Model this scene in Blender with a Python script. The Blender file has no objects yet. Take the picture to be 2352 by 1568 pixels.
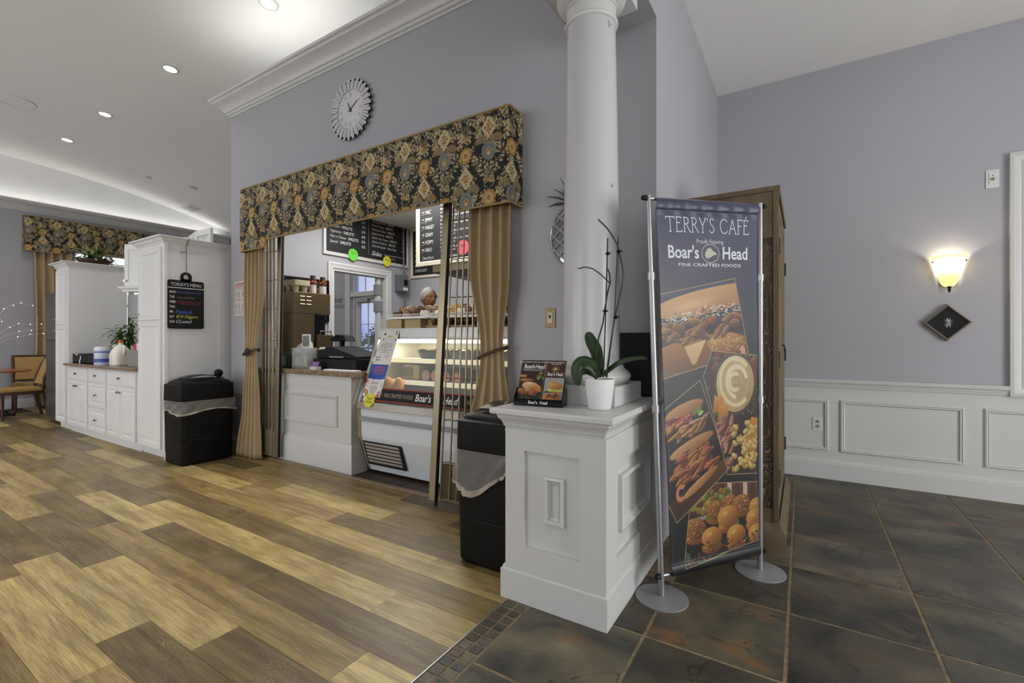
import bpy, bmesh, math, random
import numpy as np
from mathutils import Vector, Matrix

# ------------------------------------------------------------------ camera, world, lights, exposure
SC = bpy.context.scene
COL = SC.collection
THETA = math.atan2(669, 1065.2)
cam_d = bpy.data.cameras.new('camera')
cam_d.sensor_width = 36.0
cam_d.lens = 36.0 * 1065.2 / 2352.0
cam_d.shift_y = -5.0 / 2352.0
cam_d.clip_start = 0.05
cam_d.clip_end = 200
cam = bpy.data.objects.new('camera', cam_d)
cam.location = (0, 0, 1.22)
cam.rotation_euler = (math.pi / 2, 0, THETA)
COL.objects.link(cam)
SC.camera = cam
SC.view_settings.view_transform = 'Standard'
SC.view_settings.look = 'None'
SC.view_settings.gamma = 1.0
SC.view_settings.use_curve_mapping = False
SC.view_settings.exposure = 0.0

def s2l(c):
    c = c / 255.0
    return c / 12.92 if c <= 0.04045 else ((c + 0.055) / 1.055) ** 2.4
def rgb(r, g, b):
    return (s2l(r), s2l(g), s2l(b), 1.0)

# world: daylight sky with white clouds; glowing panes added behind the camera light the rooms
W = bpy.data.worlds.new('sky'); SC.world = W; W.use_nodes = True
nt = W.node_tree; nt.nodes.clear()
wo = nt.nodes.new('ShaderNodeOutputWorld'); bg = nt.nodes.new('ShaderNodeBackground')
tc = nt.nodes.new('ShaderNodeTexCoord'); nz = nt.nodes.new('ShaderNodeTexNoise'); rp = nt.nodes.new('ShaderNodeValToRGB')
nz.inputs['Scale'].default_value = 5.0; nz.inputs['Detail'].default_value = 6
rp.color_ramp.elements[0].position = 0.47; rp.color_ramp.elements[0].color = (0.19, 0.31, 0.84, 1)
rp.color_ramp.elements[1].position = 0.70; rp.color_ramp.elements[1].color = (0.86, 0.89, 0.96, 1)
nt.links.new(tc.outputs['Generated'], nz.inputs['Vector']); nt.links.new(nz.outputs['Fac'], rp.inputs['Fac'])
nt.links.new(rp.outputs['Color'], bg.inputs['Color']); bg.inputs['Strength'].default_value = 1.0
nt.links.new(bg.outputs['Background'], wo.inputs['Surface'])

def area_light(name, loc, rot, sx, sy, power, color=(1, 1, 1), spread=math.pi):
    d = bpy.data.lights.new(name, 'AREA'); d.shape = 'RECTANGLE'; d.size = sx; d.size_y = sy
    d.energy = power; d.color = color; d.spread = spread
    o = bpy.data.objects.new(name, d); o.location = loc; o.rotation_euler = rot; COL.objects.link(o)
    return o
def spot_light(name, loc, power, color, angle, blend=0.6, radius=0.05):
    d = bpy.data.lights.new(name, 'SPOT'); d.energy = power; d.color = color; d.spot_size = angle; d.spot_blend = blend
    d.shadow_soft_size = radius
    o = bpy.data.objects.new(name, d); o.location = loc; COL.objects.link(o); return o
def point_light(name, loc, power, color, radius=0.03):
    d = bpy.data.lights.new(name, 'POINT'); d.energy = power; d.color = color; d.shadow_soft_size = radius
    o = bpy.data.objects.new(name, d); o.location = loc; COL.objects.link(o); return o

# lamps of the place: cove strips above the crown mouldings and the kitchen's ceiling fixture
COVE = (1.0, 0.98, 0.94)
area_light('cove_light_main', (-4.35, 2.62, 3.86), (math.pi, 0, 0), 1.7, 0.05, 4, COVE)
area_light('cove_light_left', (-11.83, 1.2, 3.70), (math.pi, 0, 0), 0.05, 9.0, 11, COVE)
area_light('kitchen_light', (-3.3, 3.9, 2.86), (0, 0, 0), 2.6, 0.9, 90, (1.0, 0.99, 0.97))

# ------------------------------------------------------------------ materials
MATS = {}
def mat(name, col, rough=0.5, metal=0.0, bump=None, var=None, spec=0.5, alpha=1.0, trans=0.0, emit=None, ior=1.45, coat=0.0, scale3=None):
    """procedural principled material; col is sRGB 0-255; var=(scale, amount) mottles the colour; bump=(scale, strength)"""
    if name in MATS: return MATS[name]
    m = bpy.data.materials.new(name); m.use_nodes = True
    n = m.node_tree; b = n.nodes['Principled BSDF']
    c = rgb(*col)
    b.inputs['Base Color'].default_value = c; b.inputs['Roughness'].default_value = rough
    b.inputs['Metallic'].default_value = metal; b.inputs['Specular IOR Level'].default_value = spec
    b.inputs['Alpha'].default_value = alpha; b.inputs['Transmission Weight'].default_value = trans; b.inputs['IOR'].default_value = ior
    if coat: b.inputs['Coat Weight'].default_value = coat
    if emit:
        b.inputs['Emission Color'].default_value = rgb(*emit[0]); b.inputs['Emission Strength'].default_value = emit[1]
    vec = None
    if var or bump:
        t = n.nodes.new('ShaderNodeTexCoord'); vec = t.outputs['Object']
        if scale3:
            mp = n.nodes.new('ShaderNodeMapping'); mp.inputs['Scale'].default_value = scale3
            n.links.new(vec, mp.inputs['Vector']); vec = mp.outputs['Vector']
    if var:
        z = n.nodes.new('ShaderNodeTexNoise'); z.inputs['Scale'].default_value = var[0]; z.inputs['Detail'].default_value = 5
        n.links.new(vec, z.inputs['Vector'])
        r = n.nodes.new('ShaderNodeValToRGB')
        r.color_ramp.elements[0].position = 0.3; r.color_ramp.elements[1].position = 0.7
        k = var[1]
        c2 = var[2] if len(var) > 2 else None
        r.color_ramp.elements[0].color = tuple(min(1, x * (1 - k)) for x in c[:3]) + (1,) if not c2 else c
        r.color_ramp.elements[1].color = tuple(min(1, x * (1 + k)) for x in c[:3]) + (1,) if not c2 else rgb(*c2)
        n.links.new(z.outputs['Fac'], r.inputs['Fac']); n.links.new(r.outputs['Color'], b.inputs['Base Color'])
    if bump:
        z = n.nodes.new('ShaderNodeTexNoise'); z.inputs['Scale'].default_value = bump[0]; z.inputs['Detail'].default_value = 4
        n.links.new(vec, z.inputs['Vector'])
        bp = n.nodes.new('ShaderNodeBump'); bp.inputs['Strength'].default_value = bump[1]; bp.inputs['Distance'].default_value = 0.01
        n.links.new(z.outputs['Fac'], bp.inputs['Height']); n.links.new(bp.outputs['Normal'], b.inputs['Normal'])
    MATS[name] = m
    return m

def print_mat(name, rough=0.45, bump=None, coat=0.0):
    """flat print: colour comes from the mesh's colour attribute"""
    if name in MATS: return MATS[name]
    m = bpy.data.materials.new(name); m.use_nodes = True; n = m.node_tree; b = n.nodes['Principled BSDF']
    a = n.nodes.new('ShaderNodeAttribute'); a.attribute_name = 'Col'
    n.links.new(a.outputs['Color'], b.inputs['Base Color']); b.inputs['Roughness'].default_value = rough
    b.inputs['Coat Weight'].default_value = coat
    if bump:
        t = n.nodes.new('ShaderNodeTexCoord'); z = n.nodes.new('ShaderNodeTexNoise'); z.inputs['Scale'].default_value = bump[0]
        n.links.new(t.outputs['Object'], z.inputs['Vector']); bp = n.nodes.new('ShaderNodeBump')
        bp.inputs['Strength'].default_value = bump[1]; bp.inputs['Distance'].default_value = 0.005
        n.links.new(z.outputs['Fac'], bp.inputs['Height']); n.links.new(bp.outputs['Normal'], b.inputs['Normal'])
    MATS[name] = m
    return m

WALL = mat('lavender_grey_paint', (169, 168, 174), 0.55, bump=(220, 0.04))
WHITE = mat('white_trim_paint', (204, 204, 203), 0.35)
CEIL = mat('white_ceiling_paint', (236, 236, 234), 0.8)
CABW = mat('white_cabinet_paint', (226, 226, 226), 0.32)
BLACK = mat('black_plastic', (12, 12, 13), 0.45, spec=0.22)
BLACKM = mat('black_matte', (14, 14, 16), 0.7)
CHROME = mat('chrome', (205, 205, 205), 0.16, 1.0)
STEEL = mat('brushed_steel', (176, 176, 174), 0.33, 1.0, bump=(60, 0.05), scale3=(1, 1, 30))
ALU = mat('satin_aluminium', (168, 170, 174), 0.38, 0.85)
GLASS = mat('clear_glass', (250, 252, 252), 0.02, trans=1.0, ior=1.02, spec=0.6)
THINGLASS = mat('clear_pane', (240, 246, 246), 0.02, alpha=0.10, spec=0.8)
GRANITE = mat('brown_granite', (134, 112, 88), 0.22, var=(38, 0.42))
GREEN = mat('leaf_green', (62, 88, 34), 0.42, var=(9, 0.35))
DGREEN = mat('dark_leaf_green', (36, 56, 22), 0.35, var=(6, 0.3))
PAPER = mat('white_paper', (228, 228, 226), 0.6)
WTEXT = mat('white_lettering', (232, 232, 232), 0.6)
BTEXT = mat('black_lettering', (25, 25, 28), 0.6)
GOLD = mat('gold_print', (190, 168, 104), 0.45)

# ------------------------------------------------------------------ mesh helpers
class MB:
    def __init__(s): s.v = []; s.f = []; s.m = []
    def add(s, vs, fs, mi=0):
        o = len(s.v); s.v += [tuple(p) for p in vs]; s.f += [tuple(i + o for i in q) for q in fs]; s.m += [mi] * len(fs); return s
    def box(s, x0, x1, y0, y1, z0, z1, mi=0):
        v = [(x0, y0, z0), (x1, y0, z0), (x1, y1, z0), (x0, y1, z0), (x0, y0, z1), (x1, y0, z1), (x1, y1, z1), (x0, y1, z1)]
        f = [(0, 3, 2, 1), (4, 5, 6, 7), (0, 1, 5, 4), (1, 2, 6, 5), (2, 3, 7, 6), (3, 0, 4, 7)]
        return s.add(v, f, mi)
    def hexa(s, b, t, mi=0):
        """b, t: four bottom and four top corners (counter-clockwise from above)"""
        return s.add(list(b) + list(t), [(0, 3, 2, 1), (4, 5, 6, 7), (0, 1, 5, 4), (1, 2, 6, 5), (2, 3, 7, 6), (3, 0, 4, 7)], mi)
    def prism(s, poly, fn, a, b, mi=0):
        """poly: 2-D outline; fn(p, q, t) -> 3-D point; extruded from t=a to t=b"""
        n = len(poly); v = [fn(p, q, a) for p, q in poly] + [fn(p, q, b) for p, q in poly]
        f = [tuple(range(n - 1, -1, -1)), tuple(range(n, 2 * n))] + [(i, (i + 1) % n, n + (i + 1) % n, n + i) for i in range(n)]
        return s.add(v, f, mi)
    def profile(s, prof, path, mi=0, closed=False, caps=True):
        """sweep a 2-D profile (out, up) along a horizontal path of (x, y, nx, ny) where n is the outward direction"""
        k = len(prof); n = len(path); v = []
        for (x, y, nx, ny, z) in path:
            for (o, u) in prof: v.append((x + nx * o, y + ny * o, z + u))
        f = []
        for i in range(n if closed else n - 1):
            j = (i + 1) % n
            for q in range(k - 1): f.append((i * k + q, j * k + q, j * k + q + 1, i * k + q + 1))
        if caps and not closed: f += [tuple(range(k)), tuple(range((n - 1) * k + k - 1, (n - 1) * k - 1, -1))]
        return s.add(v, f, mi)
    def tube(s, pts, r, seg=8, mi=0, caps=True):
        pts = [Vector(p) for p in pts]; n = len(pts)
        rs = r if isinstance(r, (list, tuple)) else [r] * n
        v = []; up = None
        for i, p in enumerate(pts):
            d = (pts[min(i + 1, n - 1)] - pts[max(i - 1, 0)])
            if d.length < 1e-9: d = Vector((0, 0, 1))
            d.normalize()
            if up is None: up = Vector((0, 0, 1)) if abs(d.z) < 0.9 else Vector((1, 0, 0))
            a = d.cross(up) if i == 0 else (pa - d * pa.dot(d))
            if a.length < 1e-6: a = d.cross(Vector((0, 1, 0.3)))
            a.normalize(); pa = a; b = d.cross(a).normalized()
            for k in range(seg):
                t = 2 * math.pi * k / seg
                v.append(p + a * math.cos(t) * rs[i] + b * math.sin(t) * rs[i])
        f = []
        for i in range(n - 1):
            for k in range(seg):
                k2 = (k + 1) % seg
                f.append((i * seg + k, i * seg + k2, (i + 1) * seg + k2, (i + 1) * seg + k))
        if caps: f += [tuple(range(seg - 1, -1, -1)), tuple(range((n - 1) * seg, n * seg))]
        return s.add(v, f, mi)
    def lathe(s, prof, c=(0, 0, 0), seg=24, mi=0, axis='z', sx=1, sy=1, caps=True):
        v = []; n = len(prof)
        for (r, z) in prof:
            for k in range(seg):
                t = 2 * math.pi * k / seg; x = r * math.cos(t) * sx; y = r * math.sin(t) * sy
                if axis == 'z': p = (c[0] + x, c[1] + y, c[2] + z)
                elif axis == 'y': p = (c[0] + x, c[1] + z, c[2] + y)
                else: p = (c[0] + z, c[1] + x, c[2] + y)
                v.append(p)
        f = []
        for i in range(n - 1):
            for k in range(seg):
                k2 = (k + 1) % seg; f.append((i * seg + k, i * seg + k2, (i + 1) * seg + k2, (i + 1) * seg + k))
        if caps: f += [tuple(range(seg - 1, -1, -1)), tuple(range((n - 1) * seg, n * seg))]
        return s.add(v, f, mi)
    def ball(s, c, r, seg=12, rings=8, mi=0, sc=(1, 1, 1)):
        prof = [(r * math.sin(math.pi * i / rings), -r * math.cos(math.pi * i / rings)) for i in range(1, rings)]
        v = [(c[0], c[1], c[2] - r * sc[2])]
        for (q, z) in prof:
            for k in range(seg):
                t = 2 * math.pi * k / seg; v.append((c[0] + q * math.cos(t) * sc[0], c[1] + q * math.sin(t) * sc[1], c[2] + z * sc[2]))
        v.append((c[0], c[1], c[2] + r * sc[2])); f = []
        for k in range(seg): f.append((0, 1 + (k + 1) % seg, 1 + k))
        for i in range(rings - 2):
            for k in range(seg):
                a = 1 + i * seg; k2 = (k + 1) % seg; f.append((a + k, a + k2, a + seg + k2, a + seg + k))
        a = 1 + (rings - 2) * seg
        for k in range(seg): f.append((a + k, a + (k + 1) % seg, len(v) - 1))
        return s.add(v, f, mi)
    def text(s, txt, fr, x, y, size, mi=0, align='LEFT', bold=0.0, shear=0.0, xs=1.0, d=0.0, space=1.0, maxw=None):
        """lettering on a frame fr(x, y, d); x, y = baseline point in metres"""
        vs, fs, w = glyphs(txt, bold, shear, space)
        k = size; kx = size * xs
        if maxw and w * kx > maxw: kx = maxw / w
        ox = {'LEFT': 0, 'CENTER': -w * kx / 2, 'RIGHT': -w * kx}[align]
        return s.add([fr(x + ox + p[0] * kx, y + p[1] * k, d) for p in vs], fs, mi)
    def build(s, name, mats, parent=None, smooth=None, bevel=0.0, seg=2, local=False, kind=None, matrix=None, nrm=True):
        off = Vector((0, 0, 0))
        if parent is not None and not local: off = wloc(parent)
        me = bpy.data.meshes.new(name)
        vs = [(p[0] - off.x, p[1] - off.y, p[2] - off.z) for p in s.v]
        me.from_pydata(vs, [], s.f)
        ml = mats if isinstance(mats, (list, tuple)) else [mats]
        for m in ml: me.materials.append(m)
        if len(ml) > 1: me.polygons.foreach_set('material_index', s.m)
        if bevel or nrm:
            bm = bmesh.new(); bm.from_mesh(me)
            if nrm: bmesh.ops.recalc_face_normals(bm, faces=bm.faces)
            if bevel:
                es = [e for e in bm.edges if len(e.link_faces) == 2 and e.calc_face_angle(0) > 0.5]
                bmesh.ops.bevel(bm, geom=es, offset=bevel, segments=seg, profile=0.6, affect='EDGES', clamp_overlap=True)
            bm.to_mesh(me); bm.free()
        if smooth is not None:
            me.polygons.foreach_set('use_smooth', [True] * len(me.polygons))
            me.set_sharp_from_angle(angle=math.radians(smooth))
        me.update()
        o = bpy.data.objects.new(name, me); COL.objects.link(o)
        if parent is not None: o.parent = parent
        if kind: o['kind'] = kind
        return o

def wloc(o):
    p = Vector((0, 0, 0))
    while o is not None: p = p + o.location; o = o.parent
    return p
def thing(name, label, cat, loc=(0, 0, 0), group=None, rotz=0.0):
    o = bpy.data.objects.new(name, None); COL.objects.link(o); o.empty_display_size = 0.1
    o.location = loc; o.rotation_euler = (0, 0, rotz)
    return tag(o, label, cat, group)
def tag(o, label, cat, group=None):
    o['label'] = label; o['category'] = cat
    if group: o['group'] = group
    return o
def struct(o):
    o['kind'] = 'structure'; return o
def recenter(o):
    """move a one-mesh thing's origin to the bottom centre of its box"""
    co = np.empty(len(o.data.vertices) * 3); o.data.vertices.foreach_get('co', co); co = co.reshape(-1, 3)
    c = Vector(((co[:, 0].min() + co[:, 0].max()) / 2, (co[:, 1].min() + co[:, 1].max()) / 2, co[:, 2].min()))
    o.data.transform(Matrix.Translation(-c)); o.location = o.location + c
    return o
def copy_tree(o, parent=None):
    c = o.copy(); COL.objects.link(c); c.parent = parent
    for ch in list(o.children): copy_tree(ch, c)
    return c

_GL = {}
def glyphs(txt, bold=0.0, shear=0.0, space=1.0):
    key = (txt, bold, shear, space)
    if key in _GL: return _GL[key]
    cu = bpy.data.curves.new('t', 'FONT'); cu.body = txt; cu.size = 1.0; cu.resolution_u = 3; cu.offset = bold; cu.shear = shear
    cu.space_character = space; cu.fill_mode = 'FRONT'
    o = bpy.data.objects.new('t', cu); COL.objects.link(o)
    dg = bpy.context.evaluated_depsgraph_get(); me = bpy.data.meshes.new_from_object(o.evaluated_get(dg))
    vs = [(v.co.x, v.co.y) for v in me.vertices]; fs = [tuple(p.vertices) for p in me.polygons]
    bpy.data.objects.remove(o); bpy.data.curves.remove(cu); bpy.data.meshes.remove(me)
    w = max([v[0] for v in vs]) if vs else 0
    _GL[key] = (vs, fs, w)
    return _GL[key]

def frame(o, r, u):
    """o + x*r + y*u + d*(r x u)"""
    o = Vector(o); r = Vector(r).normalized(); u = Vector(u).normalized(); n = r.cross(u)
    return lambda x, y, d=0.0: tuple(o + r * x + u * y + n * d)
def FY(x, y, z): return frame((x, y, z), (1, 0, 0), (0, 0, 1))      # faces -Y (towards the camera)
def FX(x, y, z): return frame((x, y, z), (0, 1, 0), (0, 0, 1))      # faces +X
def fbox(mb, fr, x0, x1, y0, y1, d0, d1, mi=0):
    b = [fr(x0, y0, d0), fr(x1, y0, d0), fr(x1, y1, d0), fr(x0, y1, d0)]; t = [fr(x0, y0, d1), fr(x1, y0, d1), fr(x1, y1, d1), fr(x0, y1, d1)]
    return mb.hexa(b, t, mi)
def fprism(mb, fr, poly, d0, d1, mi=0):
    return mb.prism(poly, lambda p, q, t: fr(p, q, t), d0, d1, mi)
def moulding(mb, fr, x0, x1, y0, y1, w, prof, mi=0):
    """mitred picture-frame moulding: prof = [(inward 0..w, depth)]"""
    vs = []; k = len(prof)
    for (sx, sy) in ((0, 0), (1, 0), (1, 1), (0, 1)):
        for (i, d) in prof:
            vs.append(fr((x0 + i) if sx == 0 else (x1 - i), (y0 + i) if sy == 0 else (y1 - i), d))
    fs = []
    for c in range(4):
        e = (c + 1) % 4
        for q in range(k - 1): fs.append((c * k + q, e * k + q, e * k + q + 1, c * k + q + 1))
    return mb.add(vs, fs, mi)
def rrect(x0, x1, y0, y1, r, n=5):
    p = []
    for cx, cy, a in ((x1 - r, y0 + r, -90), (x1 - r, y1 - r, 0), (x0 + r, y1 - r, 90), (x0 + r, y0 + r, 180)):
        for i in range(n + 1):
            t = math.radians(a + 90 * i / n); p.append((cx + r * math.cos(t), cy + r * math.sin(t)))
    return p

_s, _c = math.sin(THETA), math.cos(THETA)
def AT(u, v, Y=None, X=None, Z=None):
    """point of the room seen at photo pixel (u, v) on the plane Y=, X= or Z="""
    a = (u - 1176) / 1065.2; b = (779 - v) / 1065.2
    x, y, z = -_s + a * _c, _c + a * _s, b
    t = Y / y if Y is not None else (X / x if X is not None else (Z - 1.22) / z)
    return (x * t, y * t, 1.22 + z * t)
# ------------------------------------------------------------------ the building
YW, YR, XS, XLW, YB = 2.68, 4.92, -0.71, -11.8, 5.9      # front of the servery wall, right wall, its end face, far wall, rear of the hall
XC, XK, YK = -5.335, -5.2, 5.25                            # corner of the servery block, kitchen side wall, kitchen back wall
OX0, OX1, OZ = -4.88, -1.72, 2.30                          # servery opening
ZC, ZV = 3.6, 3.06                                         # vestibule ceiling, underside of the beam
def vault(y): return 4.5 - 0.0203 * abs(y - 1.0) ** 2.2

# floor: base slab, wood planks, slate tiles and a mosaic strip between them
FLOORB = mat('floor_grout', (58, 50, 40), 0.8)
fl = MB().box(-12.2, 4.2, -4.2, 7.2, -0.12, -0.004).build('floor', FLOORB); struct(fl)

def wood_floor_mat():
    m = bpy.data.materials.new('plank_wood'); m.use_nodes = True; n = m.node_tree; b = n.nodes['Principled BSDF']; L = n.links.new
    oi = n.nodes.new('ShaderNodeObjectInfo'); t = n.nodes.new('ShaderNodeTexCoord')
    off = n.nodes.new('ShaderNodeVectorMath'); off.operation = 'MULTIPLY_ADD'
    off.inputs[1].default_value = (1, 1, 1)
    cmb = n.nodes.new('ShaderNodeCombineXYZ'); mul = n.nodes.new('ShaderNodeMath'); mul.operation = 'MULTIPLY'; mul.inputs[1].default_value = 37.0
    L(oi.outputs['Random'], mul.inputs[0]); L(mul.outputs[0], cmb.inputs['X']); L(mul.outputs[0], cmb.inputs['Z'])
    L(t.outputs['Object'], off.inputs[0]); L(cmb.outputs[0], off.inputs[2])
    def noise(sc, scale, det, dist=0.0):
        mp = n.nodes.new('ShaderNodeMapping'); mp.inputs['Scale'].default_value = sc; L(off.outputs[0], mp.inputs['Vector'])
        z = n.nodes.new('ShaderNodeTexNoise'); z.inputs['Scale'].default_value = scale; z.inputs['Detail'].default_value = det; z.inputs['Distortion'].default_value = dist
        L(mp.outputs[0], z.inputs['Vector']); return z
    big = noise((0.55, 7.0, 1), 3.0, 6, 0.5); fine = noise((1.4, 46, 1), 5.0, 7, 0.8); patch = noise((1, 1.6, 1), 4.5, 3)
    def ramp(src, p0, c0, p1, c1):
        r = n.nodes.new('ShaderNodeValToRGB'); e = r.color_ramp.elements
        e[0].position = p0; e[0].color = c0 + (1,); e[1].position = p1; e[1].color = c1 + (1,); L(src.outputs['Fac'], r.inputs['Fac']); return r
    r1 = ramp(big, 0.32, (0.66, 0.63, 0.58), 0.64, (1.18, 1.17, 1.14)); r2 = ramp(fine, 0.38, (0.70, 0.68, 0.66), 0.6, (1.12, 1.12, 1.12))
    r3 = ramp(patch, 0.3, (0.88, 0.84, 0.78), 0.7, (1.1, 1.12, 1.14))
    def mx(a, bb):
        x = n.nodes.new('ShaderNodeMix'); x.data_type = 'RGBA'; x.blend_type = 'MULTIPLY'; x.inputs['Factor'].default_value = 1.0
        L(a, x.inputs['A']); L(bb, x.inputs['B']); return x.outputs['Result']
    c = mx(mx(mx(oi.outputs['Color'], r1.outputs['Color']), r2.outputs['Color']), r3.outputs['Color'])
    # pale cerused pores, arranged in wavy rings
    mp = n.nodes.new('ShaderNodeMapping'); mp.inputs['Scale'].default_value = (1.3, 9, 1); L(off.outputs[0], mp.inputs['Vector'])
    wv = n.nodes.new('ShaderNodeTexNoise'); wv.inputs['Scale'].default_value = 2.2; wv.inputs['Detail'].default_value = 1.5; wv.inputs['Distortion'].default_value = 2.5
    L(mp.outputs[0], wv.inputs['Vector'])
    fr = n.nodes.new('ShaderNodeMath'); fr.operation = 'MULTIPLY'; fr.inputs[1].default_value = 26.0; L(wv.outputs['Fac'], fr.inputs[0])
    fc = n.nodes.new('ShaderNodeMath'); fc.operation = 'FRACT'; L(fr.outputs[0], fc.inputs[0])
    lt = n.nodes.new('ShaderNodeMath'); lt.operation = 'LESS_THAN'; lt.inputs[1].default_value = 0.14; L(fc.outputs[0], lt.inputs[0])
    msk = noise((1.2, 2.2, 1), 2.6, 2); mr = n.nodes.new('ShaderNodeMapRange'); mr.inputs['From Min'].default_value = 0.50; mr.inputs['From Max'].default_value = 0.60
    L(msk.outputs['Fac'], mr.inputs['Value']); m2 = n.nodes.new('ShaderNodeMath'); m2.operation = 'MULTIPLY'; L(lt.outputs[0], m2.inputs[0]); L(mr.outputs[0], m2.inputs[1])
    m3 = n.nodes.new('ShaderNodeMath'); m3.operation = 'MULTIPLY'; m3.inputs[1].default_value = 0.45; L(m2.outputs[0], m3.inputs[0])
    x = n.nodes.new('ShaderNodeMix'); x.data_type = 'RGBA'; L(m3.outputs[0], x.inputs['Factor']); L(c, x.inputs['A']); x.inputs['B'].default_value = rgb(206, 192, 158)
    L(x.outputs['Result'], b.inputs['Base Color'])
    b.inputs['Roughness'].default_value = 0.42
    bp = n.nodes.new('ShaderNodeBump'); bp.inputs['Strength'].default_value = 0.12; bp.inputs['Distance'].default_value = 0.004
    L(fine.outputs['Fac'], bp.inputs['Height']); L(bp.outputs['Normal'], b.inputs['Normal'])
    return m
PLANK = wood_floor_mat()
TONE = {'L': (184, 164, 110), 'l': (170, 149, 98), 'M': (147, 126, 79), 'm': (134, 113, 69), 'D': (114, 96, 60), 'd': (101, 84, 51)}
PW, PL, Y0 = 0.184, 1.226, 0.87
ROWS = {-2: (-2.206, 'mLl'), -1: (-2.40, 'DLD'), 0: (-2.03, 'lDLD'), 1: (-1.44, 'lDMML'), 2: (-2.34, 'mLDD'), 3: (-1.65, 'mDLLl'),
        4: (-2.11, 'MDDm'), 5: (-1.72, 'MMll'), 6: (-1.49, 'mLMDm'), 7: (-2.425, 'DmLm'), 8: (-1.97, 'dMmd'), 9: (-2.6, 'mMMd'), 10: (-1.9, 'DmMD')}
random.seed(11)
def plank(x0, x1, k, tone):
    y0 = Y0 + PW * k
    g = 0.0012
    o = MB().box(0, x1 - x0 - g, 0, PW - g, -0.004, 0).build('plank', PLANK, fl, local=True, nrm=False)
    o.location = (x0, y0, 0)
    c = TONE[tone]; j = random.uniform(0.92, 1.08)
    o.color = tuple(min(1, s2l(a) * j) for a in c) + (1,)
FARP = MB()
for k in range(-9, 29):
    xr = -1.178 if k < 6 else -1.3
    if k in ROWS: j0, pat = ROWS[k]
    else: j0, pat = random.uniform(-2.4, -1.2), ''
    far = -12.0
    if k > 9: xr = -5.3
    js = []; x = j0
    while x > far: js.append(x); x -= PL
    edges = [xr] + [q for q in js if q < xr - 0.02]
    for i, q in enumerate(edges[:-1]):
        ch = pat[-1 - i] if i < len(pat) else random.choice('LlMMmmDDd')
        if -6 <= k <= 10: plank(edges[i + 1], q, k, ch)
        else: FARP.box(edges[i + 1], q - 0.0012, Y0 + PW * k, Y0 + PW * (k + 1) - 0.0012, -0.004, 0)
q = FARP.build('far_planks', PLANK, fl, nrm=False); q['kind'] = 'stuff'; q.color = tuple(s2l(a) for a in TONE['M']) + (1,)
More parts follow.
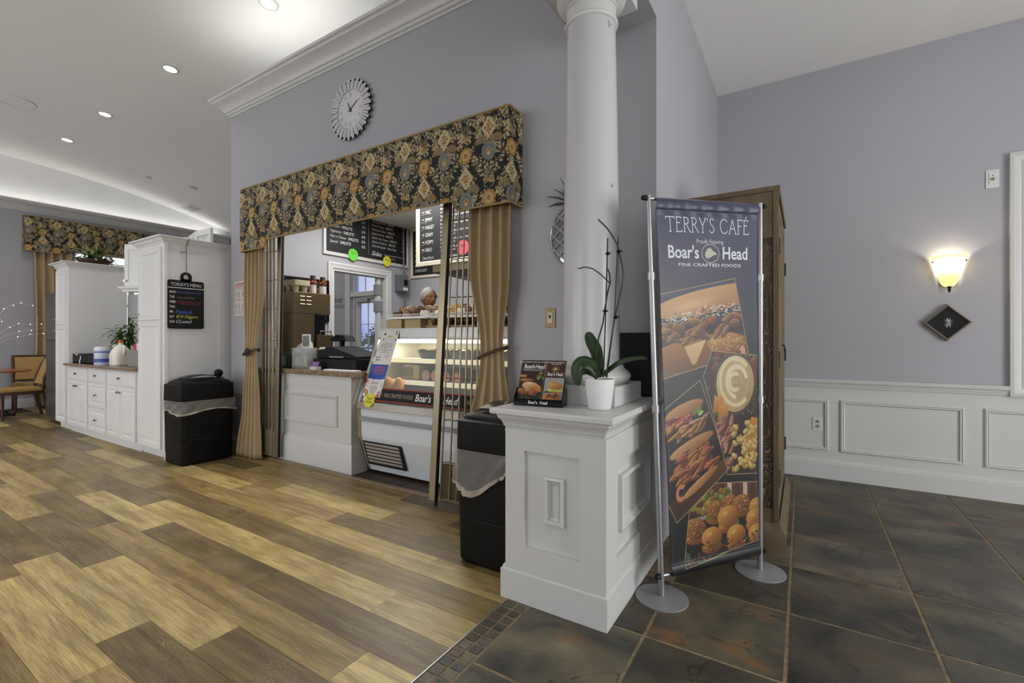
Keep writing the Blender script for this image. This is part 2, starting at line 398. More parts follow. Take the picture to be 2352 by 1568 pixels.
def slate_mat():
    m = bpy.data.materials.new('slate'); m.use_nodes = True; n = m.node_tree; b = n.nodes['Principled BSDF']; L = n.links.new
    oi = n.nodes.new('ShaderNodeObjectInfo'); t = n.nodes.new('ShaderNodeTexCoord'); cm = n.nodes.new('ShaderNodeCombineXYZ')
    mu = n.nodes.new('ShaderNodeMath'); mu.operation = 'MULTIPLY'; mu.inputs[1].default_value = 53; L(oi.outputs['Random'], mu.inputs[0])
    L(mu.outputs[0], cm.inputs['X']); L(mu.outputs[0], cm.inputs['Y'])
    ad = n.nodes.new('ShaderNodeVectorMath'); L(t.outputs['Object'], ad.inputs[0]); L(cm.outputs[0], ad.inputs[1])
    mp = n.nodes.new('ShaderNodeMapping'); mp.inputs['Scale'].default_value = (1.0, 1.25, 1); mp.inputs['Rotation'].default_value = (0, 0, 0.5); L(ad.outputs[0], mp.inputs['Vector'])
    def nz(s, d, dist): 
        z = n.nodes.new('ShaderNodeTexNoise'); z.inputs['Scale'].default_value = s; z.inputs['Detail'].default_value = d; z.inputs['Distortion'].default_value = dist
        L(mp.outputs[0], z.inputs['Vector']); return z
    a = nz(2.6, 9, 0.7); c = nz(5.0, 10, 0.5); e = nz(26, 8, 0.3)
    r = n.nodes.new('ShaderNodeValToRGB'); el = r.color_ramp.elements
    el[0].position = 0.30; el[0].color = rgb(44, 44, 43); el[1].position = 0.72; el[1].color = rgb(124, 113, 94)
    q = el.new(0.45); q.color = rgb(74, 71, 64); q = el.new(0.58); q.color = rgb(96, 90, 74)
    L(a.outputs['Fac'], r.inputs['Fac'])
    rr = n.nodes.new('ShaderNodeMapRange'); rr.inputs['From Min'].default_value = 0.55; rr.inputs['From Max'].default_value = 0.70; L(c.outputs['Fac'], rr.inputs['Value'])
    rm = n.nodes.new('ShaderNodeMath'); rm.operation = 'MULTIPLY'; L(rr.outputs[0], rm.inputs[0])
    sp = n.nodes.new('ShaderNodeSeparateColor'); L(oi.outputs['Color'], sp.inputs[0]); L(sp.outputs['Red'], rm.inputs[1])
    x = n.nodes.new('ShaderNodeMix'); x.data_type = 'RGBA'; L(rm.outputs[0], x.inputs['Factor']); L(r.outputs['Color'], x.inputs['A']); x.inputs['B'].default_value = rgb(120, 84, 52)
    y = n.nodes.new('ShaderNodeMix'); y.data_type = 'RGBA'; y.blend_type = 'MULTIPLY'; y.inputs['Factor'].default_value = 1
    g = n.nodes.new('ShaderNodeCombineColor'); L(sp.outputs['Green'], g.inputs[0]); L(sp.outputs['Green'], g.inputs[1]); L(sp.outputs['Blue'], g.inputs[2])
    L(x.outputs['Result'], y.inputs['A']); L(g.outputs[0], y.inputs['B']); L(y.outputs['Result'], b.inputs['Base Color'])
    # thin dark cleft lines
    k1 = nz(2.1, 5, 1.0); s1 = n.nodes.new('ShaderNodeMath'); s1.operation = 'SUBTRACT'; s1.inputs[1].default_value = 0.5; L(k1.outputs['Fac'], s1.inputs[0])
    s2 = n.nodes.new('ShaderNodeMath'); s2.operation = 'ABSOLUTE'; L(s1.outputs[0], s2.inputs[0]); s3 = n.nodes.new('ShaderNodeMapRange'); s3.inputs['From Min'].default_value = 0.0015; s3.inputs['From Max'].default_value = 0.006
    s3.inputs['To Min'].default_value = 0.35; L(s2.outputs[0], s3.inputs['Value'])
    k2 = nz(3.4, 2, 0.0); s4 = n.nodes.new('ShaderNodeMapRange'); s4.inputs['From Min'].default_value = 0.5; s4.inputs['From Max'].default_value = 0.56; L(k2.outputs['Fac'], s4.inputs['Value'])
    s5 = n.nodes.new('ShaderNodeMath'); s5.operation = 'MAXIMUM'; L(s3.outputs[0], s5.inputs[0]); L(s4.outputs[0], s5.inputs[1])
    y2 = n.nodes.new('ShaderNodeMix'); y2.data_type = 'RGBA'; y2.blend_type = 'MULTIPLY'; y2.inputs['Factor'].default_value = 1; L(y.outputs['Result'], y2.inputs['A']); L(s5.outputs[0], y2.inputs['B']); L(y2.outputs['Result'], b.inputs['Base Color'])
    b.inputs['Roughness'].default_value = 0.46
    bs = n.nodes.new('ShaderNodeMath'); bs.operation = 'MULTIPLY_ADD'; bs.inputs[1].default_value = 0.35; L(e.outputs['Fac'], bs.inputs[0]); L(c.outputs['Fac'], bs.inputs[2])
    bp = n.nodes.new('ShaderNodeBump'); bp.inputs['Strength'].default_value = 0.55; bp.inputs['Distance'].default_value = 0.018
    L(bs.outputs[0], bp.inputs['Height']); L(bp.outputs['Normal'], b.inputs['Normal'])
    return m
SLATE = slate_mat()
GROUT = mat('tile_grout', (134, 118, 92), 0.85, var=(30, 0.3))
MB().box(-1.175, 4.2, -4.2, YR, -0.1, -0.0028).build('grout_bed', GROUT, fl)
random.seed(5)
def slate_tile(x0, x1, y0, y1, name='slate_tile', z=0.0):
    g = 0.0045 if name == 'slate_tile' else 0.0025
    w, h = x1 - x0 - 2 * g, y1 - y0 - 2 * g
    v = [(0, 0, 0), (w, 0, 0), (w, h, 0), (0, h, 0)]
    e = 0.003
    o = MB().hexa([(p[0], p[1], -0.03) for p in v], [(e, e, 0), (w - e, e, 0), (w - e, h - e, 0), (e, h - e, 0)]).build(name, SLATE, fl, local=True, nrm=False)
    o.location = (x0 + g, y0 + g, z + random.uniform(-0.0008, 0.0008))
    gr = random.uniform(0.55, 1.15); o.color = (random.choice((0, 0, 0.35, 0.6, 0.95)), gr, gr * random.uniform(0.9, 1.02), 1)
    return o
gx = [-1.062, -0.556, -0.055, 0.443, 0.942, 1.44, 1.94, 2.44, 2.94]
gy = [-0.59, -0.09, 0.41, 0.91, 1.408, 1.908, 2.408, 2.912, 3.414, 3.912, 4.402, 4.905]
for i in range(len(gx) - 1):
    for j in range(len(gy) - 1):
        if gx[i] < -0.6 and gy[j] > 1.95: continue
        slate_tile(gx[i], gx[i + 1], gy[j], gy[j + 1])
ms = 0.0555
yy = 0.5
random.seed(9)
while yy < 1.93:
    for cx in (-1.174, -1.174 + ms):
        n = random.choice((1, 1, 1, 1, 2))
        slate_tile(cx, cx + ms, yy, min(yy + ms, 1.93), 'mosaic_tile')
    yy += ms
MB().box(-1.181, -1.176, 0.3, 1.86, -0.004, 0.0015).build('metal_edge_strip', ALU, fl)

# servery wall with its opening (front face at YW), and the block's end and side faces
w = MB()
def wallq(mb, x0, x1, z0, z1, y0=YW, y1=YW + 0.12): mb.box(x0, x1, y0, y1, z0, z1)
wallq(w, XC, OX0, 0, 3.72); wallq(w, OX0, OX1, OZ, 3.72); wallq(w, OX1, XS, 0, 3.72)
struct(w.build('wall_main', WALL))
w = MB().box(XS - 0.14, XS, YW + 0.12, YR, 0, ZC); struct(w.build('wall_side', WALL))
w = MB().box(XC, XK, YW + 0.12, 3.88, 0, 3.72).box(XC, XK, 4.80, YB, 0, 3.72).box(XC, XK, 3.88, 4.80, 2.14, 3.72)
struct(w.build('wall_kitchen_side', WALL))
w = MB().box(XK, XS - 0.14, YK, YK + 0.1, 0, 3.0); struct(w.build('wall_kitchen_back', WALL))
w = MB().box(XC, XS, YW + 0.12, YB, 3.62, 3.72); w.box(XK, XS - .14, YW + .12, YK, 2.92, 2.98); struct(w.build('ceiling_kitchen', CEIL))
w = MB().box(-1.18, XS, -3.9, YW, ZV, 4.6).box(-1.18, XS, YW, YB, 3.72, 4.6); struct(w.build('wall_beam', WALL))
w = MB().box(XS, 4.2, YR, YR + 0.12, 0, 0.80).box(XS, 1.40, YR, YR + 0.12, 0.80, ZC).box(1.40, 2.5, YR, YR + .12, 2.52, ZC).box(2.5, 4.2, YR, YR + .12, .8, ZC)
struct(w.build('wall_right', WALL))
w = MB().box(XS, 4.35, -4.05, YR + 0.12, ZC, ZC + 0.1); struct(w.build('ceiling_vestibule', CEIL))
# far wall with a window; the white lunette above its cornice stands a little back
w = MB(); XA = XLW
w.box(XA - 0.2, XA, -4.0, 3.0, 0, 3.66).box(XA - 0.2, XA, 4.9, YB, 0, 3.66).box(XA - 0.2, XA, 3.0, 4.9, 0, 0.9).box(XA - 0.2, XA, 3.0, 4.9, 2.95, 3.66)
struct(w.build('wall_left', WALL))
w = MB(); ys = [-3.9 + 9.8 * i / 40 for i in range(41)]
w.v = [(XA - 0.14, y, 3.5) for y in ys] + [(XA - 0.14, y, vault(y) + 0.02) for y in ys]
w.f = [(i, i + 1, 42 + i, 41 + i) for i in range(40)]; w.m = [0] * 40
struct(w.build('wall_lunette', CEIL))
w = MB(); N = 64; ys = [-3.9 + 9.8 * i / N for i in range(N + 1)]
for x in (XA - 0.14, -1.18): w.v += [(x, y, vault(y)) for y in ys]
for x in (XA - 0.14, -1.18): w.v += [(x, y, vault(y) + 0.1) for y in ys]
n1 = N + 1
w.f = [(i, i + 1, n1 + i + 1, n1 + i) for i in range(N)] + [(2 * n1 + i, 3 * n1 + i, 3 * n1 + i + 1, 2 * n1 + i + 1) for i in range(N)]; w.m = [0] * len(w.f)
struct(w.build('ceiling', CEIL, smooth=40, nrm=False))
w = MB().box(XA - 0.3, -7.44, YB, YB + 0.1, 0, 4.0).box(-7.44, -6.30, YB, YB + 0.1, 2.62, 3.9).box(-6.30, XC, YB, YB + 0.1, 0, 3.9).box(XC, -1.18, YB, YB + 0.1, 3.6, 4.0)
struct(w.build('wall_back', WALL))

# crown mouldings that hide the cove lamps
CROWN = [(0, -0.02), (0.012, -0.02), (0.012, 0.0), (0.03, 0.004), (0.036, 0.022), (0.05, 0.026), (0.056, 0.045), (0.075, 0.07), (0.105, 0.092), (0.14, 0.106), (0.146, 0.125), (0.165, 0.13), (0.165, 0.155), (0, 0.155)]
w = MB(); z = 3.67
w.profile(CROWN, [(XC, YB, -1, 0, z), (XC, YW, -1, -1, z), (-1.18, YW, 0, -1, z)])
struct(w.build('trim_crown_main', WHITE, smooth=30))
w = MB(); z = 3.53
w.profile(CROWN, [(XA, -3.9, 1, 0, z), (XA, YB - .05, 1, 0, z)])
struct(w.build('trim_crown_left', WHITE, smooth=30))

# right wall: wainscot of panels under a chair rail, baseboard
RAIL = [(0, 0), (0.008, 0), (0.012, 0.008), (0.008, 0.014), (0.014, 0.02), (0.016, 0.034), (0.026, 0.044), (0.03, 0.058), (0.03, 0.068), (0.022, 0.074), (0, 0.074)]
BASE = [(0, 0), (0.018, 0), (0.018, 0.132), (0.014, 0.138), (0.014, 0.15), (0.008, 0.158), (0.006, 0.168), (0, 0.168)]
WAINS = MB().box(XS, 4.2, YR - 0.006, YR, 0, 0.80).build('trim_wainscot', WHITE); struct(WAINS)
struct(MB().profile(RAIL, [(XS, YR - .006, 0, -1, 0.797), (1.305, YR - .006, 0, -1, 0.797)]).build('trim_chair_rail', WHITE, smooth=25))
struct(MB().profile(BASE, [(XS, YR - .006, 0, -1, 0), (4.2, YR - .006, 0, -1, 0)]).build('baseboard_right', WHITE, smooth=25))
PANEL = [(0, 0), (0.004, 0.012), (0.012, 0.016), (0.02, 0.010), (0.026, 0.014), (0.032, 0.004), (0.036, 0)]
for (x0, x1) in ((-0.55, 0.19), (0.268, 1.06), (1.168, 1.96)):
    f = FY(0, YR - 0.006, 0); m = MB(); moulding(m, f, x0, x1, 0.243, 0.693, 0.036, PANEL)
    m.build('panel_moulding', WHITE, WAINS, smooth=20)
# window at the right edge
f = FY(0, YR, 0)
wd = struct(MB().box(1.40, 2.5, YR + 0.04, YR + 0.06, 0.8, 2.52).build('window_2', mat('window_frost', (235, 240, 245), 0.3, emit=((235, 242, 255), 0.6))))
CASING = [(0, 0), (0, 0.03), (0.02, 0.034), (0.03, 0.026), (0.05, 0.022), (0.062, 0.016), (0.075, 0.02), (0.09, 0.012), (0.1, 0.012), (0.1, 0)]
m = MB(); moulding(m, f, 1.303, 2.6, 0.792, 2.606, 0.1, CASING); m.build('window_casing', WHITE, wd, smooth=20)

# far wall's window: bright panes with muntins behind the hutch
wd = struct(MB().box(XA - 0.1, XA - 0.08, 3.0, 4.9, 0.9, 2.95).build('window_1', mat('window_daylight', (245, 248, 255), 0.3, emit=((240, 246, 255), 1.6))))
m = MB()
f = FX(XA - 0.06, 0, 0)
for y0, y1 in ((3.0, 3.08), (3.9, 4.0), (4.82, 4.9)): fbox(m, f, y0, y1, 0.9, 2.95, 0, 0.05)
for z0, z1 in ((0.9, 0.98), (2.87, 2.95), (1.88, 1.94)): fbox(m, f, 3.0, 4.9, z0, z1, 0, 0.05)
m.build('window_sash', WHITE, wd)
m = MB()
for y in (3.36, 3.63, 4.27, 4.54): fbox(m, f, y, y + 0.02, 0.9, 2.95, 0, 0.02)
for z in (1.2, 1.5, 2.2, 2.5, 2.72): fbox(m, f, 3.0, 4.9, z, z + 0.02, 0, 0.02)
m.build('muntin_grid', WHITE, wd)
m = MB(); moulding(m, FX(XA, 0, 0), 2.9, 5.0, 0.8, 3.05, 0.1, CASING); m.build('window_casing', WHITE, wd, smooth=20)
struct(MB().profile(BASE, [(XA, -3.9, 1, 0, 0), (XA, YB, 1, 0, 0)]).build('baseboard_left', WHITE, smooth=25))
struct(MB().profile(BASE, [(XC, YW, 0, -1, 0), (OX0, YW, 0, -1, 0)]).build('baseboard_main', WHITE, smooth=25))

# kitchen doorway casing and the lobby beyond it with a glazed outside door
d1 = MB(); f = FX(XK, 0, 0)
CAS2 = [(0, 0), (0, 0.024), (0.02, 0.03), (0.035, 0.022), (0.06, 0.016), (0.07, 0.02), (0.085, 0.008), (0.085, 0)]
k = len(CAS2); vs = []
for (sx, top) in ((0, 0), (0, 1), (1, 1), (1, 0)):
    for (i, dd) in CAS2: vs.append(f((3.80 + i) if sx == 0 else (4.885 - i), 0 if not top else 2.228 - i, dd))
d1.add(vs, [(c * k + q, (c + 1) * k + q, (c + 1) * k + q + 1, c * k + q + 1) for c in range(3) for q in range(k - 1)])
d1.box(XC - .01, XK + .006, 3.8805, 3.90, 0, 2.12).box(XC - .01, XK + .006, 4.78, 4.7995, 0, 2.12).box(XC - .01, XK + .006, 3.8805, 4.7995, 2.12, 2.1395)
dr = struct(d1.build('trim_doorway', WHITE, smooth=20))
# glazed outside door with a transom in the hall's rear wall, seen through the doorway
f = FY(0, YB, 0); dd = MB()
for (x0, x1, z0, z1, d0, d1) in ((-7.50, -7.36, 0, 2.7, -0.1, 0.03), (-6.36, -6.24, 0, 2.7, -0.1, 0.03), (-7.50, -6.24, 2.58, 2.7, -0.1, 0.03), (-7.36, -6.36, 2.03, 2.12, -0.1, 0.02), (-7.30, -7.26, 0, 2.6, -0.1, 0.0)):
    fbox(dd, f, x0, x1, z0, z1, d0, d1)
fd = struct(dd.build('trim_outside_door', WHITE, bevel=0.006))
m = MB()
for (x0, x1, z0, z1) in ((-7.26, -7.13, 0.02, 2.02), (-6.49, -6.37, 0.02, 2.02), (-7.13, -6.49, 1.90, 2.02), (-7.13, -6.49, 0.02, 0.24)): fbox(m, f, x0, x1, z0, z1, -0.06, -0.02)
dr = struct(m.build('door_1', WHITE, bevel=0.004))
m = MB()
for x in (-6.92, -6.71): fbox(m, f, x, x + 0.012, 0.24, 1.90, -0.045, -0.03)
for z in (0.66, 1.08, 1.5): fbox(m, f, -7.13, -6.49, z, z + 0.012, -0.045, -0.03)
m.build('muntin_grid', WHITE, dr)
m = MB(); fbox(m, f, -7.13, -6.49, 0.24, 1.9, -0.042, -0.038); m.build('pane', THINGLASS, dr)
m = MB(); fbox(m, f, -7.20, -6.85, 1.92, 1.99, -0.02, 0.04); m.tube([f(-6.9, 1.96, 0.03), f(-6.6, 2.0, 0.06), f(-6.5, 2.04, 0.02)], 0.008); m.build('door_closer', ALU, dr, bevel=0.003)
m = MB(); m.tube([f(-7.2, 1.06, -0.02), f(-7.2, 1.06, 0.05), f(-6.45, 1.06, 0.05), f(-6.45, 1.06, -0.02)], 0.014); m.build('push_bar', ALU, dr, smooth=40)
m = MB(); fbox(m, f, -7.26, -6.36, 2.12, 2.58, -0.042, -0.038); m.build('transom_pane', THINGLASS, fd)
m = MB()
for x in (-7.0, -6.72): fbox(m, f, x, x + 0.012, 2.12, 2.58, -0.05, -0.03)
m.build('transom_muntins', WHITE, fd)
m = MB(); f2 = FY(0, YB - 0.003, 0)
p = AT(758, 697, Y=YB); q = AT(757, 708, Y=YB)
m.text('Love', f2, p[0] - 0.02, p[2] - 0.0, 0.20, shear=0.35, bold=-0.008)
m.text('WHAT YOU DO', f2, AT(795, 708, Y=YB)[0], q[2] - 0.005, 0.088, align='RIGHT')
m.build('wall_lettering', BTEXT, bpy.data.objects['wall_back'])
# front of the hall and vestibule, behind the camera, with unseen tall windows added as glowing panes to light the rooms
GLOW = mat('added_glow_pane', (255, 253, 248), 0.3, emit=((250, 252, 255), 4.6))
YFR = -3.9
GLOW2 = mat('entrance_added_glow', (255, 253, 248), 0.3, emit=((250, 252, 255), 2.2))
wx = [(-10.8, -8.6), (-7.9, -5.7), (-5.0, -2.8), (0.2, 3.2)]
w = MB(); prev = -12.0
for (a, b) in wx + [(4.2, 4.2)]:
    w.box(prev, a, YFR - 0.15, YFR, 0, 4.6); prev = b
    if a != b: w.box(a, b, YFR - 0.15, YFR, 0, 0.5).box(a, b, YFR - 0.15, YFR, 3.0, 4.6)
struct(w.build('wall_front', WALL))
for i, (a, b) in enumerate(wx):
    q = struct(MB().box(a, b, YFR - 0.1, YFR - 0.08, 0.5, 3.0).build('window_%d' % (4 + i), GLOW if i < 3 else GLOW2))  # added pane, never in view, glows to light the room from the front
    m = MB()
    for k in range(4): x = a + (b - a) * k / 3; m.box(x - 0.03, x + 0.03, YFR - 0.08, YFR - 0.02, 0.5, 3.0)
    for z in (0.5, 1.3, 2.1, 2.96): m.box(a, b, YFR - 0.08, YFR - 0.02, z, z + 0.05)
    m.build('window_sash', WHITE, q)
w = MB().box(4.2, 4.35, -3.9, 0.4, 0, ZC).box(4.2, 4.35, 3.0, YR, 0, ZC).box(4.2, 4.35, 0.4, 3.0, 0, 0.3).box(4.2, 4.35, 0.4, 3.0, 2.7, ZC); struct(w.build('wall_entrance', WALL))
q = struct(MB().box(4.28, 4.30, 0.4, 3.0, 0.3, 2.7).build('window_8', mat('east_daylight', (255, 253, 248), 0.3, emit=((252, 252, 252), 8.6)))); m = MB()
for y in (0.4, 1.27, 2.13, 3.0): m.box(4.22, 4.28, y - 0.03, y + 0.03, 0.6, 2.7)
m.build('window_sash', WHITE, q)
# ground and trees outside that door
g = MB().box(-40, 10, YB + 0.2, 60, -0.3, -0.15).build('ground_outside', mat('lawn', (120, 130, 96), 0.9, var=(0.6, 0.2))); struct(g)
# ------------------------------------------------------------------ white cabinet hutch at the left
DOORP = [(0, 0), (0, 0.02), (0.052, 0.02), (0.060, 0.012), (0.070, 0.012), (0.098, 0.019)]
def panel_door(fr, x0, x1, y0, y1, name, parent, flat=False, sc=1.0):
    m = MB(); pr = [(i * sc, d) for i, d in DOORP] if not flat else [(0, 0), (0, 0.017), (0.004, 0.02)]
    moulding(m, fr, x0, x1, y0, y1, 0.1, pr); i, d = pr[-1]
    m.add([fr(x0 + i, y0 + i, d), fr(x1 - i, y0 + i, d), fr(x1 - i, y1 - i, d), fr(x0 + i, y1 - i, d)], [(0, 1, 2, 3)])
    return m.build(name, CABW, parent, smooth=15)
def knob(fr, x, y, parent, d=0.02):
    c = fr(x, y, d); e = fr(x, y, d + 0.012); g = fr(x, y, d + 0.03)
    m = MB().tube([c, e], 0.006, 8); m.tube([e, g], [0.016, 0.013], 6)
    return m.build('knob', CHROME, parent)
CABCROWN = [(0, 0), (0.01, 0.0), (0.012, 0.012), (0.03, 0.022), (0.042, 0.042), (0.07, 0.052), (0.072, 0.064), (0, 0.064)]
YF, YBK = 2.10, 2.74
def tall_cabinet(x0, x1, label, zsplit, zt=2.20, knobs=()):
    t = thing('tall_cabinet', label, 'cabinet', ((x0 + x1) / 2, (YF + YBK) / 2, 0), 'white hutch cabinets')
    m = MB().box(x0, x1, YF, YBK, 0.085, zt); m.build('body', CABW, t, bevel=0.002)
    fr = FY(0, YF, 0)
    d = panel_door(fr, x0 + 0.045, x1 - 0.045, zsplit + 0.006, zt - 0.04, 'upper_door', t); knob(fr, x0 + 0.075, zsplit + 0.07, d)
    d = panel_door(fr, x0 + 0.045, x1 - 0.045, 0.10, zsplit - 0.006, 'lower_door', t); knob(fr, x0 + 0.075, zsplit - 0.08, d)
    m = MB().profile(CABCROWN, [(x0, YBK, -1, 0, zt), (x0, YF, -1, -1, zt), (x1, YF, 1, -1, zt), (x1, YBK, 1, 0, zt)]); m.box(x0, x1, YF, YBK, zt, zt + 0.06)
    m.build('crown', CABW, t, smooth=25)
    MB().box(x0 + 0.0, x1, YF + 0.045, YBK, 0, 0.085).build('toe_kick', CABW, t)
    return t
TR = tall_cabinet(-6.09, -5.465, 'tall white cabinet whose side carries the black menu board', 1.415)
m = MB().box(-5.467, -5.459, 2.12, 2.135, 0.085, 2.2).box(-5.467, -5.457, 2.615, 2.74, 0.085, 2.2); m.build('side_stile', CABW, TR)
m = MB().box(-5.47, -5.44, 2.115, 2.70, 0.0, 0.085).box(-5.47, -5.455, 2.10, 2.2, 0, 0.02); m.build('base_trim', CABW, TR)
TL = tall_cabinet(-8.83, -8.34, 'tall white cabinet with a fern basket on top', 1.415)
bc = thing('base_cabinet', 'low white cabinet with drawers between the two tall cabinets', 'cabinet', (-7.2, 2.4, 0), 'white hutch cabinets')
MB().box(-8.335, -6.095, YF, YBK, 0.085, 0.872).build('body', CABW, bc)
MB().box(-8.335, -6.095, YF + 0.045, YBK, 0, 0.085).build('toe_kick', CABW, bc)
MB().box(-8.335, -6.095, YF + 0.03, YF + 0.045, 0, 0.018).build('shoe_moulding', CABW, bc)
fr = FY(0, YF, 0)
cols = [(-8.31, -7.57), (-7.53, -6.97), (-6.93, -6.13)]
for i, (a, b) in enumerate(cols):
    d = panel_door(fr, a, b, 0.70, 0.855, 'drawer', bc, flat=True); knob(fr, (a + b) / 2, 0.777, d)
    if i == 1:
        for (z0, z1) in ((0.40, 0.685), (0.10, 0.385)):
            d = panel_door(fr, a, b, z0, z1, 'drawer', bc, sc=0.75); knob(fr, (a + b) / 2, (z0 + z1) / 2, d)
    else:
        mid = (a + b) / 2
        d = panel_door(fr, a, mid - 0.002, 0.10, 0.685, 'door', bc, sc=0.8); knob(fr, mid - 0.035, 0.62, d)
        d = panel_door(fr, mid + 0.002, b, 0.10, 0.685, 'door', bc, sc=0.8); knob(fr, mid + 0.035, 0.62, d)
m = MB().box(-8.336, -6.094, 2.045, 2.74, 0.8725, 0.905)
tag(recenter(m.build('countertop', GRANITE, bevel=0.006)), 'brown granite countertop on the low white cabinet', 'countertop')
m = MB().box(-8.335, -6.095, 2.742, 2.757, 0.0, 1.86)
tag(recenter(m.build('splashback', mat('grey_splashback', (168, 168, 170), 0.5))), 'grey splashback panel behind the granite hutch counter', 'splashback')
uc = thing('upper_cabinet', 'short white upper cabinet tucked behind the tall cabinet', 'cabinet', (-6.6, 2.55, 1.83))
A, B = (-7.02, 2.28), (-6.17, 2.63); ln = math.hypot(B[0] - A[0], B[1] - A[1])
fr = frame((A[0], A[1], 0), (B[0] - A[0], B[1] - A[1], 0), (0, 0, 1))
m = MB().prism([A, B, (-6.17, 2.73), (-7.02, 2.73)], lambda p, q, t: (p, q, t), 1.86, 2.38); m.build('body', CABW, uc)
d = panel_door(fr, 0.02, 0.48, 1.87, 2.36, 'door', uc); knob(fr, 0.05, 1.93, d)
m = MB(); fbox(m, fr, 0.0, ln, 2.10, 2.13, 0, 0.006); m.build('rail', CABW, uc)
m = MB().profile([(0, 0.06), (0.05, 0.06), (0.05, 0.045), (0.02, 0.02), (0.015, 0.0), (0, 0)], [(A[0], 2.685, -1, 0, 1.80), (A[0], A[1], -1, -1, 1.80), (B[0], B[1], 0.4, -0.9, 1.80)]); m.build('light_rail', CABW, uc)

# tall folding screen standing behind the hutch
fs = thing('folding_screen', 'tall white panelled folding screen rising behind the hutch', 'screen', (-7.3, 3.3, 0))
pts = [(-8.3, 3.10), (-7.86, 3.34), (-7.36, 3.22), (-6.92, 3.22)]
for (a, b) in zip(pts[:-1], pts[1:]):
    fr = frame((a[0], a[1], 0), (b[0] - a[0], b[1] - a[1], 0), (0, 0, 1)); l = math.hypot(b[0] - a[0], b[1] - a[1])
    m = MB(); fbox(m, fr, 0, 0.05, 0, 2.76, -0.02, 0.02); fbox(m, fr, l - 0.05, l, 0, 2.76, -0.02, 0.02); fbox(m, fr, 0.05, l - 0.05, 2.68, 2.76, -0.02, 0.02); fbox(m, fr, 0.05, l - 0.05, 0, 0.12, -0.02, 0.02)
    p = m.build('frame', CABW, fs, bevel=0.003)
    m = MB(); fbox(m, fr, 0.05, l - 0.05, 0.12, 2.68, -0.006, 0.0); m.build('panel', CABW, fs)
    m = MB(); fbox(m, fr, l * 0.4, l * 0.4 + 0.03, 0.12, 2.68, 0, 0.008); m.build('slat', CABW, fs)

# black menu board hanging on the tall cabinet's side by a cord
mb = thing('menu_board', 'black hanging menu board listing the week, on the tall cabinet side', 'menu board', (-5.44, 2.26, 1.3))
XM = -5.444
def QX(u, v, X=XM): p = AT(u, v, X=X); return (p[1], p[2])
fr = FX(XM, 0, 0)
tl = QX(386, 643); br = QX(467, 761); tr = QX(470, 650)
y0, y1 = QX(385, 700)[0], QX(468, 700)[0]; z0, z1 = QX(384, 754)[1], QX(388, 641)[1]
yc = (y0 + y1) / 2; wv = y1 - y0
bd = MB(); fprism(bd, fr, rrect(y0, y1, z0, z1, 0.022), -0.008, 0.004)
bd.build('board', BLACKM, mb, smooth=30)
hd = MB(); R0, R1, hc = 0.052, 0.027, z1 + 0.036
n = 28; vs = []
for i in range(n):
    t = 2 * math.pi * i / n
    for (r, d) in ((R0, -0.008), (R0, 0.004), (R1, 0.004), (R1, -0.008)): vs.append(fr(yc + r * math.cos(t), hc + r * math.sin(t), d))
hd.add(vs, [(4 * i + q, 4 * ((i + 1) % n) + q, 4 * ((i + 1) % n) + (q + 1) % 4, 4 * i + (q + 1) % 4) for i in range(n) for q in range(4)])
fbox(hd, fr, yc - 0.05, yc + 0.05, z1 - 0.005, z1 + 0.014, -0.008, 0.004)
hd.build('handle_ring', BLACKM, mb, smooth=30)
m = MB(); fbox(m, fr, y0, y1, z1 - 0.083, z1 - 0.076, 0.004, 0.0046)
m.text("TODAY'S MENU", fr, yc, z1 - 0.058, 0.044, align='CENTER', d=0.0048, maxw=wv * 0.84)
m.build('heading', WTEXT, mb)
zz = [z1 - 0.135 - i * 0.0505 for i in range(7)]
for s, z in zip(('MON', 'TUE', 'WED', 'THU', 'FRI', 'SAT', 'SUN'), zz): MB().text(s, fr, y0 + 0.014, z, 0.034, d=0.0048, bold=0.012, xs=0.72).build('day_name', WTEXT, mb)
ch = {'blue': mat('blue_chalk', (92, 122, 214), 0.7), 'olive': mat('olive_chalk', (150, 150, 84), 0.7), 'red': mat('red_chalk', (176, 56, 82), 0.7), 'yel': mat('yellow_chalk', (214, 224, 92), 0.7)}
for (s, i, c, sz, dx, dy) in (('Chicken Parm over Ziti', 0, 'blue', 0.024, 0.075, 0.004), ('Soup of the Day', 1, 'olive', 0.024, 0.08, 0.0), ('Chicken Cutlet on a Roll', 2, 'red', 0.024, 0.075, 0.006), ('w/ lettuce tomato & mayo', 2, 'red', 0.018, 0.10, -0.012), ('Potluck', 4, 'blue', 0.05, 0.065, -0.006), ('$10 Diggers', 5, 'yel', 0.042, 0.07, 0.0)):
    m = MB(); m.text(s, fr, y0 + dx, zz[i] + dy, sz, d=0.0048, shear=0.3, maxw=wv * 0.7); m.build('handwriting', ch[c], mb)
m = MB(); m.text('CLosed', fr, y0 + 0.068, zz[6] - 0.002, 0.046, d=0.0048, shear=0.3, maxw=wv * 0.5); m.build('handwriting', WTEXT, mb)
m = MB(); top = (XM + 0.05, yc - 0.004, 2.27)
m.tube([fr(yc, hc + R1 - 0.005, 0.006), fr(yc, hc + R1 + 0.02, 0.008), (XM + 0.012, yc - 0.003, 2.19), top, (XM - 0.06, yc, 2.262)], 0.0035, 6)
m.tube([(XM + 0.012, yc + 0.004, 2.19), (XM + 0.055, yc + 0.012, 2.262), (XM - 0.06, yc + 0.014, 2.262)], 0.003, 6)
m.build('cord', mat('cord_grey', (120, 112, 98), 0.8), mb, smooth=60)
m = MB().tube([(-5.455, yc - 0.045, 2.12), (-5.435, yc - 0.01, 2.125), (-5.43, yc, 2.13)], 0.006, 6); m.build('hook', ALU, mb, smooth=60)

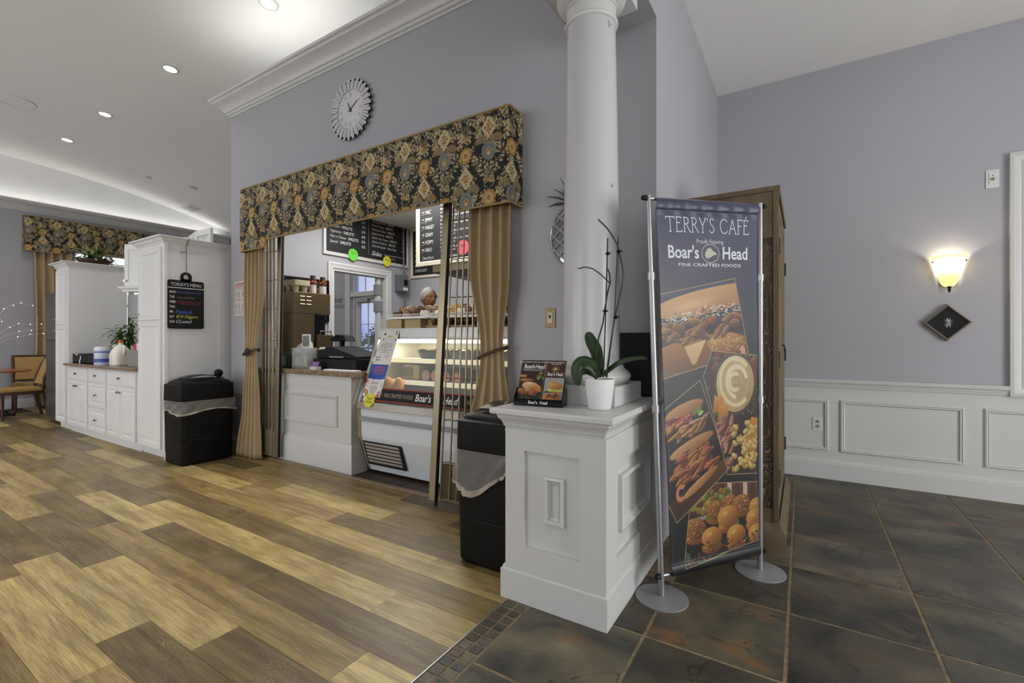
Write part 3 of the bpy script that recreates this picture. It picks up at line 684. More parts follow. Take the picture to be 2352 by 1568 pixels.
# things on the granite counter
def leaf(m, base, direction, length, width, droop, roll=0.0, n=7, mi=0, fold=0.25):
    b = Vector(base); d = Vector(direction).normalized(); up = Vector((0, 0, 1))
    side = d.cross(up)
    if side.length < 1e-4: side = Vector((1, 0, 0))
    side.normalize(); side = Matrix.Rotation(roll, 3, d) @ side
    vs = []; p = b.copy(); cur = d.copy()
    for i in range(n + 1):
        t = i / n; wd = width * (math.sin(math.pi * min(1, t ** 0.75 * 0.97 + 0.03))) * 0.5 + 0.0006
        nn = side.cross(cur).normalized()
        vs += [p - side * wd + nn * wd * fold, p.copy(), p + side * wd + nn * wd * fold]
        cur = (cur + Vector((0, 0, -droop / n))).normalized(); p = p + cur * (length / n)
    o = len(m.v)
    fs = []
    for i in range(n):
        a = i * 3; fs += [(a, a + 1, a + 4, a + 3), (a + 1, a + 2, a + 5, a + 4)]
    m.add(vs, fs, mi)
ZCT = 0.905
p = AT(190, 832, Z=ZCT)
bx = thing('carton', 'low black open carton with white lettering on granite counter', 'box', (-7.94, 2.24, ZCT))
m = MB().box(-8.32, -7.56, 2.14, 2.35, ZCT, ZCT + 0.012).box(-8.32, -7.56, 2.14, 2.148, ZCT, ZCT + 0.12).box(-8.32, -7.56, 2.342, 2.35, ZCT, ZCT + 0.12).box(-8.32, -8.312, 2.148, 2.342, ZCT, ZCT + 0.12).box(-7.568, -7.56, 2.148, 2.342, ZCT, ZCT + 0.12)
m.build('tray', BLACKM, bx)
m = MB(); f = FY(0, 2.138, ZCT); fbox(m, f, -8.06, -8.03, 0.0, 0.05, 0, 0.002); fbox(m, f, -8.03, -8.0, 0.05, 0.10, 0, 0.002); fbox(m, f, -8.2, -8.12, 0.105, 0.118, 0, 0.002); m.build('print_mark', WTEXT, bx)
tub = thing('wipes_tub', 'white and blue cleaning wipes tub beside the milk jug', 'tub', (-7.43, 2.20, ZCT))
m = MB().lathe([(0.0, 0), (0.088, 0), (0.092, 0.01), (0.092, 0.19), (0.088, 0.2)], (-7.43, 2.20, ZCT), 28, caps=False); m.build('body', mat('tub_label', (196, 204, 224), 0.4), tub, smooth=40)
m = MB().lathe([(0.0935, 0.03), (0.0935, 0.075)], (-7.43, 2.20, ZCT), 28, caps=False); m.lathe([(0.0935, 0.15), (0.0935, 0.165)], (-7.43, 2.20, ZCT), 28, caps=False); m.build('blue_band', mat('label_blue', (62, 84, 170), 0.4), tub, smooth=40)
m = MB().lathe([(0.0, 0.225), (0.06, 0.225), (0.088, 0.215), (0.094, 0.20), (0.094, 0.185)], (-7.43, 2.20, ZCT), 28, caps=False); m.build('lid', mat('tub_lid', (225, 225, 228), 0.4), tub, smooth=40)
jug = thing('milk_jug', 'translucent white gallon milk jug with orange cap', 'jug', (-6.98, 2.23, ZCT))
m = MB(); prof = [(0.085, 0), (0.095, 0.012), (0.095, 0.13), (0.09, 0.16), (0.07, 0.2), (0.045, 0.235), (0.024, 0.25), (0.022, 0.275)]
for i, (r, z) in enumerate(prof):
    q = min(1.0, max(0.0, (z - 0.14) / 0.1)); e = 2 if q >= 1 else 4 - 2 * q
    for k in range(28):
        t = 2 * math.pi * k / 28; c, s_ = math.cos(t), math.sin(t); rr = r / (abs(c) ** e + abs(s_) ** e) ** (1 / e)
        m.v.append((-6.98 + rr * c * 1.15, 2.23 + rr * s_, ZCT + z))
m.f = [(i * 28 + k, i * 28 + (k + 1) % 28, (i + 1) * 28 + (k + 1) % 28, (i + 1) * 28 + k) for i in range(len(prof) - 1) for k in range(28)] + [tuple(range(27, -1, -1))]; m.m = [0] * len(m.f)
m.build('body', mat('milk_plastic', (232, 226, 214), 0.4), jug, smooth=40)
m = MB().tube([(-6.90, 2.23, ZCT + 0.235), (-6.865, 2.23, ZCT + 0.225), (-6.86, 2.23, ZCT + 0.17), (-6.88, 2.23, ZCT + 0.12)], 0.013, 8); m.build('handle', MATS['milk_plastic'], jug, smooth=60)
m = MB().lathe([(0, 0.305), (0.022, 0.305), (0.026, 0.3), (0.026, 0.272), (0, 0.272)], (-6.98, 2.23, ZCT), 20, caps=False); m.build('cap', mat('orange_cap', (214, 84, 40), 0.4), jug, smooth=40)
cl = thing('clear_canister', 'clear plastic canister with lid behind the wipes tub', 'canister', (-7.78, 2.46, ZCT))
m = MB().lathe([(0, 0), (0.07, 0), (0.075, 0.02), (0.07, 0.06), (0.075, 0.1), (0.07, 0.14), (0.075, 0.18), (0.075, 0.26)], (-7.78, 2.46, ZCT), 20, caps=False); m.build('jar', mat('cloudy_plastic', (190, 194, 198), 0.25), cl, smooth=50)
m = MB().lathe([(0.079, 0.25), (0.079, 0.285), (0.03, 0.29), (0.02, 0.32), (0, 0.32)], (-7.78, 2.46, ZCT), 20, caps=False); m.build('lid', mat('dark_lid', (84, 84, 88), 0.4), cl, smooth=40)
bn = thing('storage_bin', 'grey plastic bin of packets beside the tall cabinet', 'bin', (-6.5, 2.3, ZCT))
m = MB(); o0 = [(-6.67, 2.18), (-6.33, 2.18), (-6.33, 2.42), (-6.67, 2.42)]
m.hexa([(x * 0.9 - 0.65, y * 0.9 + 0.23, ZCT) for x, y in o0], [(x, y, ZCT + 0.19) for x, y in o0]); m.build('bin', mat('grey_bin', (140, 138, 132), 0.4), bn, bevel=0.008)
for (dx, c, sz) in ((-0.09, (196, 40, 52), 0.05), (0.0, (226, 226, 230), 0.06), (0.08, (40, 60, 140), 0.05)):
    m = MB().box(-6.5 + dx - sz, -6.5 + dx + sz * 0.8, 2.24, 2.34, ZCT + 0.18, ZCT + 0.21 + sz); m.build('packet', mat('packet_%d' % c[0], c, 0.35), bn, bevel=0.012)
pl = thing('bamboo_plant', 'leafy green potted bamboo plant behind the milk jug', 'plant', (-7.42, 2.46, ZCT))
m = MB().lathe([(0, 0), (0.055, 0), (0.075, 0.11), (0.07, 0.11), (0.06, 0.09), (0, 0.09)], (-7.42, 2.43, ZCT), 20, caps=False); m.build('pot', mat('clay_pot', (96, 84, 72), 0.6), pl, smooth=40)
random.seed(3)
ms_ = MB(); ml = MB()
for s in range(7):
    a = random.uniform(0, 6.28); r = random.uniform(0.01, 0.045); bx0 = (-7.42 + r * math.cos(a), 2.43 + r * math.sin(a) * 0.6, ZCT + 0.08); h = random.uniform(0.30, 0.52)
    tp = (bx0[0] + math.cos(a) * 0.07, bx0[1] + math.sin(a) * 0.05, bx0[2] + h); ms_.tube([bx0, ((bx0[0] + tp[0]) / 2, (bx0[1] + tp[1]) / 2, bx0[2] + h * 0.55), tp], 0.008, 6)
    for j in range(13):
        q = random.uniform(0.35, 1.0); b2 = random.uniform(0, 6.28); pt = [bx0[i] + (tp[i] - bx0[i]) * q for i in range(3)]
        leaf(ml, pt, (math.cos(b2), math.sin(b2) * 0.55 - 0.1, random.uniform(0.3, 1.3)), random.uniform(0.16, 0.30), random.uniform(0.024, 0.036), random.uniform(0.9, 2.2), n=6)
ms_.build('stems', GREEN, pl, smooth=60); ml.build('foliage', mat('bamboo_leaf', (74, 104, 48), 0.4, var=(12, 0.35)), pl, smooth=60)
# fern basket on the left tall cabinet
ZT = 2.262
fb = thing('fern_basket', 'wicker basket of trailing green plants on the left tall cabinet', 'plant', (-8.5, 2.42, ZT))
WICK = mat('wicker', (70, 46, 30), 0.7, bump=(60, 0.6))
m = MB().lathe([(0, 0), (0.13, 0), (0.19, 0.07), (0.18, 0.075), (0.12, 0.02), (0, 0.02)], (-8.5, 2.42, ZT), 24, sx=1.25, caps=False); m.build('basket', WICK, fb, smooth=40)
m = MB().tube([(-8.5 + 0.26 * math.cos(t), 2.42, ZT + 0.05 + 0.33 * math.sin(t)) for t in [math.pi * i / 16 for i in range(17)]], 0.008, 6); m.build('handle', WICK, fb, smooth=60)
random.seed(8); m = MB(); m2 = MB()
for i in range(70):
    a = random.uniform(0, 6.28); r = random.uniform(0.02, 0.2); b0 = (-8.5 + r * math.cos(a) * 1.2, 2.42 + r * math.sin(a), ZT + 0.05 + random.uniform(0, 0.1))
    leaf(m, b0, (math.cos(a), math.sin(a), random.uniform(0.1, 1.1)), random.uniform(0.07, 0.14), random.uniform(0.035, 0.06), random.uniform(0.6, 2.0), n=5)
for i in range(16):
    a = random.uniform(0, 6.28); leaf(m2, (-8.42 + 0.03 * math.cos(a), 2.42 + 0.03 * math.sin(a), ZT + 0.06), (math.cos(a) * 0.7, math.sin(a) * 0.5, random.uniform(0.6, 1.6)), random.uniform(0.2, 0.34), 0.045, random.uniform(0.3, 1.0), n=6)
for i in range(14):
    leaf(m, (-8.80 + random.uniform(-0.04, 0.08), 2.14 + random.uniform(-.06, .15), ZT + random.uniform(0.0, 0.06)), (-0.6, -0.6, random.uniform(-0.3, 0.4)), 0.1, 0.045, 1.2, n=5)
m.build('ivy', DGREEN, fb, smooth=60); m2.build('spider_plant', mat('variegated_leaf', (112, 128, 60), 0.4, var=(20, 0.4)), fb, smooth=60)
# ------------------------------------------------------------------ printed pattern painter (flat print baked to a colour attribute)
class Canvas:
    def __init__(s, W, H, res, bg):
        """W x H metres, res points per metre; y up"""
        s.W, s.H, s.res = W, H, res; s.nx, s.ny = int(W * res) + 1, int(H * res) + 1
        s.a = np.empty((s.ny, s.nx, 3), np.float32); s.a[:] = np.array(bg, np.float32)
        s.clip = None
    def _win(s, x0, x1, y0, y1):
        i0 = max(0, int(math.floor(x0 * s.res)) - 1); i1 = min(s.nx, int(math.ceil(x1 * s.res)) + 2)
        j0 = max(0, int(math.floor(y0 * s.res)) - 1); j1 = min(s.ny, int(math.ceil(y1 * s.res)) + 2)
        if i0 >= i1 or j0 >= j1: return None
        X = (np.arange(i0, i1) / s.res)[None, :]; Y = (np.arange(j0, j1) / s.res)[:, None]
        return i0, i1, j0, j1, X, Y
    def _mix(s, w, m, col):
        i0, i1, j0, j1 = w[:4]; m = np.clip(m, 0, 1)
        if s.clip is not None: m = m * s.clip[j0:j1, i0:i1]
        c = np.array(col, np.float32)
        s.a[j0:j1, i0:i1] = s.a[j0:j1, i0:i1] * (1 - m[..., None]) + c * m[..., None]
    def ell(s, cx, cy, rx, ry=None, col=(255, 255, 255), ang=0.0, soft=None, shade=None, al=1.0, sd=(-0.5, 0.6)):
        ry = rx if ry is None else ry; R = max(rx, ry) * 1.2
        w = s._win(cx - R, cx + R, cy - R, cy + R)
        if w is None: return s
        X, Y = w[4] - cx, w[5] - cy; ca, sa = math.cos(ang), math.sin(ang)
        u = (X * ca + Y * sa) / rx; v = (-X * sa + Y * ca) / ry; d = np.sqrt(u * u + v * v)
        sf = (1.0 / (s.res * min(rx, ry))) if soft is None else soft
        m = (1 + sf * 0.5 - d) / max(sf, 1e-6) * al if soft is None else np.clip((1 - d) / sf, 0, 1) * al
        if shade is not None:
            k = np.clip(0.5 + 0.5 * (u * sd[0] + v * sd[1]) * 1.3, 0, 1)[..., None]
            c = np.array(shade, np.float32) * (1 - k) + np.array(col, np.float32) * k
            i0, i1, j0, j1 = w[:4]; mm = np.clip(m, 0, 1)
            if s.clip is not None: mm = mm * s.clip[j0:j1, i0:i1]
            s.a[j0:j1, i0:i1] = s.a[j0:j1, i0:i1] * (1 - mm[..., None]) + c * mm[..., None]
        else: s._mix(w, np.clip(m, 0, al), col)
        return s
    def ring(s, cx, cy, rx, ry, wd, col, ang=0.0, a0=None, a1=None):
        R = max(rx, ry) + wd * 2; w = s._win(cx - R, cx + R, cy - R, cy + R)
        if w is None: return s
        X, Y = w[4] - cx, w[5] - cy; ca, sa = math.cos(ang), math.sin(ang)
        u = X * ca + Y * sa; v = -X * sa + Y * ca
        d = np.abs(np.sqrt((u / rx) ** 2 + (v / ry) ** 2) - 1) * min(rx, ry)
        m = (wd * 0.5 + 0.5 / s.res - d) * s.res
        if a0 is not None:
            t = np.degrees(np.arctan2(v / ry, u / rx)) % 360; m = np.where(((t - a0) % 360) <= ((a1 - a0) % 360), m, 0)
        s._mix(w, m, col); return s
    def line(s, pts, wd, col, al=1.0):
        for (x0, y0), (x1, y1) in zip(pts[:-1], pts[1:]):
            w = s._win(min(x0, x1) - wd, max(x0, x1) + wd, min(y0, y1) - wd, max(y0, y1) + wd)
            if w is None: continue
            X, Y = w[4] - x0, w[5] - y0; dx, dy = x1 - x0, y1 - y0; L = dx * dx + dy * dy + 1e-12
            t = np.clip((X * dx + Y * dy) / L, 0, 1); d = np.sqrt((X - t * dx) ** 2 + (Y - t * dy) ** 2)
            s._mix(w, np.clip((wd * 0.5 + 0.5 / s.res - d) * s.res, 0, 1) * al, col)
        return s
    def poly(s, pts, col, shade=None, al=1.0):
        xs = [p[0] for p in pts]; ys = [p[1] for p in pts]; w = s._win(min(xs), max(xs), min(ys), max(ys))
        if w is None: return s
        X, Y = np.broadcast_arrays(w[4], w[5]); ins = np.zeros(X.shape, bool); n = len(pts)
        for i in range(n):
            x0, y0 = pts[i]; x1, y1 = pts[(i + 1) % n]
            if abs(y1 - y0) < 1e-12: continue
            c = ((y0 > Y) != (y1 > Y)) & (X < (x1 - x0) * (Y - y0) / (y1 - y0) + x0); ins ^= c
        if shade is not None:
            k = ((Y - min(ys)) / (max(ys) - min(ys) + 1e-9))[..., None]; c = np.array(shade, np.float32) * (1 - k) + np.array(col, np.float32) * k
            i0, i1, j0, j1 = w[:4]; mm = ins.astype(np.float32) * al
            if s.clip is not None: mm = mm * s.clip[j0:j1, i0:i1]
            s.a[j0:j1, i0:i1] = s.a[j0:j1, i0:i1] * (1 - mm[..., None]) + c * mm[..., None]
        else: s._mix(w, ins.astype(np.float32) * al, col)
        return s
    def setclip(s, pts=None):
        if pts is None: s.clip = None; return
        X, Y = np.meshgrid(np.arange(s.nx) / s.res, np.arange(s.ny) / s.res); ins = np.zeros(X.shape, bool); n = len(pts)
        for i in range(n):
            x0, y0 = pts[i]; x1, y1 = pts[(i + 1) % n]
            if abs(y1 - y0) < 1e-12: continue
            ins ^= ((y0 > Y) != (y1 > Y)) & (X < (x1 - x0) * (Y - y0) / (y1 - y0) + x0)
        s.clip = ins.astype(np.float32)
    def grain(s, amt, rs):
        r = np.random.RandomState(rs); s.a *= (1 + r.uniform(-amt, amt, s.a.shape[:2]))[..., None]
    def sample(s, x, y):
        i = np.clip((np.asarray(x) * s.res + 0.5).astype(int), 0, s.nx - 1); j = np.clip((np.asarray(y) * s.res + 0.5).astype(int), 0, s.ny - 1)
        return s.a[j, i]
def lin(a):
    a = np.clip(np.asarray(a, np.float64) / 255.0, 0, 1); return np.where(a <= 0.04045, a / 12.92, ((a + 0.055) / 1.055) ** 2.4)
def grid_print(name, P, cols, material, parent=None, keep=None, smooth=True, extra=None):
    """P: (ny, nx, 3) world points, cols: (ny, nx, 3) sRGB 0-255; builds one mesh with a colour attribute"""
    ny, nx = P.shape[:2]; off = wloc(parent) if parent is not None else Vector((0, 0, 0))
    V = P.reshape(-1, 3) - np.array(off)
    idx = np.arange(ny * nx).reshape(ny, nx)
    F = np.stack([idx[:-1, :-1], idx[:-1, 1:], idx[1:, 1:], idx[1:, :-1]], -1)
    F = F[keep] if keep is not None else F.reshape(-1, 4)
    me = bpy.data.meshes.new(name); me.vertices.add(len(V)); me.vertices.foreach_set('co', V.astype(np.float32).ravel())
    me.loops.add(F.size); me.loops.foreach_set('vertex_index', F.astype(np.int32).ravel())
    me.polygons.add(len(F)); me.polygons.foreach_set('loop_start', np.arange(0, F.size, 4, dtype=np.int32)); me.polygons.foreach_set('loop_total', np.full(len(F), 4, np.int32))
    me.update(calc_edges=True); me.validate()
    at = me.color_attributes.new('Col', 'FLOAT_COLOR', 'POINT')
    c = np.ones((ny * nx, 4), np.float32); c[:, :3] = lin(cols).reshape(-1, 3); at.data.foreach_set('color', c.ravel())
    if smooth: me.polygons.foreach_set('use_smooth', [True] * len(F))
    me.materials.append(material)
    o = bpy.data.objects.new(name, me); COL.objects.link(o)
    if parent is not None: o.parent = parent
    return o
def flat_print(name, cv, fr, material, parent=None, d=0.0):
    X, Y = np.meshgrid(np.arange(cv.nx) / cv.res, np.arange(cv.ny) / cv.res)
    o = np.array(fr(0, 0, d)); r = np.array(fr(1, 0, d)) - o; u = np.array(fr(0, 1, d)) - o
    return grid_print(name, o + X[..., None] * r + Y[..., None] * u, cv.a, material, parent)

# floral damask of the valances: one repeat, 0.40 x 0.62 m, on black
def damask():
    PX, PY = 0.38, 0.62
    c = Canvas(PX, PY, 260, (9, 9, 11))
    TAN, OCH, GRY, CRM, DK = (146, 122, 80), (164, 118, 46), (116, 118, 116), (188, 172, 130), (60, 52, 44)
    rnd = random.Random(4)
    def wrap(fn, x, y):
        for ax in (-PX, 0, PX):
            for ay in (-PY, 0, PY): fn(x + ax, y + ay)
    def vine(x, y):
        for sx in (-1, 1):
            pts = [(x + sx * 0.012 + sx * 0.03 * math.sin(t * 3.0), y - 0.10 + 0.034 * t) for t in [i * 0.35 for i in range(10)]]
            c.line(pts, 0.0042, CRM); c.ring(x + sx * 0.028, y + 0.02, 0.010, 0.010, 0.0036, CRM, 0, 20, 300)
    def sprig(x, y, a, L, n):
        ex, ey = x + L * math.cos(a), y + L * math.sin(a); c.line([(x, y), (ex, ey)], 0.0034, TAN)
        for i in range(n):
            t = 0.3 + 0.7 * i / max(1, n - 1); s = -1 if i % 2 else 1; px, py = x + (ex - x) * t, y + (ey - y) * t
            qx, qy = px + 0.018 * math.cos(a + s), py + 0.018 * math.sin(a + s); c.line([(px, py), (qx, qy)], 0.0026, TAN); c.ell(qx, qy, 0.0068, 0.0058, CRM)
    def feather(x, y, up=1):
        for i in range(11):
            a = math.pi * i / 10.0; r = 0.052; ex, ey = x + r * math.cos(a) * 1.0, y + up * (r * math.sin(a) * 0.9 - 0.008)
            c.ell((x + ex) / 2, (y + ey) / 2, 0.027, 0.0095, TAN if i % 2 else (128, 108, 72), math.atan2(ey - y, ex - x)); c.line([(x, y), (ex, ey)], 0.002, DK, 0.8)
        c.ell(x, y, 0.018, 0.014, (138, 122, 92)); c.ring(x, y, 0.016, 0.012, 0.003, DK)
    def medal(x, y):
        for i in range(12):
            a = 6.283 * i / 12; c.ell(x + 0.042 * math.cos(a), y + 0.046 * math.sin(a), 0.013, 0.012, OCH)
        c.ell(x, y, 0.042, 0.046, OCH); c.ell(x, y, 0.033, 0.036, CRM)
        for i in range(14):
            a = 6.283 * i / 14; c.ell(x + 0.026 * math.cos(a), y + 0.028 * math.sin(a), 0.004, 0.004, TAN)
        c.ell(x, y, 0.017, 0.019, OCH); c.ell(x, y, 0.010, 0.011, DK); c.ell(x, y, 0.005, 0.006, CRM)
    def shell(x, y):
        for i in range(15):
            a = 6.283 * i / 15; c.ell(x + 0.045 * math.cos(a), y + 0.05 * math.sin(a), 0.014, 0.013, GRY)
        c.ell(x, y, 0.046, 0.052, GRY); c.ell(x, y, 0.036, 0.042, (96, 98, 98)); c.ell(x, y - 0.004, 0.028, 0.034, (132, 126, 112)); c.ell(x, y - 0.01, 0.018, 0.024, OCH); c.ell(x, y - 0.016, 0.010, 0.012, CRM)
    def diamond(x, y):
        c.poly([(x, y + 0.072), (x + 0.056, y), (x, y - 0.072), (x - 0.056, y)], CRM)
        for i in range(5):
            for (sx, sy) in ((1, 1), (1, -1), (-1, 1), (-1, -1)):
                t = (i + 0.5) / 5; c.ell(x + sx * 0.056 * t, y + sy * 0.072 * (1 - t), 0.008, 0.008, CRM)
        for (dx, dy) in ((0, 0.04), (0.027, 0), (-0.027, 0), (0, -0.04), (0.014, 0.02), (-0.014, 0.02), (0.014, -0.02), (-0.014, -0.02)): c.ell(x + dx, y + dy, 0.0055, 0.0065, DK)
        c.poly([(x, y + 0.034), (x + 0.014, y + 0.004), (x, y - 0.05), (x - 0.014, y + 0.004)], OCH)
    def trefoil(x, y):
        c.line([(x, y - 0.05), (x, y + 0.03)], 0.004, TAN)
        for (dx, dy) in ((0, 0.03), (-0.02, 0.004), (0.02, 0.004), (0, -0.022)): c.ell(x + dx, y + dy, 0.0145, 0.013, (124, 106, 76)); c.ring(x + dx, y + dy, 0.007, 0.006, 0.0025, DK)
        c.ell(x - 0.014, y - 0.044, 0.014, 0.006, OCH, 0.6); c.ell(x + 0.014, y - 0.044, 0.014, 0.006, OCH, -0.6)
    for k in range(120):
        x, y = rnd.uniform(0, PX), rnd.uniform(0, PY); a = rnd.uniform(0, 6.28); L = rnd.uniform(0.03, 0.06)
        wrap(lambda X, Y: sprig(X, Y, a, L, 5), x, y)
    h = PX / 2
    for (x, y) in ((h, 0.30), (0, 0.61), (0, 0.30), (h, 0.61)): wrap(vine, x, y - 0.04)
    for (x, y) in ((0.0, 0.245), (h, 0.555)):
        wrap(lambda X, Y: feather(X - 0.064, Y - 0.09), x, y); wrap(lambda X, Y: feather(X + 0.064, Y - 0.09), x, y)
        wrap(diamond, x, y)
    for (x, y) in ((h, 0.25), (0, 0.56)): wrap(trefoil, x, y)
    for (x, y) in ((0, 0.40), (h, 0.09)): wrap(medal, x, y)
    for (x, y) in ((h, 0.40), (0, 0.09)): wrap(shell, x, y)
    c.grain(0.10, 3)
    return c, PX, PY
DAM, DPX, DPY = damask()
DAMM = print_mat('damask_fabric', 0.75, bump=(420, 0.2))
WELT = mat('tan_welt', (150, 124, 78), 0.7)
LINING = mat('dark_lining', (40, 36, 32), 0.9)

def valance(name, label, origin, right, W, z0, z1, drop, notch, depth, res, scale=1.0, gap=None):
    """upholstered cornice box: printed front and two returns, notched lower edge, welt cord top and bottom.
       origin: front-left corner on plan at z=0; right: unit vector along the front; the box goes back against its normal"""
    r = Vector(right).normalized(); n = r.cross(Vector((0, 0, 1))); o = Vector(origin)
    t = thing(name, label, 'valance', tuple(o + r * (W / 2) + Vector((0, 0, z0))))
    fr = frame(o, r, (0, 0, 1)); H = z1 - z0; rad = 0.03
    # path around: left return, front, right return
    L = depth * 2 + W; nx = int(L * res) + 1; ny = int(H * res) + 1
    S = np.linspace(0, L, nx); X = np.empty(nx); D = np.empty(nx)
    for i, q in enumerate(S):
        if q < depth: X[i], D[i] = 0.0, -(depth - q)
        elif q < depth + W: X[i], D[i] = q - depth, 0.0
        else: X[i], D[i] = W, -(q - depth - W)
    Z = np.linspace(z0, z1, ny)
    def low(x):
        e = min(x, W - x)
        if e < notch: return z0
        if e < notch + 0.05: return z0 + drop * (0.5 - 0.5 * math.cos(math.pi * (e - notch) / 0.05))
        return z0 + drop
    lowz = np.array([low(x) for x in X])
    ZZ = lowz[None, :] + (z1 - lowz)[None, :] * ((Z - z0) / H)[:, None]
    P = np.empty((ny, nx, 3)); ov = np.array(o); rv = np.array(r); nv = np.array(n)
    puff = 0.006 * np.sin(np.pi * np.clip((ZZ - lowz[None, :]) / (z1 - lowz)[None, :], 0, 1)) ** 0.5
    for k in range(3): P[..., k] = ov[k] + X[None, :] * rv[k] + (D[None, :] + np.where((D == 0)[None, :], puff, 0)) * nv[k] + (ZZ if k == 2 else 0)
    u = ((S / scale) % DPX)[None, :] + 0 * ZZ; v = ((ZZ - z0) / scale + 0.04) % DPY
    o2 = grid_print('fabric', P, DAM.sample(u, v), DAMM, t)
    for nm, zf in (('top_welt', lambda x: z1), ('bottom_welt', low)):
        pts = [fr(0, zf(0), -depth)]
        for i in range(90): x = W * i / 89; pts.append(fr(x, zf(x), 0.002))
        pts.append(fr(W, zf(W), -depth)); MB().tube(pts, 0.0075, 6).build(nm, WELT, t, smooth=60)
    m = MB(); fbox(m, fr, 0.004, W - 0.004, z1 - 0.02, z1 - 0.004, -depth, -0.002); fbox(m, fr, 0.004, W - 0.004, z0 + drop, z1, -0.014, -0.006)
    m.build('board', LINING, t)
    return t
valance('valance', 'floral black and gold valance above the servery opening', (-4.82, 2.51, 0), (1, 0, 0), 3.224, 2.105, 2.725, 0.075, 0.42, 0.165, 215)
vy0, vy1 = 2.36, 5.55
valance('valance', 'floral black and gold valance over the far window', (XLW + 0.16, vy0, 0), (0, 1, 0), vy1 - vy0, 2.80, 3.42, 0.075, 0.5, 0.15, 110)

# ------------------------------------------------------------------ curtains
def cloth_mat(name, col):
    return mat(name, col, 0.75, bump=(300, 0.25), var=(2.0, 0.06))
TAN = cloth_mat('tan_linen', (176, 154, 119))
def drape(fr, levels, folds, amp, parent, name='drape', nu=110, nz=46, ph=0.0, material=None):
    """levels: [(z, x0, x1, fold amplitude factor)] from top to bottom, on a frame fr(x, z, d)"""
    m = MB(); zs = [l[0] for l in levels]
    def at(z, k):
        for a, b in zip(levels[:-1], levels[1:]):
            if a[0] >= z >= b[0]:
                t = (a[0] - z) / (a[0] - b[0]); t = t * t * (3 - 2 * t); return a[k] + (b[k] - a[k]) * t
        return levels[-1][k]
    for j in range(nz + 1):
        z = zs[0] + (zs[-1] - zs[0]) * j / nz; x0, x1, am = at(z, 1), at(z, 2), at(z, 3)
        for i in range(nu + 1):
            t = i / nu; w = 2 * math.pi * folds * t + ph + 0.7 * math.sin(5 * t + ph) + 0.25 * math.sin(z * 3 + t * 9)
            d = amp * am * (math.sin(w) + 0.3 * math.sin(2 * w + 1.1 + z)); x = x0 + (x1 - x0) * t + 0.35 * amp * am * math.cos(w)
            m.v.append(fr(x, z, d))
    for j in range(nz):
        for i in range(nu): a = j * (nu + 1) + i; m.f.append((a, a + 1, a + nu + 2, a + nu + 1)); m.m.append(0)
    o = m.build(name, material or TAN, parent, smooth=80)
    md = o.modifiers.new('cloth', 'SOLIDIFY'); md.thickness = 0.004
    return o
def tieback(fr, z0, z1, x0, x1, d, parent, style):
    pts = []
    for i in range(25):
        a = 2 * math.pi * i / 24; x = (x0 + x1) / 2 + (x1 - x0) / 2 * math.cos(a); pts.append(fr(x, z0 + (z1 - z0) * (x - x0) / (x1 - x0), d * math.sin(a)))
    MB().tube(pts, 0.012 if style else 0.010, 8).build('tieback', mat('bronze_braid', (92, 78, 56), 0.5, 0.3, bump=(140, 1.0)), parent, smooth=60)
    if style:
        m = MB(); c = fr(x0 + (x1 - x0) * 0.62, (z0 + z1) / 2, d + 0.012)
        for i in range(10):
            a = 6.283 * i / 10; m.ball((c[0] + 0.032 * math.cos(a), c[1], c[2] + 0.032 * math.sin(a)), 0.013, 8, 6)
        m.ball(c, 0.022, 10, 8); m.build('brooch', mat('dark_pewter', (70, 66, 62), 0.35, 0.8), parent, smooth=60)
f = FY(0, 2.60, 0)
ct = thing('curtain', 'tan linen curtain tied back at the left of the servery opening', 'curtain', (-4.7, 2.58, 0), 'servery curtains')
drape(f, [(2.24, -4.79, -4.57, 0.5), (2.08, -4.88, -4.57, 0.8), (1.75, -4.90, -4.56, 0.8), (1.13, -4.89, -4.68, 0.4), (1.04, -4.88, -4.69, 0.4), (0.55, -4.93, -4.66, 0.8), (0.012, -5.04, -4.64, 1.1)], 5, 0.026, ct)
tieback(f, 1.06, 1.12, -4.91, -4.66, 0.045, ct, True)
ct = thing('curtain', 'tan linen curtain tied back at the right beside the folding gate', 'curtain', (-1.8, 2.58, 0), 'servery curtains')
drape(f, [(2.2, -1.95, -1.64, 0.9), (1.7, -1.96, -1.64, 0.9), (1.17, -1.88, -1.70, 0.4), (1.10, -1.88, -1.69, 0.4), (0.6, -1.97, -1.62, 0.8), (0.012, -2.0, -1.60, 1.1)], 4, 0.028, ct, ph=1.2)
tieback(f, 1.09, 1.17, -1.91, -1.67, 0.04, ct, False)
f = FX(XLW + 0.08, 0, 0)
ct = thing('curtain', 'long tan curtain hanging at the far window', 'curtain', (XLW + 0.08, 2.75, 0))
drape(f, [(2.95, 2.48, 3.05, 0.9), (1.6, 2.50, 3.06, 1.0), (0.015, 2.48, 3.08, 1.1)], 5, 0.04, ct, nu=70, nz=20)
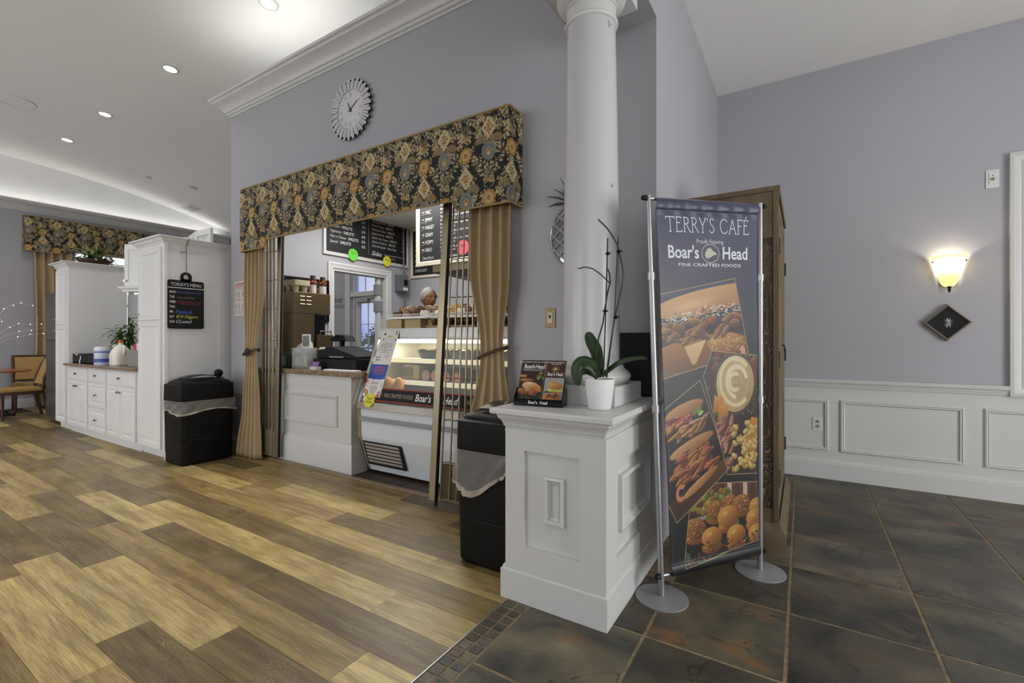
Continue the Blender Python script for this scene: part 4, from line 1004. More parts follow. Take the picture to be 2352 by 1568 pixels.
# ------------------------------------------------------------------ servery counter
f = FY(0, 2.77, 0)
sc = thing('servery_counter', 'white panelled servery counter under the cash register', 'counter', (-4.15, 2.95, 0))
m = MB().box(-4.86, -3.45, 2.775, 3.30, 0, 0.878); m.build('body', WHITE, sc)
m = MB().profile([(0, 0), (0.02, 0), (0.02, 0.22), (0.014, 0.235), (0.008, 0.262), (0, 0.265)], [(-4.86, 2.775, 0, -1, 0), (-3.45, 2.775, 1, -1, 0), (-3.45, 2.93, 1, 0, 0)]); m.build('baseboard', WHITE, sc, smooth=25)
m = MB(); moulding(m, FY(0, 2.775, 0), -4.48, -3.64, 0.40, 0.70, 0.04, PANEL); m.build('panel_moulding', WHITE, sc, smooth=20)
m = MB().box(-4.86, -3.45, 2.768, 2.775, 0.77, 0.878).box(-3.57, -3.45, 2.768, 2.775, 0.265, 0.77); m.build('face_frame', WHITE, sc)
m = MB().prism([(-4.88, 2.735), (-3.37, 2.735), (-3.31, 2.768), (-3.395, 2.84), (-3.395, 3.34), (-4.88, 3.34)], lambda p, q, t: (p, q, t), 0.8785, 0.925)
tag(recenter(m.build('servery_countertop', GRANITE, bevel=0.006)), 'brown granite worktop of the servery counter', 'countertop')
ZS = 0.925

# brown quarry tiles and threshold at the foot of the display case
KT = mat('brown_quarry_tile', (70, 56, 46), 0.5, var=(4, 0.2))
MB().box(-4.86, XS - 0.14, 2.69, YK, -0.1, -0.0032).build('kitchen_grout', mat('kitchen_grout', (120, 104, 88), 0.8), fl)
tile = MB().box(0.002, 0.148, 0.002, 0.148, -0.01, 0.0).build('quarry_tile', KT, fl, local=True); tile.location = (-3.43, 2.735, 0)
for i in range(12):
    for j in range(2):
        if i + j == 0: continue
        t = tile.copy(); COL.objects.link(t); t.location = (-3.43 + 0.15 * i, 2.735 + 0.15 * j, 0)
MB().box(-4.86, OX1, 2.695, 2.735, -0.003, 0.008).build('threshold_strip', mat('wood_threshold', (140, 124, 98), 0.5), fl)

# ------------------------------------------------------------------ refrigerated display case
X0, X1 = -3.385, -1.74
ORD = ('first', 'second', 'third', 'fourth', 'fifth', 'sixth', 'seventh', 'eighth', 'ninth', 'tenth', 'eleventh', 'twelfth')
_before = set(bpy.data.objects)      # the case and all on it is laid out 5 cm high and lowered at the end
dc = thing('display_case', 'refrigerated glass deli case lit from inside, behind the gate', 'display case', ((X0 + X1) / 2, 3.2, 0))
CASEW = mat('case_white_enamel', (212, 216, 222), 0.3)
side = [(2.905, 0.08), (2.79, 0.40), (2.785, 0.66), (2.80, 0.705), (3.02, 1.29), (3.05, 1.37), (3.62, 1.37), (3.62, 0.03)]
m = MB().prism([(2.92, 0.08), (2.81, 0.40), (2.80, 0.655), (3.60, 0.655), (3.60, 0.08)], lambda p, q, t: (t, p, q), X0 + 0.02, X1 - 0.02); m.build('body', CASEW, dc)
for (xa, xb) in ((X0, X0 + 0.018), (X1 - 0.018, X1)): MB().prism(side[:3] + [(2.83, 0.66), (2.83, 0.40), (2.95, 0.08)], lambda p, q, t: (t, p, q), xa, xb).build('chrome_edge', mat('warm_chrome', (196, 176, 148), 0.15, 1.0), dc)
m = MB(); m.prism([(2.80, 0.655), (2.775, 0.655), (2.775, 0.715), (2.80, 0.715)], lambda p, q, t: (t, p, q), X0, X1); m.build('nose_band', CHROME, dc, bevel=0.004)
m = MB(); m.prism([(2.795, 0.545), (2.785, 0.545), (2.785, 0.585), (2.795, 0.585)], lambda p, q, t: (t, p, q), X0 + 0.02, X1 - 0.02); m.build('bumper', mat('grey_bumper', (140, 144, 150), 0.4), dc, bevel=0.003)
LINER = mat('cream_liner', (226, 220, 200), 0.4)
m = MB(); m.box(X0 + 0.02, X1 - 0.02, 3.56, 3.60, 0.66, 1.34); m.build('back_liner', LINER, dc)
for (xa, xb) in ((X0 + 0.004, X0 + 0.02), (X1 - 0.02, X1 - 0.004)): MB().prism([(2.81, 0.66), (3.04, 1.29), (3.60, 1.33), (3.60, 0.66)], lambda p, q, t: (t, p, q), xa, xb).build('end_liner', LINER, dc)
m = MB().box(X0, X1, 3.03, 3.62, 1.30, 1.37); m.prism([(3.015, 1.27), (3.03, 1.37), (3.05, 1.37), (3.035, 1.27)], lambda p, q, t: (t, p, q), X0, X1); m.build('top_canopy', STEEL, dc)
m = MB(); m.prism([(3.02, 1.282), (3.016, 1.288), (3.028, 1.288), (3.03, 1.282)], lambda p, q, t: (t, p, q), X0, X1); m.build('canopy_gasket', BLACK, dc)
m = MB(); m.prism([(2.795, 0.72), (3.012, 1.275), (3.018, 1.275), (2.801, 0.72)], lambda p, q, t: (t, p, q), X0 + 0.03, X1 - 0.03); m.build('front_glass', THINGLASS, dc)
for (xa, xb) in ((X0, X0 + 0.03), (X1 - 0.03, X1)): MB().prism([(2.782, 0.70), (3.01, 1.29), (3.03, 1.29), (2.81, 0.70)], lambda p, q, t: (t, p, q), xa, xb).build('glass_edge_trim', CHROME, dc)
m = MB().tube([(X0 + 0.06, 3.12, 1.255), (X1 - 0.06, 3.12, 1.255)], 0.018, 12); m.build('lamp_tube', mat('case_lamp', (255, 250, 235), 0.3, emit=((255, 244, 214), 7.0)), dc, smooth=60)
o = area_light('case_lamp_light', ((X0 + X1) / 2, 3.14, 1.235), (0, 0, 0), X1 - X0 - 0.15, 0.05, 9, (1.0, 0.92, 0.74)); o.parent = dc; o.location = Vector(o.location) - dc.location
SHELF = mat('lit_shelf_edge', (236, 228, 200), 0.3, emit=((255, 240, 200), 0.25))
for (z, y) in ((1.09, 3.10), (0.90, 3.02)):
    s_ = MB().box(X0 + 0.03, X1 - 0.03, y, 3.55, z - 0.008, z).build('shelf', mat('case_shelf', (214, 216, 212), 0.25), dc)
    MB().box(X0 + 0.03, X1 - 0.03, y - 0.008, y, z - 0.035, z + 0.006).build('shelf_edge', SHELF, s_)
m = MB().box(X0 + 0.02, X1 - 0.02, 2.82, 3.56, 0.66, 0.72); m.build('deck', mat('steel_deck', (170, 168, 160), 0.3, 0.6), dc)
# sign strip along the foot of the glass
nrm = Vector((0, 1.275 - 0.72, -(3.012 - 2.795))).normalized(); upv = Vector((0, 3.012 - 2.795, 1.275 - 0.72)).normalized()
sf = frame((0, 2.79, 0.722), (1, 0, 0), upv)
g = thing('sign_strip', 'black and red lettered sign strip along the deli case glass', 'sign', (-2.5, 2.78, 0.72))
m = MB(); fbox(m, sf, -3.17, -1.80, 0.0, 0.128, 0.004, 0.008); m.build('strip', BLACKM, g)
m = MB(); fbox(m, sf, -3.17, -1.80, 0.118, 0.128, 0.008, 0.0085); m.build('red_line', mat('sign_red', (150, 48, 32), 0.5), g)
m = MB(); fbox(m, sf, -3.17, -1.80, 0.008, 0.018, 0.008, 0.0085); m.build('red_line', MATS['sign_red'], g)
SILV = mat('silver_lettering', (176, 160, 140), 0.5)
m = MB(); m.text('FINE CRAFTED FOODS', sf, -3.07, 0.05, 0.05, d=0.009, maxw=0.34); m.build('lettering', SILV, g)
MB().text("Boar's", sf, -2.70, 0.04, 0.085, d=0.009, bold=0.015, xs=0.8).build('brand_lettering', WTEXT, g)
m = MB(); m.text('Head', sf, -2.40, 0.04, 0.085, d=0.009, bold=0.015, xs=0.8); m.build('brand_lettering', WTEXT, g)
m = MB(); m.text('FINE CRAFTED FOODS', sf, -2.18, 0.05, 0.05, d=0.009, maxw=0.34); m.build('lettering', SILV, g)
def boar_emblem(fr, cx, cy, w, d, name, material, parent, ring=True):
    """oval emblem with a boar's head facing right"""
    m = MB(); h = w * 0.8; n = 36
    if ring:
        vs = []
        for i in range(n):
            t = 2 * math.pi * i / n
            for k in (1.0, 0.93): vs.append(fr(cx + w / 2 * k * math.cos(t), cy + h / 2 * k * math.sin(t), d))
        m.add(vs, [(2 * i, 2 * ((i + 1) % n), 2 * ((i + 1) % n) + 1, 2 * i + 1) for i in range(n)])
    out = [(-0.30, -0.10), (-0.26, 0.06), (-0.20, 0.10), (-0.19, 0.16), (-0.12, 0.17), (-0.10, 0.23), (-0.03, 0.20), (0.02, 0.25), (0.06, 0.17), (0.13, 0.13), (0.20, 0.07), (0.30, 0.04), (0.33, -0.02), (0.28, -0.06), (0.20, -0.05), (0.12, -0.10), (0.04, -0.13), (-0.02, -0.19), (-0.07, -0.15), (-0.12, -0.24), (-0.16, -0.16), (-0.23, -0.22), (-0.24, -0.14)]
    fprism(m, fr, [(cx + x * w * 1.05, cy + y * w * 1.05) for x, y in out], d - 0.0004, d + 0.0002)
    return m.build(name, material, parent)
boar_emblem(sf, -2.455, 0.068, 0.075, 0.0092, 'emblem', GOLD, g)
m = MB()
for i in range(5):
    a = 6.283 * i / 5; c = sf(-3.12 + 0.018 * math.cos(a), 0.07 + 0.022 * math.sin(a), 0.009)
    m.tube([(c[0] + 0.012 * math.cos(t), c[1], c[2] + 0.014 * math.sin(t)) for t in [6.283 * k / 10 for k in range(11)]], 0.0018, 5)
m.build('scroll_mark', SILV, g)
# louvred grille
lf = frame((0, 2.858, 0.225), (1, 0, 0), (0, -0.11, 0.37))
gm = MB(); fbox(gm, lf, -3.345, -2.87, -0.085, 0.145, 0.0, 0.006); gm.build('grille_recess', BLACKM, dc)
for i in range(6):
    z = -0.06 + i * 0.034; m = MB(); x0 = -3.32; x1 = -2.895
    m.add([lf(x0, z, 0.008), lf(x1, z, 0.008), lf(x1, z + 0.024, 0.02), lf(x0, z + 0.024, 0.02), lf(x0, z + 0.004, 0.006), lf(x1, z + 0.004, 0.006), lf(x1, z + 0.026, 0.012), lf(x0, z + 0.026, 0.012)], [(0, 1, 2, 3), (4, 7, 6, 5), (0, 4, 5, 1), (3, 2, 6, 7), (0, 3, 7, 4), (1, 5, 6, 2)])
    m.build('grille_slat', mat('grille_slats', (196, 188, 176), 0.35, 0.3), dc)

# ---- food in the case
LOAF = mat('bread_crust', (176, 116, 54), 0.4, var=(9, 0.35))
for i, (x, y) in enumerate(((-3.20, 2.975), (-3.075, 2.985))):
    m = MB().ball((x, y, 0.80), 0.1, 18, 12, sc=(0.60, 0.42, 1.05)); o = m.build('bread_loaf', LOAF, smooth=60); recenter(o); o.location.z = 0.7205
    tag(o, ('round golden loaf at the left end of the deli case' , 'round golden loaf standing right of its twin in the deli case')[i], 'bread', 'loaves in the deli case')
def case_food():
    DK = mat('dark_meat_casing', (44, 30, 26), 0.4); PK = mat('cut_ham', (150, 104, 88), 0.4, var=(60, 0.3)); OR = mat('cut_sausage', (160, 92, 50), 0.4)
    for i, (x, r, fc) in enumerate(((-2.83, 0.05, PK), (-2.72, 0.052, PK), (-2.60, 0.045, OR), (-2.49, 0.045, OR), (-2.22, 0.06, DK), (-2.08, 0.06, DK))):
        t = thing('deli_meat', 'deli meat log, ' + ORD[i] + ' from the left on the lower case shelf', 'meat', (x, 3.2, 0.9), 'deli meats on the lower shelf')
        z = 0.9005 + r; MB().tube([(x, 3.075, z), (x, 3.5, z)], r, 16).build('casing', DK, t, smooth=50); MB().tube([(x, 3.068, z), (x, 3.0755, z)], r * 0.93, 16).build('cut_face', fc, t, smooth=50)
    t = thing('bagged_bread', 'bagged sliced bread with a printed label in the deli case', 'bread', (-3.05, 3.2, 0.9))
    MB().box(-3.14, -2.92, 3.08, 3.4, 0.901, 1.04).build('bag', mat('bag_brown', (150, 124, 84), 0.3), t, bevel=0.03); MB().box(-3.12, -3.0, 3.073, 3.079, 0.93, 1.02).build('label', mat('bag_label', (92, 84, 66), 0.5), t)
    for i, (x0, x1) in enumerate(((-3.05, -2.72), (-2.68, -2.36), (-2.30, -1.95))):
        t = thing('food_tray', ('black scalloped food tray at the left of the upper case shelf', 'black scalloped food tray in the middle of the upper case shelf', 'black scalloped food tray at the right of the upper case shelf')[i], 'tray', ((x0 + x1) / 2, 3.3, 1.09), 'black trays on the case shelf')
        m = MB(); n = 40; top = []; bot = []
        for k in range(n):
            a = 6.283 * k / n; w = 1 + 0.03 * math.sin(8 * a * 2)
            ex = abs(math.cos(a)) ** 0.5 * (1 if math.cos(a) > 0 else -1); ey = abs(math.sin(a)) ** 0.5 * (1 if math.sin(a) > 0 else -1)
            top.append(((x0 + x1) / 2 + (x1 - x0) / 2 * ex * w, 3.32 + 0.18 * ey * w, 1.175 + 0.006 * math.sin(10 * a))); bot.append(((x0 + x1) / 2 + (x1 - x0) / 2 * ex * 0.85, 3.32 + 0.15 * ey, 1.0905))
        m.add(bot + top, [tuple(range(n - 1, -1, -1))] + [(k, (k + 1) % n, n + (k + 1) % n, n + k) for k in range(n)]); m.build('tray', BLACK, t, smooth=40)
        m = MB(); random.seed(20 + i)
        for k in range(26): m.ball(((x0 + x1) / 2 + random.uniform(-0.42, 0.42) * (x1 - x0), 3.32 + random.uniform(-0.13, 0.13), 1.15 + random.uniform(0, 0.02)), random.uniform(0.016, 0.03), 7, 5, sc=(1, 1, 0.6))
        q = m.build('salad', mat('salad_mix', (120, 104, 60), 0.5, var=(40, 0.5)), t, smooth=60); q['kind'] = 'stuff'
case_food()
# flyers and the yellow starburst taped on the glass
def starburst(cx, cy, r, fr, col, label, txt, n=18, d=0.0):
    t = thing('starburst_tag', label, 'tag', fr(cx, cy, d), 'starburst price tags')
    m = MB(); fprism(m, fr, [(cx + (r if i % 2 else r * 0.86) * math.cos(math.pi * i / n), cy + (r if i % 2 else r * 0.86) * math.sin(math.pi * i / n)) for i in range(2 * n)], d, d + 0.002)
    m.build('card', mat('card_%d_%d' % (col[0], col[2]), col, 0.6), t)
    for i, s in enumerate(txt): MB().text(s, fr, cx, cy + 0.1 * r - i * 0.5 * r, r * 0.5, align='CENTER', d=d + 0.0025, shear=0.2).build('handwriting', BTEXT, t)
    return t
gl = frame((0, 2.7855, 0.722), (1, 0, 0), upv)
starburst(-3.225, 0.012, 0.068, gl, (222, 216, 52), 'yellow starburst tag under the flyers on the case glass', ('Yogurt', 'Parfait'), 12, 0.008)
def flyer_base(name, label, x0, w, y0, h, cv, d):
    fr = frame(gl(x0, y0, d), (1, 0, 0), upv); t = thing(name, label, 'flyer', fr(w / 2, 0, 0))
    m = MB(); fbox(m, fr, 0, w, 0, h, -0.001, 0.0); m.build('sheet', PAPER, t); flat_print('print', cv, fr, print_mat('paper_print', 0.5), t, 0.0008)
    return t, fr
cv = Canvas(0.22, 0.30, 500, (226, 222, 218))
cv.poly([(0, 0.15), (0.22, 0.15), (0.22, 0.30), (0, 0.30)], (48, 84, 168)).ell(0.03, 0.145, 0.05, 0.02, (226, 222, 218)).ell(0.12, 0.142, 0.07, 0.018, (226, 222, 218)).ell(0.2, 0.145, 0.04, 0.02, (226, 222, 218))
for k, c in enumerate(((200, 60, 40), (224, 180, 50), (60, 130, 70))): cv.ring(0.01, 0.01, 0.05 - 0.011 * k, 0.05 - 0.011 * k, 0.011, c)
cv.ring(0.19, 0.03, 0.012, 0.016, 0.008, (180, 30, 40)).line([(0.17, 0.008), (0.21, 0.008)], 0.008, (180, 30, 40)).line([(0.02, 0.09), (0.01, 0.11)], 0.004, (30, 60, 60)).line([(0.2, 0.09), (0.19, 0.115)], 0.004, (30, 60, 60)).poly([(0.0, 0.13), (0.03, 0.12), (0.01, 0.155), (0, 0.16)], (214, 100, 40))
t, fr = flyer_base('flyer', 'blue and white flyer with a rainbow taped on the case glass', -3.335, 0.22, 0.045, 0.29, cv, 0.0045)
m = MB()
for s, y in (("DINNER & A", 0.262), ('MOVIE NIGHT', 0.236), ('FRI JULY 12', 0.21)): m.text(s, fr, 0.12, y, 0.024, align='CENTER', d=0.0012, bold=0.02, maxw=0.15)
m.build('orange_lettering', mat('orange_ink', (206, 88, 44), 0.6), t)
m = MB()
for s, y in (('Friday Summer', 0.128), ('Hours until 7PM', 0.114), ('Order anything', 0.088), ('from the menu and', 0.074), ('Food runners will', 0.060), ('deliver it to you', 0.046), ('poolside', 0.032)): m.text(s, fr, 0.11, y, 0.013, align='CENTER', d=0.0012, bold=0.015)
m.build('black_lettering', BTEXT, t)
cv = Canvas(0.22, 0.34, 500, (222, 218, 214))
for (x, y) in ((0.04, 0.30), (0.19, 0.305), (0.19, 0.325), (0.045, 0.25), (0.20, 0.245), (0.03, 0.075), (0.06, 0.075), (0.03, 0.05), (0.06, 0.05)): cv.ell(x, y, 0.008, 0.009, (34, 70, 46))
cv.poly([(0.04, 0.292), (0.06, 0.292), (0.05, 0.318), (0.04, 0.32)], (34, 70, 46)); cv.poly([(0.09, 0.274), (0.15, 0.274), (0.15, 0.287), (0.09, 0.287)], (206, 170, 60))
rr_ = random.Random(2); pts = [(0.06 + 0.014 * i, 0.245 + 0.022 * rr_.uniform(-1, 1)) for i in range(9)]; cv.line(pts, 0.002, (120, 116, 116))
t, fr = flyer_base('flyer', 'tall white flyer with small green motifs on the case glass', -3.325, 0.22, 0.336, 0.30, cv, 0.003)
m = MB()
for i in range(8): m.text(('Join us for a special summer', 'Wednesday breakfast on the patio', 'Weekend brunch and omelettes', 'Breads, desserts, cakes and more', 'to order', 'Please order two days ahead at the', 'cafe counter', 'Orders ready on the day')[i], fr, 0.11, 0.208 - i * 0.0125, 0.011, align='CENTER', d=0.0012, bold=0.012, maxw=0.19)
m.build('black_lettering', BTEXT, t)
m = MB()
for i, y in enumerate((0.098, 0.085, 0.072)): m.text(('Pickup  $12', 'Delivery  $14', 'Thank you')[i], fr, 0.15, y, 0.011, align='CENTER', d=0.0012)
m.build('red_lettering', MATS['sign_red'], t)

# ---- on top of the case: boxes, wire trays and pastries
ZT2 = 1.3705
def wire_tray(x0, x1, y0, y1, z, label):
    t = thing('wire_tray', label, 'tray', ((x0 + x1) / 2, (y0 + y1) / 2, z), 'white wire trays')
    WIRE = mat('white_wire', (226, 226, 226), 0.35)
    m = MB()
    for zz_ in (z + 0.004, z + 0.04): m.tube([(x0, y0, zz_), (x1, y0, zz_), (x1, y1, zz_), (x0, y1, zz_), (x0, y0, zz_)], 0.004, 6)
    m.build('rim', WIRE, t, smooth=60)
    m = MB(); n = int((x1 - x0) / 0.018)
    for i in range(n + 1): x = x0 + (x1 - x0) * i / n; m.tube([(x, y0, z + 0.04), (x, y0, z + 0.004), (x, y1, z + 0.004), (x, y1, z + 0.04)], 0.0022, 4)
    for i in range(10): y = y0 + (y1 - y0) * i / 9; m.tube([(x0, y, z + 0.04), (x0, y, z + 0.004), (x1, y, z + 0.004), (x1, y, z + 0.04)], 0.0022, 4)
    q = m.build('wires', WIRE, t); q['kind'] = 'stuff'
    m = MB().box(x0 + 0.02, x1 - 0.02, y0 + 0.02, y1 - 0.02, z + 0.008, z + 0.0235); m.build('paper_liner', PAPER, t, bevel=0.005)
    return t
KRAFT = mat('kraft_card', (186, 164, 122), 0.7)
def carton(x0, x1, y0, y1, z0, z1, label):
    t = thing('cake_box', label, 'box', ((x0 + x1) / 2, (y0 + y1) / 2, z0), 'cartons on the deli case')
    MB().box(x0, x1, y0, y1, z0, z1 - 0.002).build('box', KRAFT, t, bevel=0.003); MB().box(x0 - 0.002, x1 + 0.002, y0 - 0.002, y1 + 0.002, z1 - 0.012, z1).build('lid', KRAFT, t)
    return t
carton(-3.36, -3.16, 3.10, 3.42, ZT2, 1.455, 'tan carton at the left end of the deli case top')
carton(-3.14, -2.94, 3.12, 3.42, ZT2, 1.455, 'tan carton second from the left on the deli case')
carton(-2.925, -2.84, 3.2, 3.42, ZT2, 1.455, 'narrow tan carton beside the muffin trays')
for i, (x0, x1) in enumerate(((-2.82, -2.55), (-2.54, -2.27), (-2.26, -1.99))):
    t = thing('muffin_tray', ('shallow tan muffin tray nearest the cartons', 'shallow tan muffin tray behind the gate post', 'shallow tan muffin tray seen through the gate rods')[i], 'tray', ((x0 + x1) / 2, 3.15, ZT2), 'muffin trays on the deli case')
    m = MB(); b = [(x0 + 0.02, 3.06, ZT2), (x1 - 0.02, 3.06, ZT2), (x1 - 0.02, 3.26, ZT2), (x0 + 0.02, 3.26, ZT2)]; tp = [(x0, 3.045, ZT2 + 0.02), (x1, 3.045, ZT2 + 0.02), (x1, 3.275, ZT2 + 0.02), (x0, 3.275, ZT2 + 0.02)]
    m.hexa(b, tp); m.build('tray', KRAFT, t)
    for k in range(3):
        c = (x0 + 0.05 + 0.085 * k, 3.13, ZT2 + 0.0205); u = thing('muffin', 'dark chocolate muffin, ' + ORD[3 * i + k] + ' from the left along the tan trays', 'muffin', c, 'muffins on the deli case')
        MB().lathe([(0, 0), (0.026, 0), (0.036, 0.035)], c, 14, caps=False).build('cup', mat('muffin_cup', (52, 34, 22), 0.6), u, smooth=40); MB().ball((c[0], c[1], c[2] + 0.038), 0.04, 12, 8, sc=(1, 1, 0.6)).build('top', mat('muffin_top', (92, 54, 28), 0.5, var=(40, 0.5)), u, smooth=60)
# golden bread behind the muffins
m = MB().ball((-2.42, 3.36, ZT2 + 0.055), 0.038, 20, 12, sc=(9.6, 1.8, 1.08)); tag(recenter(m.build('baguette_loaf', mat('glossy_bread', (176, 112, 40), 0.3, var=(30, 0.35)), smooth=60)), 'long glossy golden bread loaf behind the muffins', 'bread').location.z = ZT2
wire_tray(-3.33, -2.80, 3.06, 3.48, 1.4555, 'white wire pastry tray resting on the tan cartons')
wire_tray(-2.79, -1.95, 3.08, 3.48, 1.4555, 'longer white wire pastry tray over the muffins')
m = MB()
for (x, y) in ((-2.77, 3.45), (-1.97, 3.45), (-1.97, 3.28)): m.tube([(x, y, ZT2), (x, y, 1.457)], 0.006, 6)
q = m.build('tray_leg', MATS['white_wire'], bpy.data.objects['wire_tray.001'])
random.seed(31)
PC = [mat('pastry_dark', (92, 68, 52), 0.6, var=(50, 0.6)), mat('pastry_white', (226, 218, 204), 0.6, var=(50, 0.35)), mat('pastry_gold', (200, 164, 92), 0.5, var=(50, 0.3)), mat('pastry_brown', (146, 118, 90), 0.6, var=(40, 0.7))]
def pastry(x, y, z, s, mi, rz):
    m = MB(); n = 10; vs = []
    for k in range(n):
        a = 6.283 * k / n
        for (r, h) in ((0.9, 0), (1.05, 0.5), (0.75, 1.0)):
            q = r * s * random.uniform(0.85, 1.12); vs.append((q * math.cos(a) * 1.25, q * math.sin(a), h * s * 1.1 * random.uniform(0.85, 1.15) if h else 0))
    vs.append((0, 0, s * 1.15)); fs = []
    for k in range(n):
        k2 = (k + 1) % n; fs += [(3 * k, 3 * k2, 3 * k2 + 1, 3 * k + 1), (3 * k + 1, 3 * k2 + 1, 3 * k2 + 2, 3 * k + 2), (3 * k + 2, 3 * k2 + 2, 3 * n)]
    fs.append(tuple(3 * k for k in range(n - 1, -1, -1))); m.add(vs, fs)
    o = m.build('pastry', PC[mi], smooth=30); o.location = (x, y, z); o.rotation_euler.z = rz
    return o
z = 1.4555 + 0.012
PNAME = ('dark chocolate', 'sugar dusted white', 'golden', 'brown frosted')
for (x0, x1, per, tr) in ((-3.27, -2.86, 4, 'short'), (-2.73, -2.02, 7, 'long')):
    for row, (y, rn) in enumerate(((3.15, 'front'), (3.26, 'middle'), (3.37, 'back'))):
        for k in range(per):
            x = x0 + (x1 - x0) * (k + 0.15 + 0.35 * (row % 2)) / (per - 0.5); s = random.uniform(0.044, 0.052); mi = random.choice((0, 0, 1, 1, 2, 3, 3))
            o = pastry(x, y, z + 0.012, s, mi, random.uniform(-0.5, 0.5))
            tag(o, '%s pastry, %s from left, %s row of the %s wire tray' % (PNAME[mi], ORD[k], rn, tr), 'pastry', 'pastries on the wire trays')
for (x0, dx, per, tr) in ((-3.215, 0.115, 4, 'short'), (-2.685, 0.105, 7, 'long')):
    for (y, rn) in ((3.185, 'front'), (3.30, 'back')):
        for k in range(per):
            mi = random.choice((0, 1, 1, 2, 3, 3)); o = pastry(x0 + dx * k - (0.03 if rn == 'back' else 0), y, z + 0.064, random.uniform(0.036, 0.05), mi, random.uniform(-0.5, 0.5))
            tag(o, '%s pastry on top, %s from left, %s row of the %s wire tray' % (PNAME[mi], ORD[k], rn, tr), 'pastry', 'pastries on the wire trays')
for _o in set(bpy.data.objects) - _before:
    if _o.parent is None: _o.location.z -= 0.05
# white door post with grey clamps inside the doorway
ps = thing('clamp_post', 'white post with two grey clamp blocks inside the kitchen doorway', 'post', (-5.27, 4.70, 0))
m = MB().box(-5.30, -5.24, 4.67, 4.73, 0.001, 2.11); m.build('post', WHITE, ps, bevel=0.003)
for z_ in (1.62, 1.86):
    m = MB().box(-5.31, -5.23, 4.65, 4.755, z_, z_ + 0.16); m.build('clamp', mat('clamp_grey', (146, 148, 150), 0.4, 0.3), ps, bevel=0.006)
# ------------------------------------------------------------------ folding security gates
GATE = mat('gate_champagne_steel', (150, 138, 114), 0.34, 0.7)
GSTEEL = mat('gate_rod_steel', (164, 152, 130), 0.3, 0.9)
def gate(name, label, base, tops, bots, post_b, post_t, rows, groove):
    t = thing(name, label, 'gate', base, 'folding servery gates')
    # lead post: channel section
    b, tp = Vector(post_b), Vector(post_t); w, dp = 0.058, 0.04
    m = MB(); q = [(-w / 2, -dp / 2), (w / 2, -dp / 2), (w / 2, dp / 2), (-w / 2, dp / 2)]
    m.hexa([(b.x + x, b.y + y, b.z) for x, y in q], [(tp.x + x, tp.y + y, tp.z) for x, y in q]); p = m.build('lead_post', GATE, t, bevel=0.004)
    m = MB(); q = [(w / 2, -0.012), (w / 2 + groove, -0.012), (w / 2 + groove, 0.012), (w / 2, 0.012)]
    m.hexa([(b.x + x, b.y + y, b.z) for x, y in q], [(tp.x + x, tp.y + y, tp.z) for x, y in q]); m.build('post_groove', BLACKM, p)
    for (a, c) in zip(bots, tops):
        MB().tube([a, c], 0.0065, 8).build('rod', GSTEEL, t, smooth=60)
    for f_ in rows:
        for i in range(len(bots) - 1):
            pa = Vector(bots[i]).lerp(Vector(tops[i]), f_); pb = Vector(bots[i + 1]).lerp(Vector(tops[i + 1]), f_)
            if (pa - pb).length < 0.004: continue
            MB().tube([pa, pb], 0.0045, 5).build('link', GSTEEL, t)
    for i in range(0, len(bots) - 1):
        pa, pb = Vector(bots[i]), Vector(bots[i + 1]); pa2 = pa.lerp(Vector(tops[i]), 0.115); pb2 = pb.lerp(Vector(tops[i + 1]), 0.115)
        n = (pb - pa).cross(Vector((0, 0, 1))).normalized() * 0.002
        m = MB(); m.hexa([pa - n, pb - n, pb + n, pa + n], [pa2 - n, pb2 - n, pb2 + n, pa2 + n]); m.build('kick_plate', GATE, t)
    return t
ROWF = [0.12, 0.26, 0.40, 0.53, 0.67, 0.80, 0.93]
xs = [-4.785 + 0.030 * i for i in range(9)]
gl_ = gate('security_gate', 'folded champagne steel gate stacked at the left of the opening', (-4.65, 2.74, 0),
     [(x + 0.03, 2.708 + 0.016 * (-1) ** i, 2.27) for i, x in enumerate(xs)], [(x, 2.708 + 0.016 * (-1) ** i, 0.03) for i, x in enumerate(xs)], (-4.50, 2.705, 0.03), (-4.43, 2.705, 2.27), ROWF, 0.001)
m = MB().box(-4.49, -4.465, 2.675, 2.684, 1.14, 1.30); m.build('latch_plate', ALU, gl_)
m = MB().ball((-4.51, 2.672, 1.22), 0.012, 10, 8); m.build('lock', CHROME, gl_, smooth=60)
n = 17
tb = [(-2.205 + (-1.84 + 2.205) * (i / (n - 1)) ** 0.9, 2.70 + 0.03 * (i % 2), 2.26) for i in range(n)]
bb = [(-2.255 + (-1.86 + 2.255) * (i / (n - 1)) ** 0.8, 2.60 + 0.10 * (i / (n - 1)) + 0.045 * (i % 2), 0.05) for i in range(n)]
gr = gate('security_gate', 'leaning folding gate of steel rods across the deli case', (-2.05, 2.66, 0), tb, bb, (-2.31, 2.585, 0.035), (-2.255, 2.69, 2.26), ROWF, 0.004)
m = MB().box(-2.30, -2.28, 2.585, 2.60, 0.0, 0.05); m.build('floor_pin', BLACKM, gr)

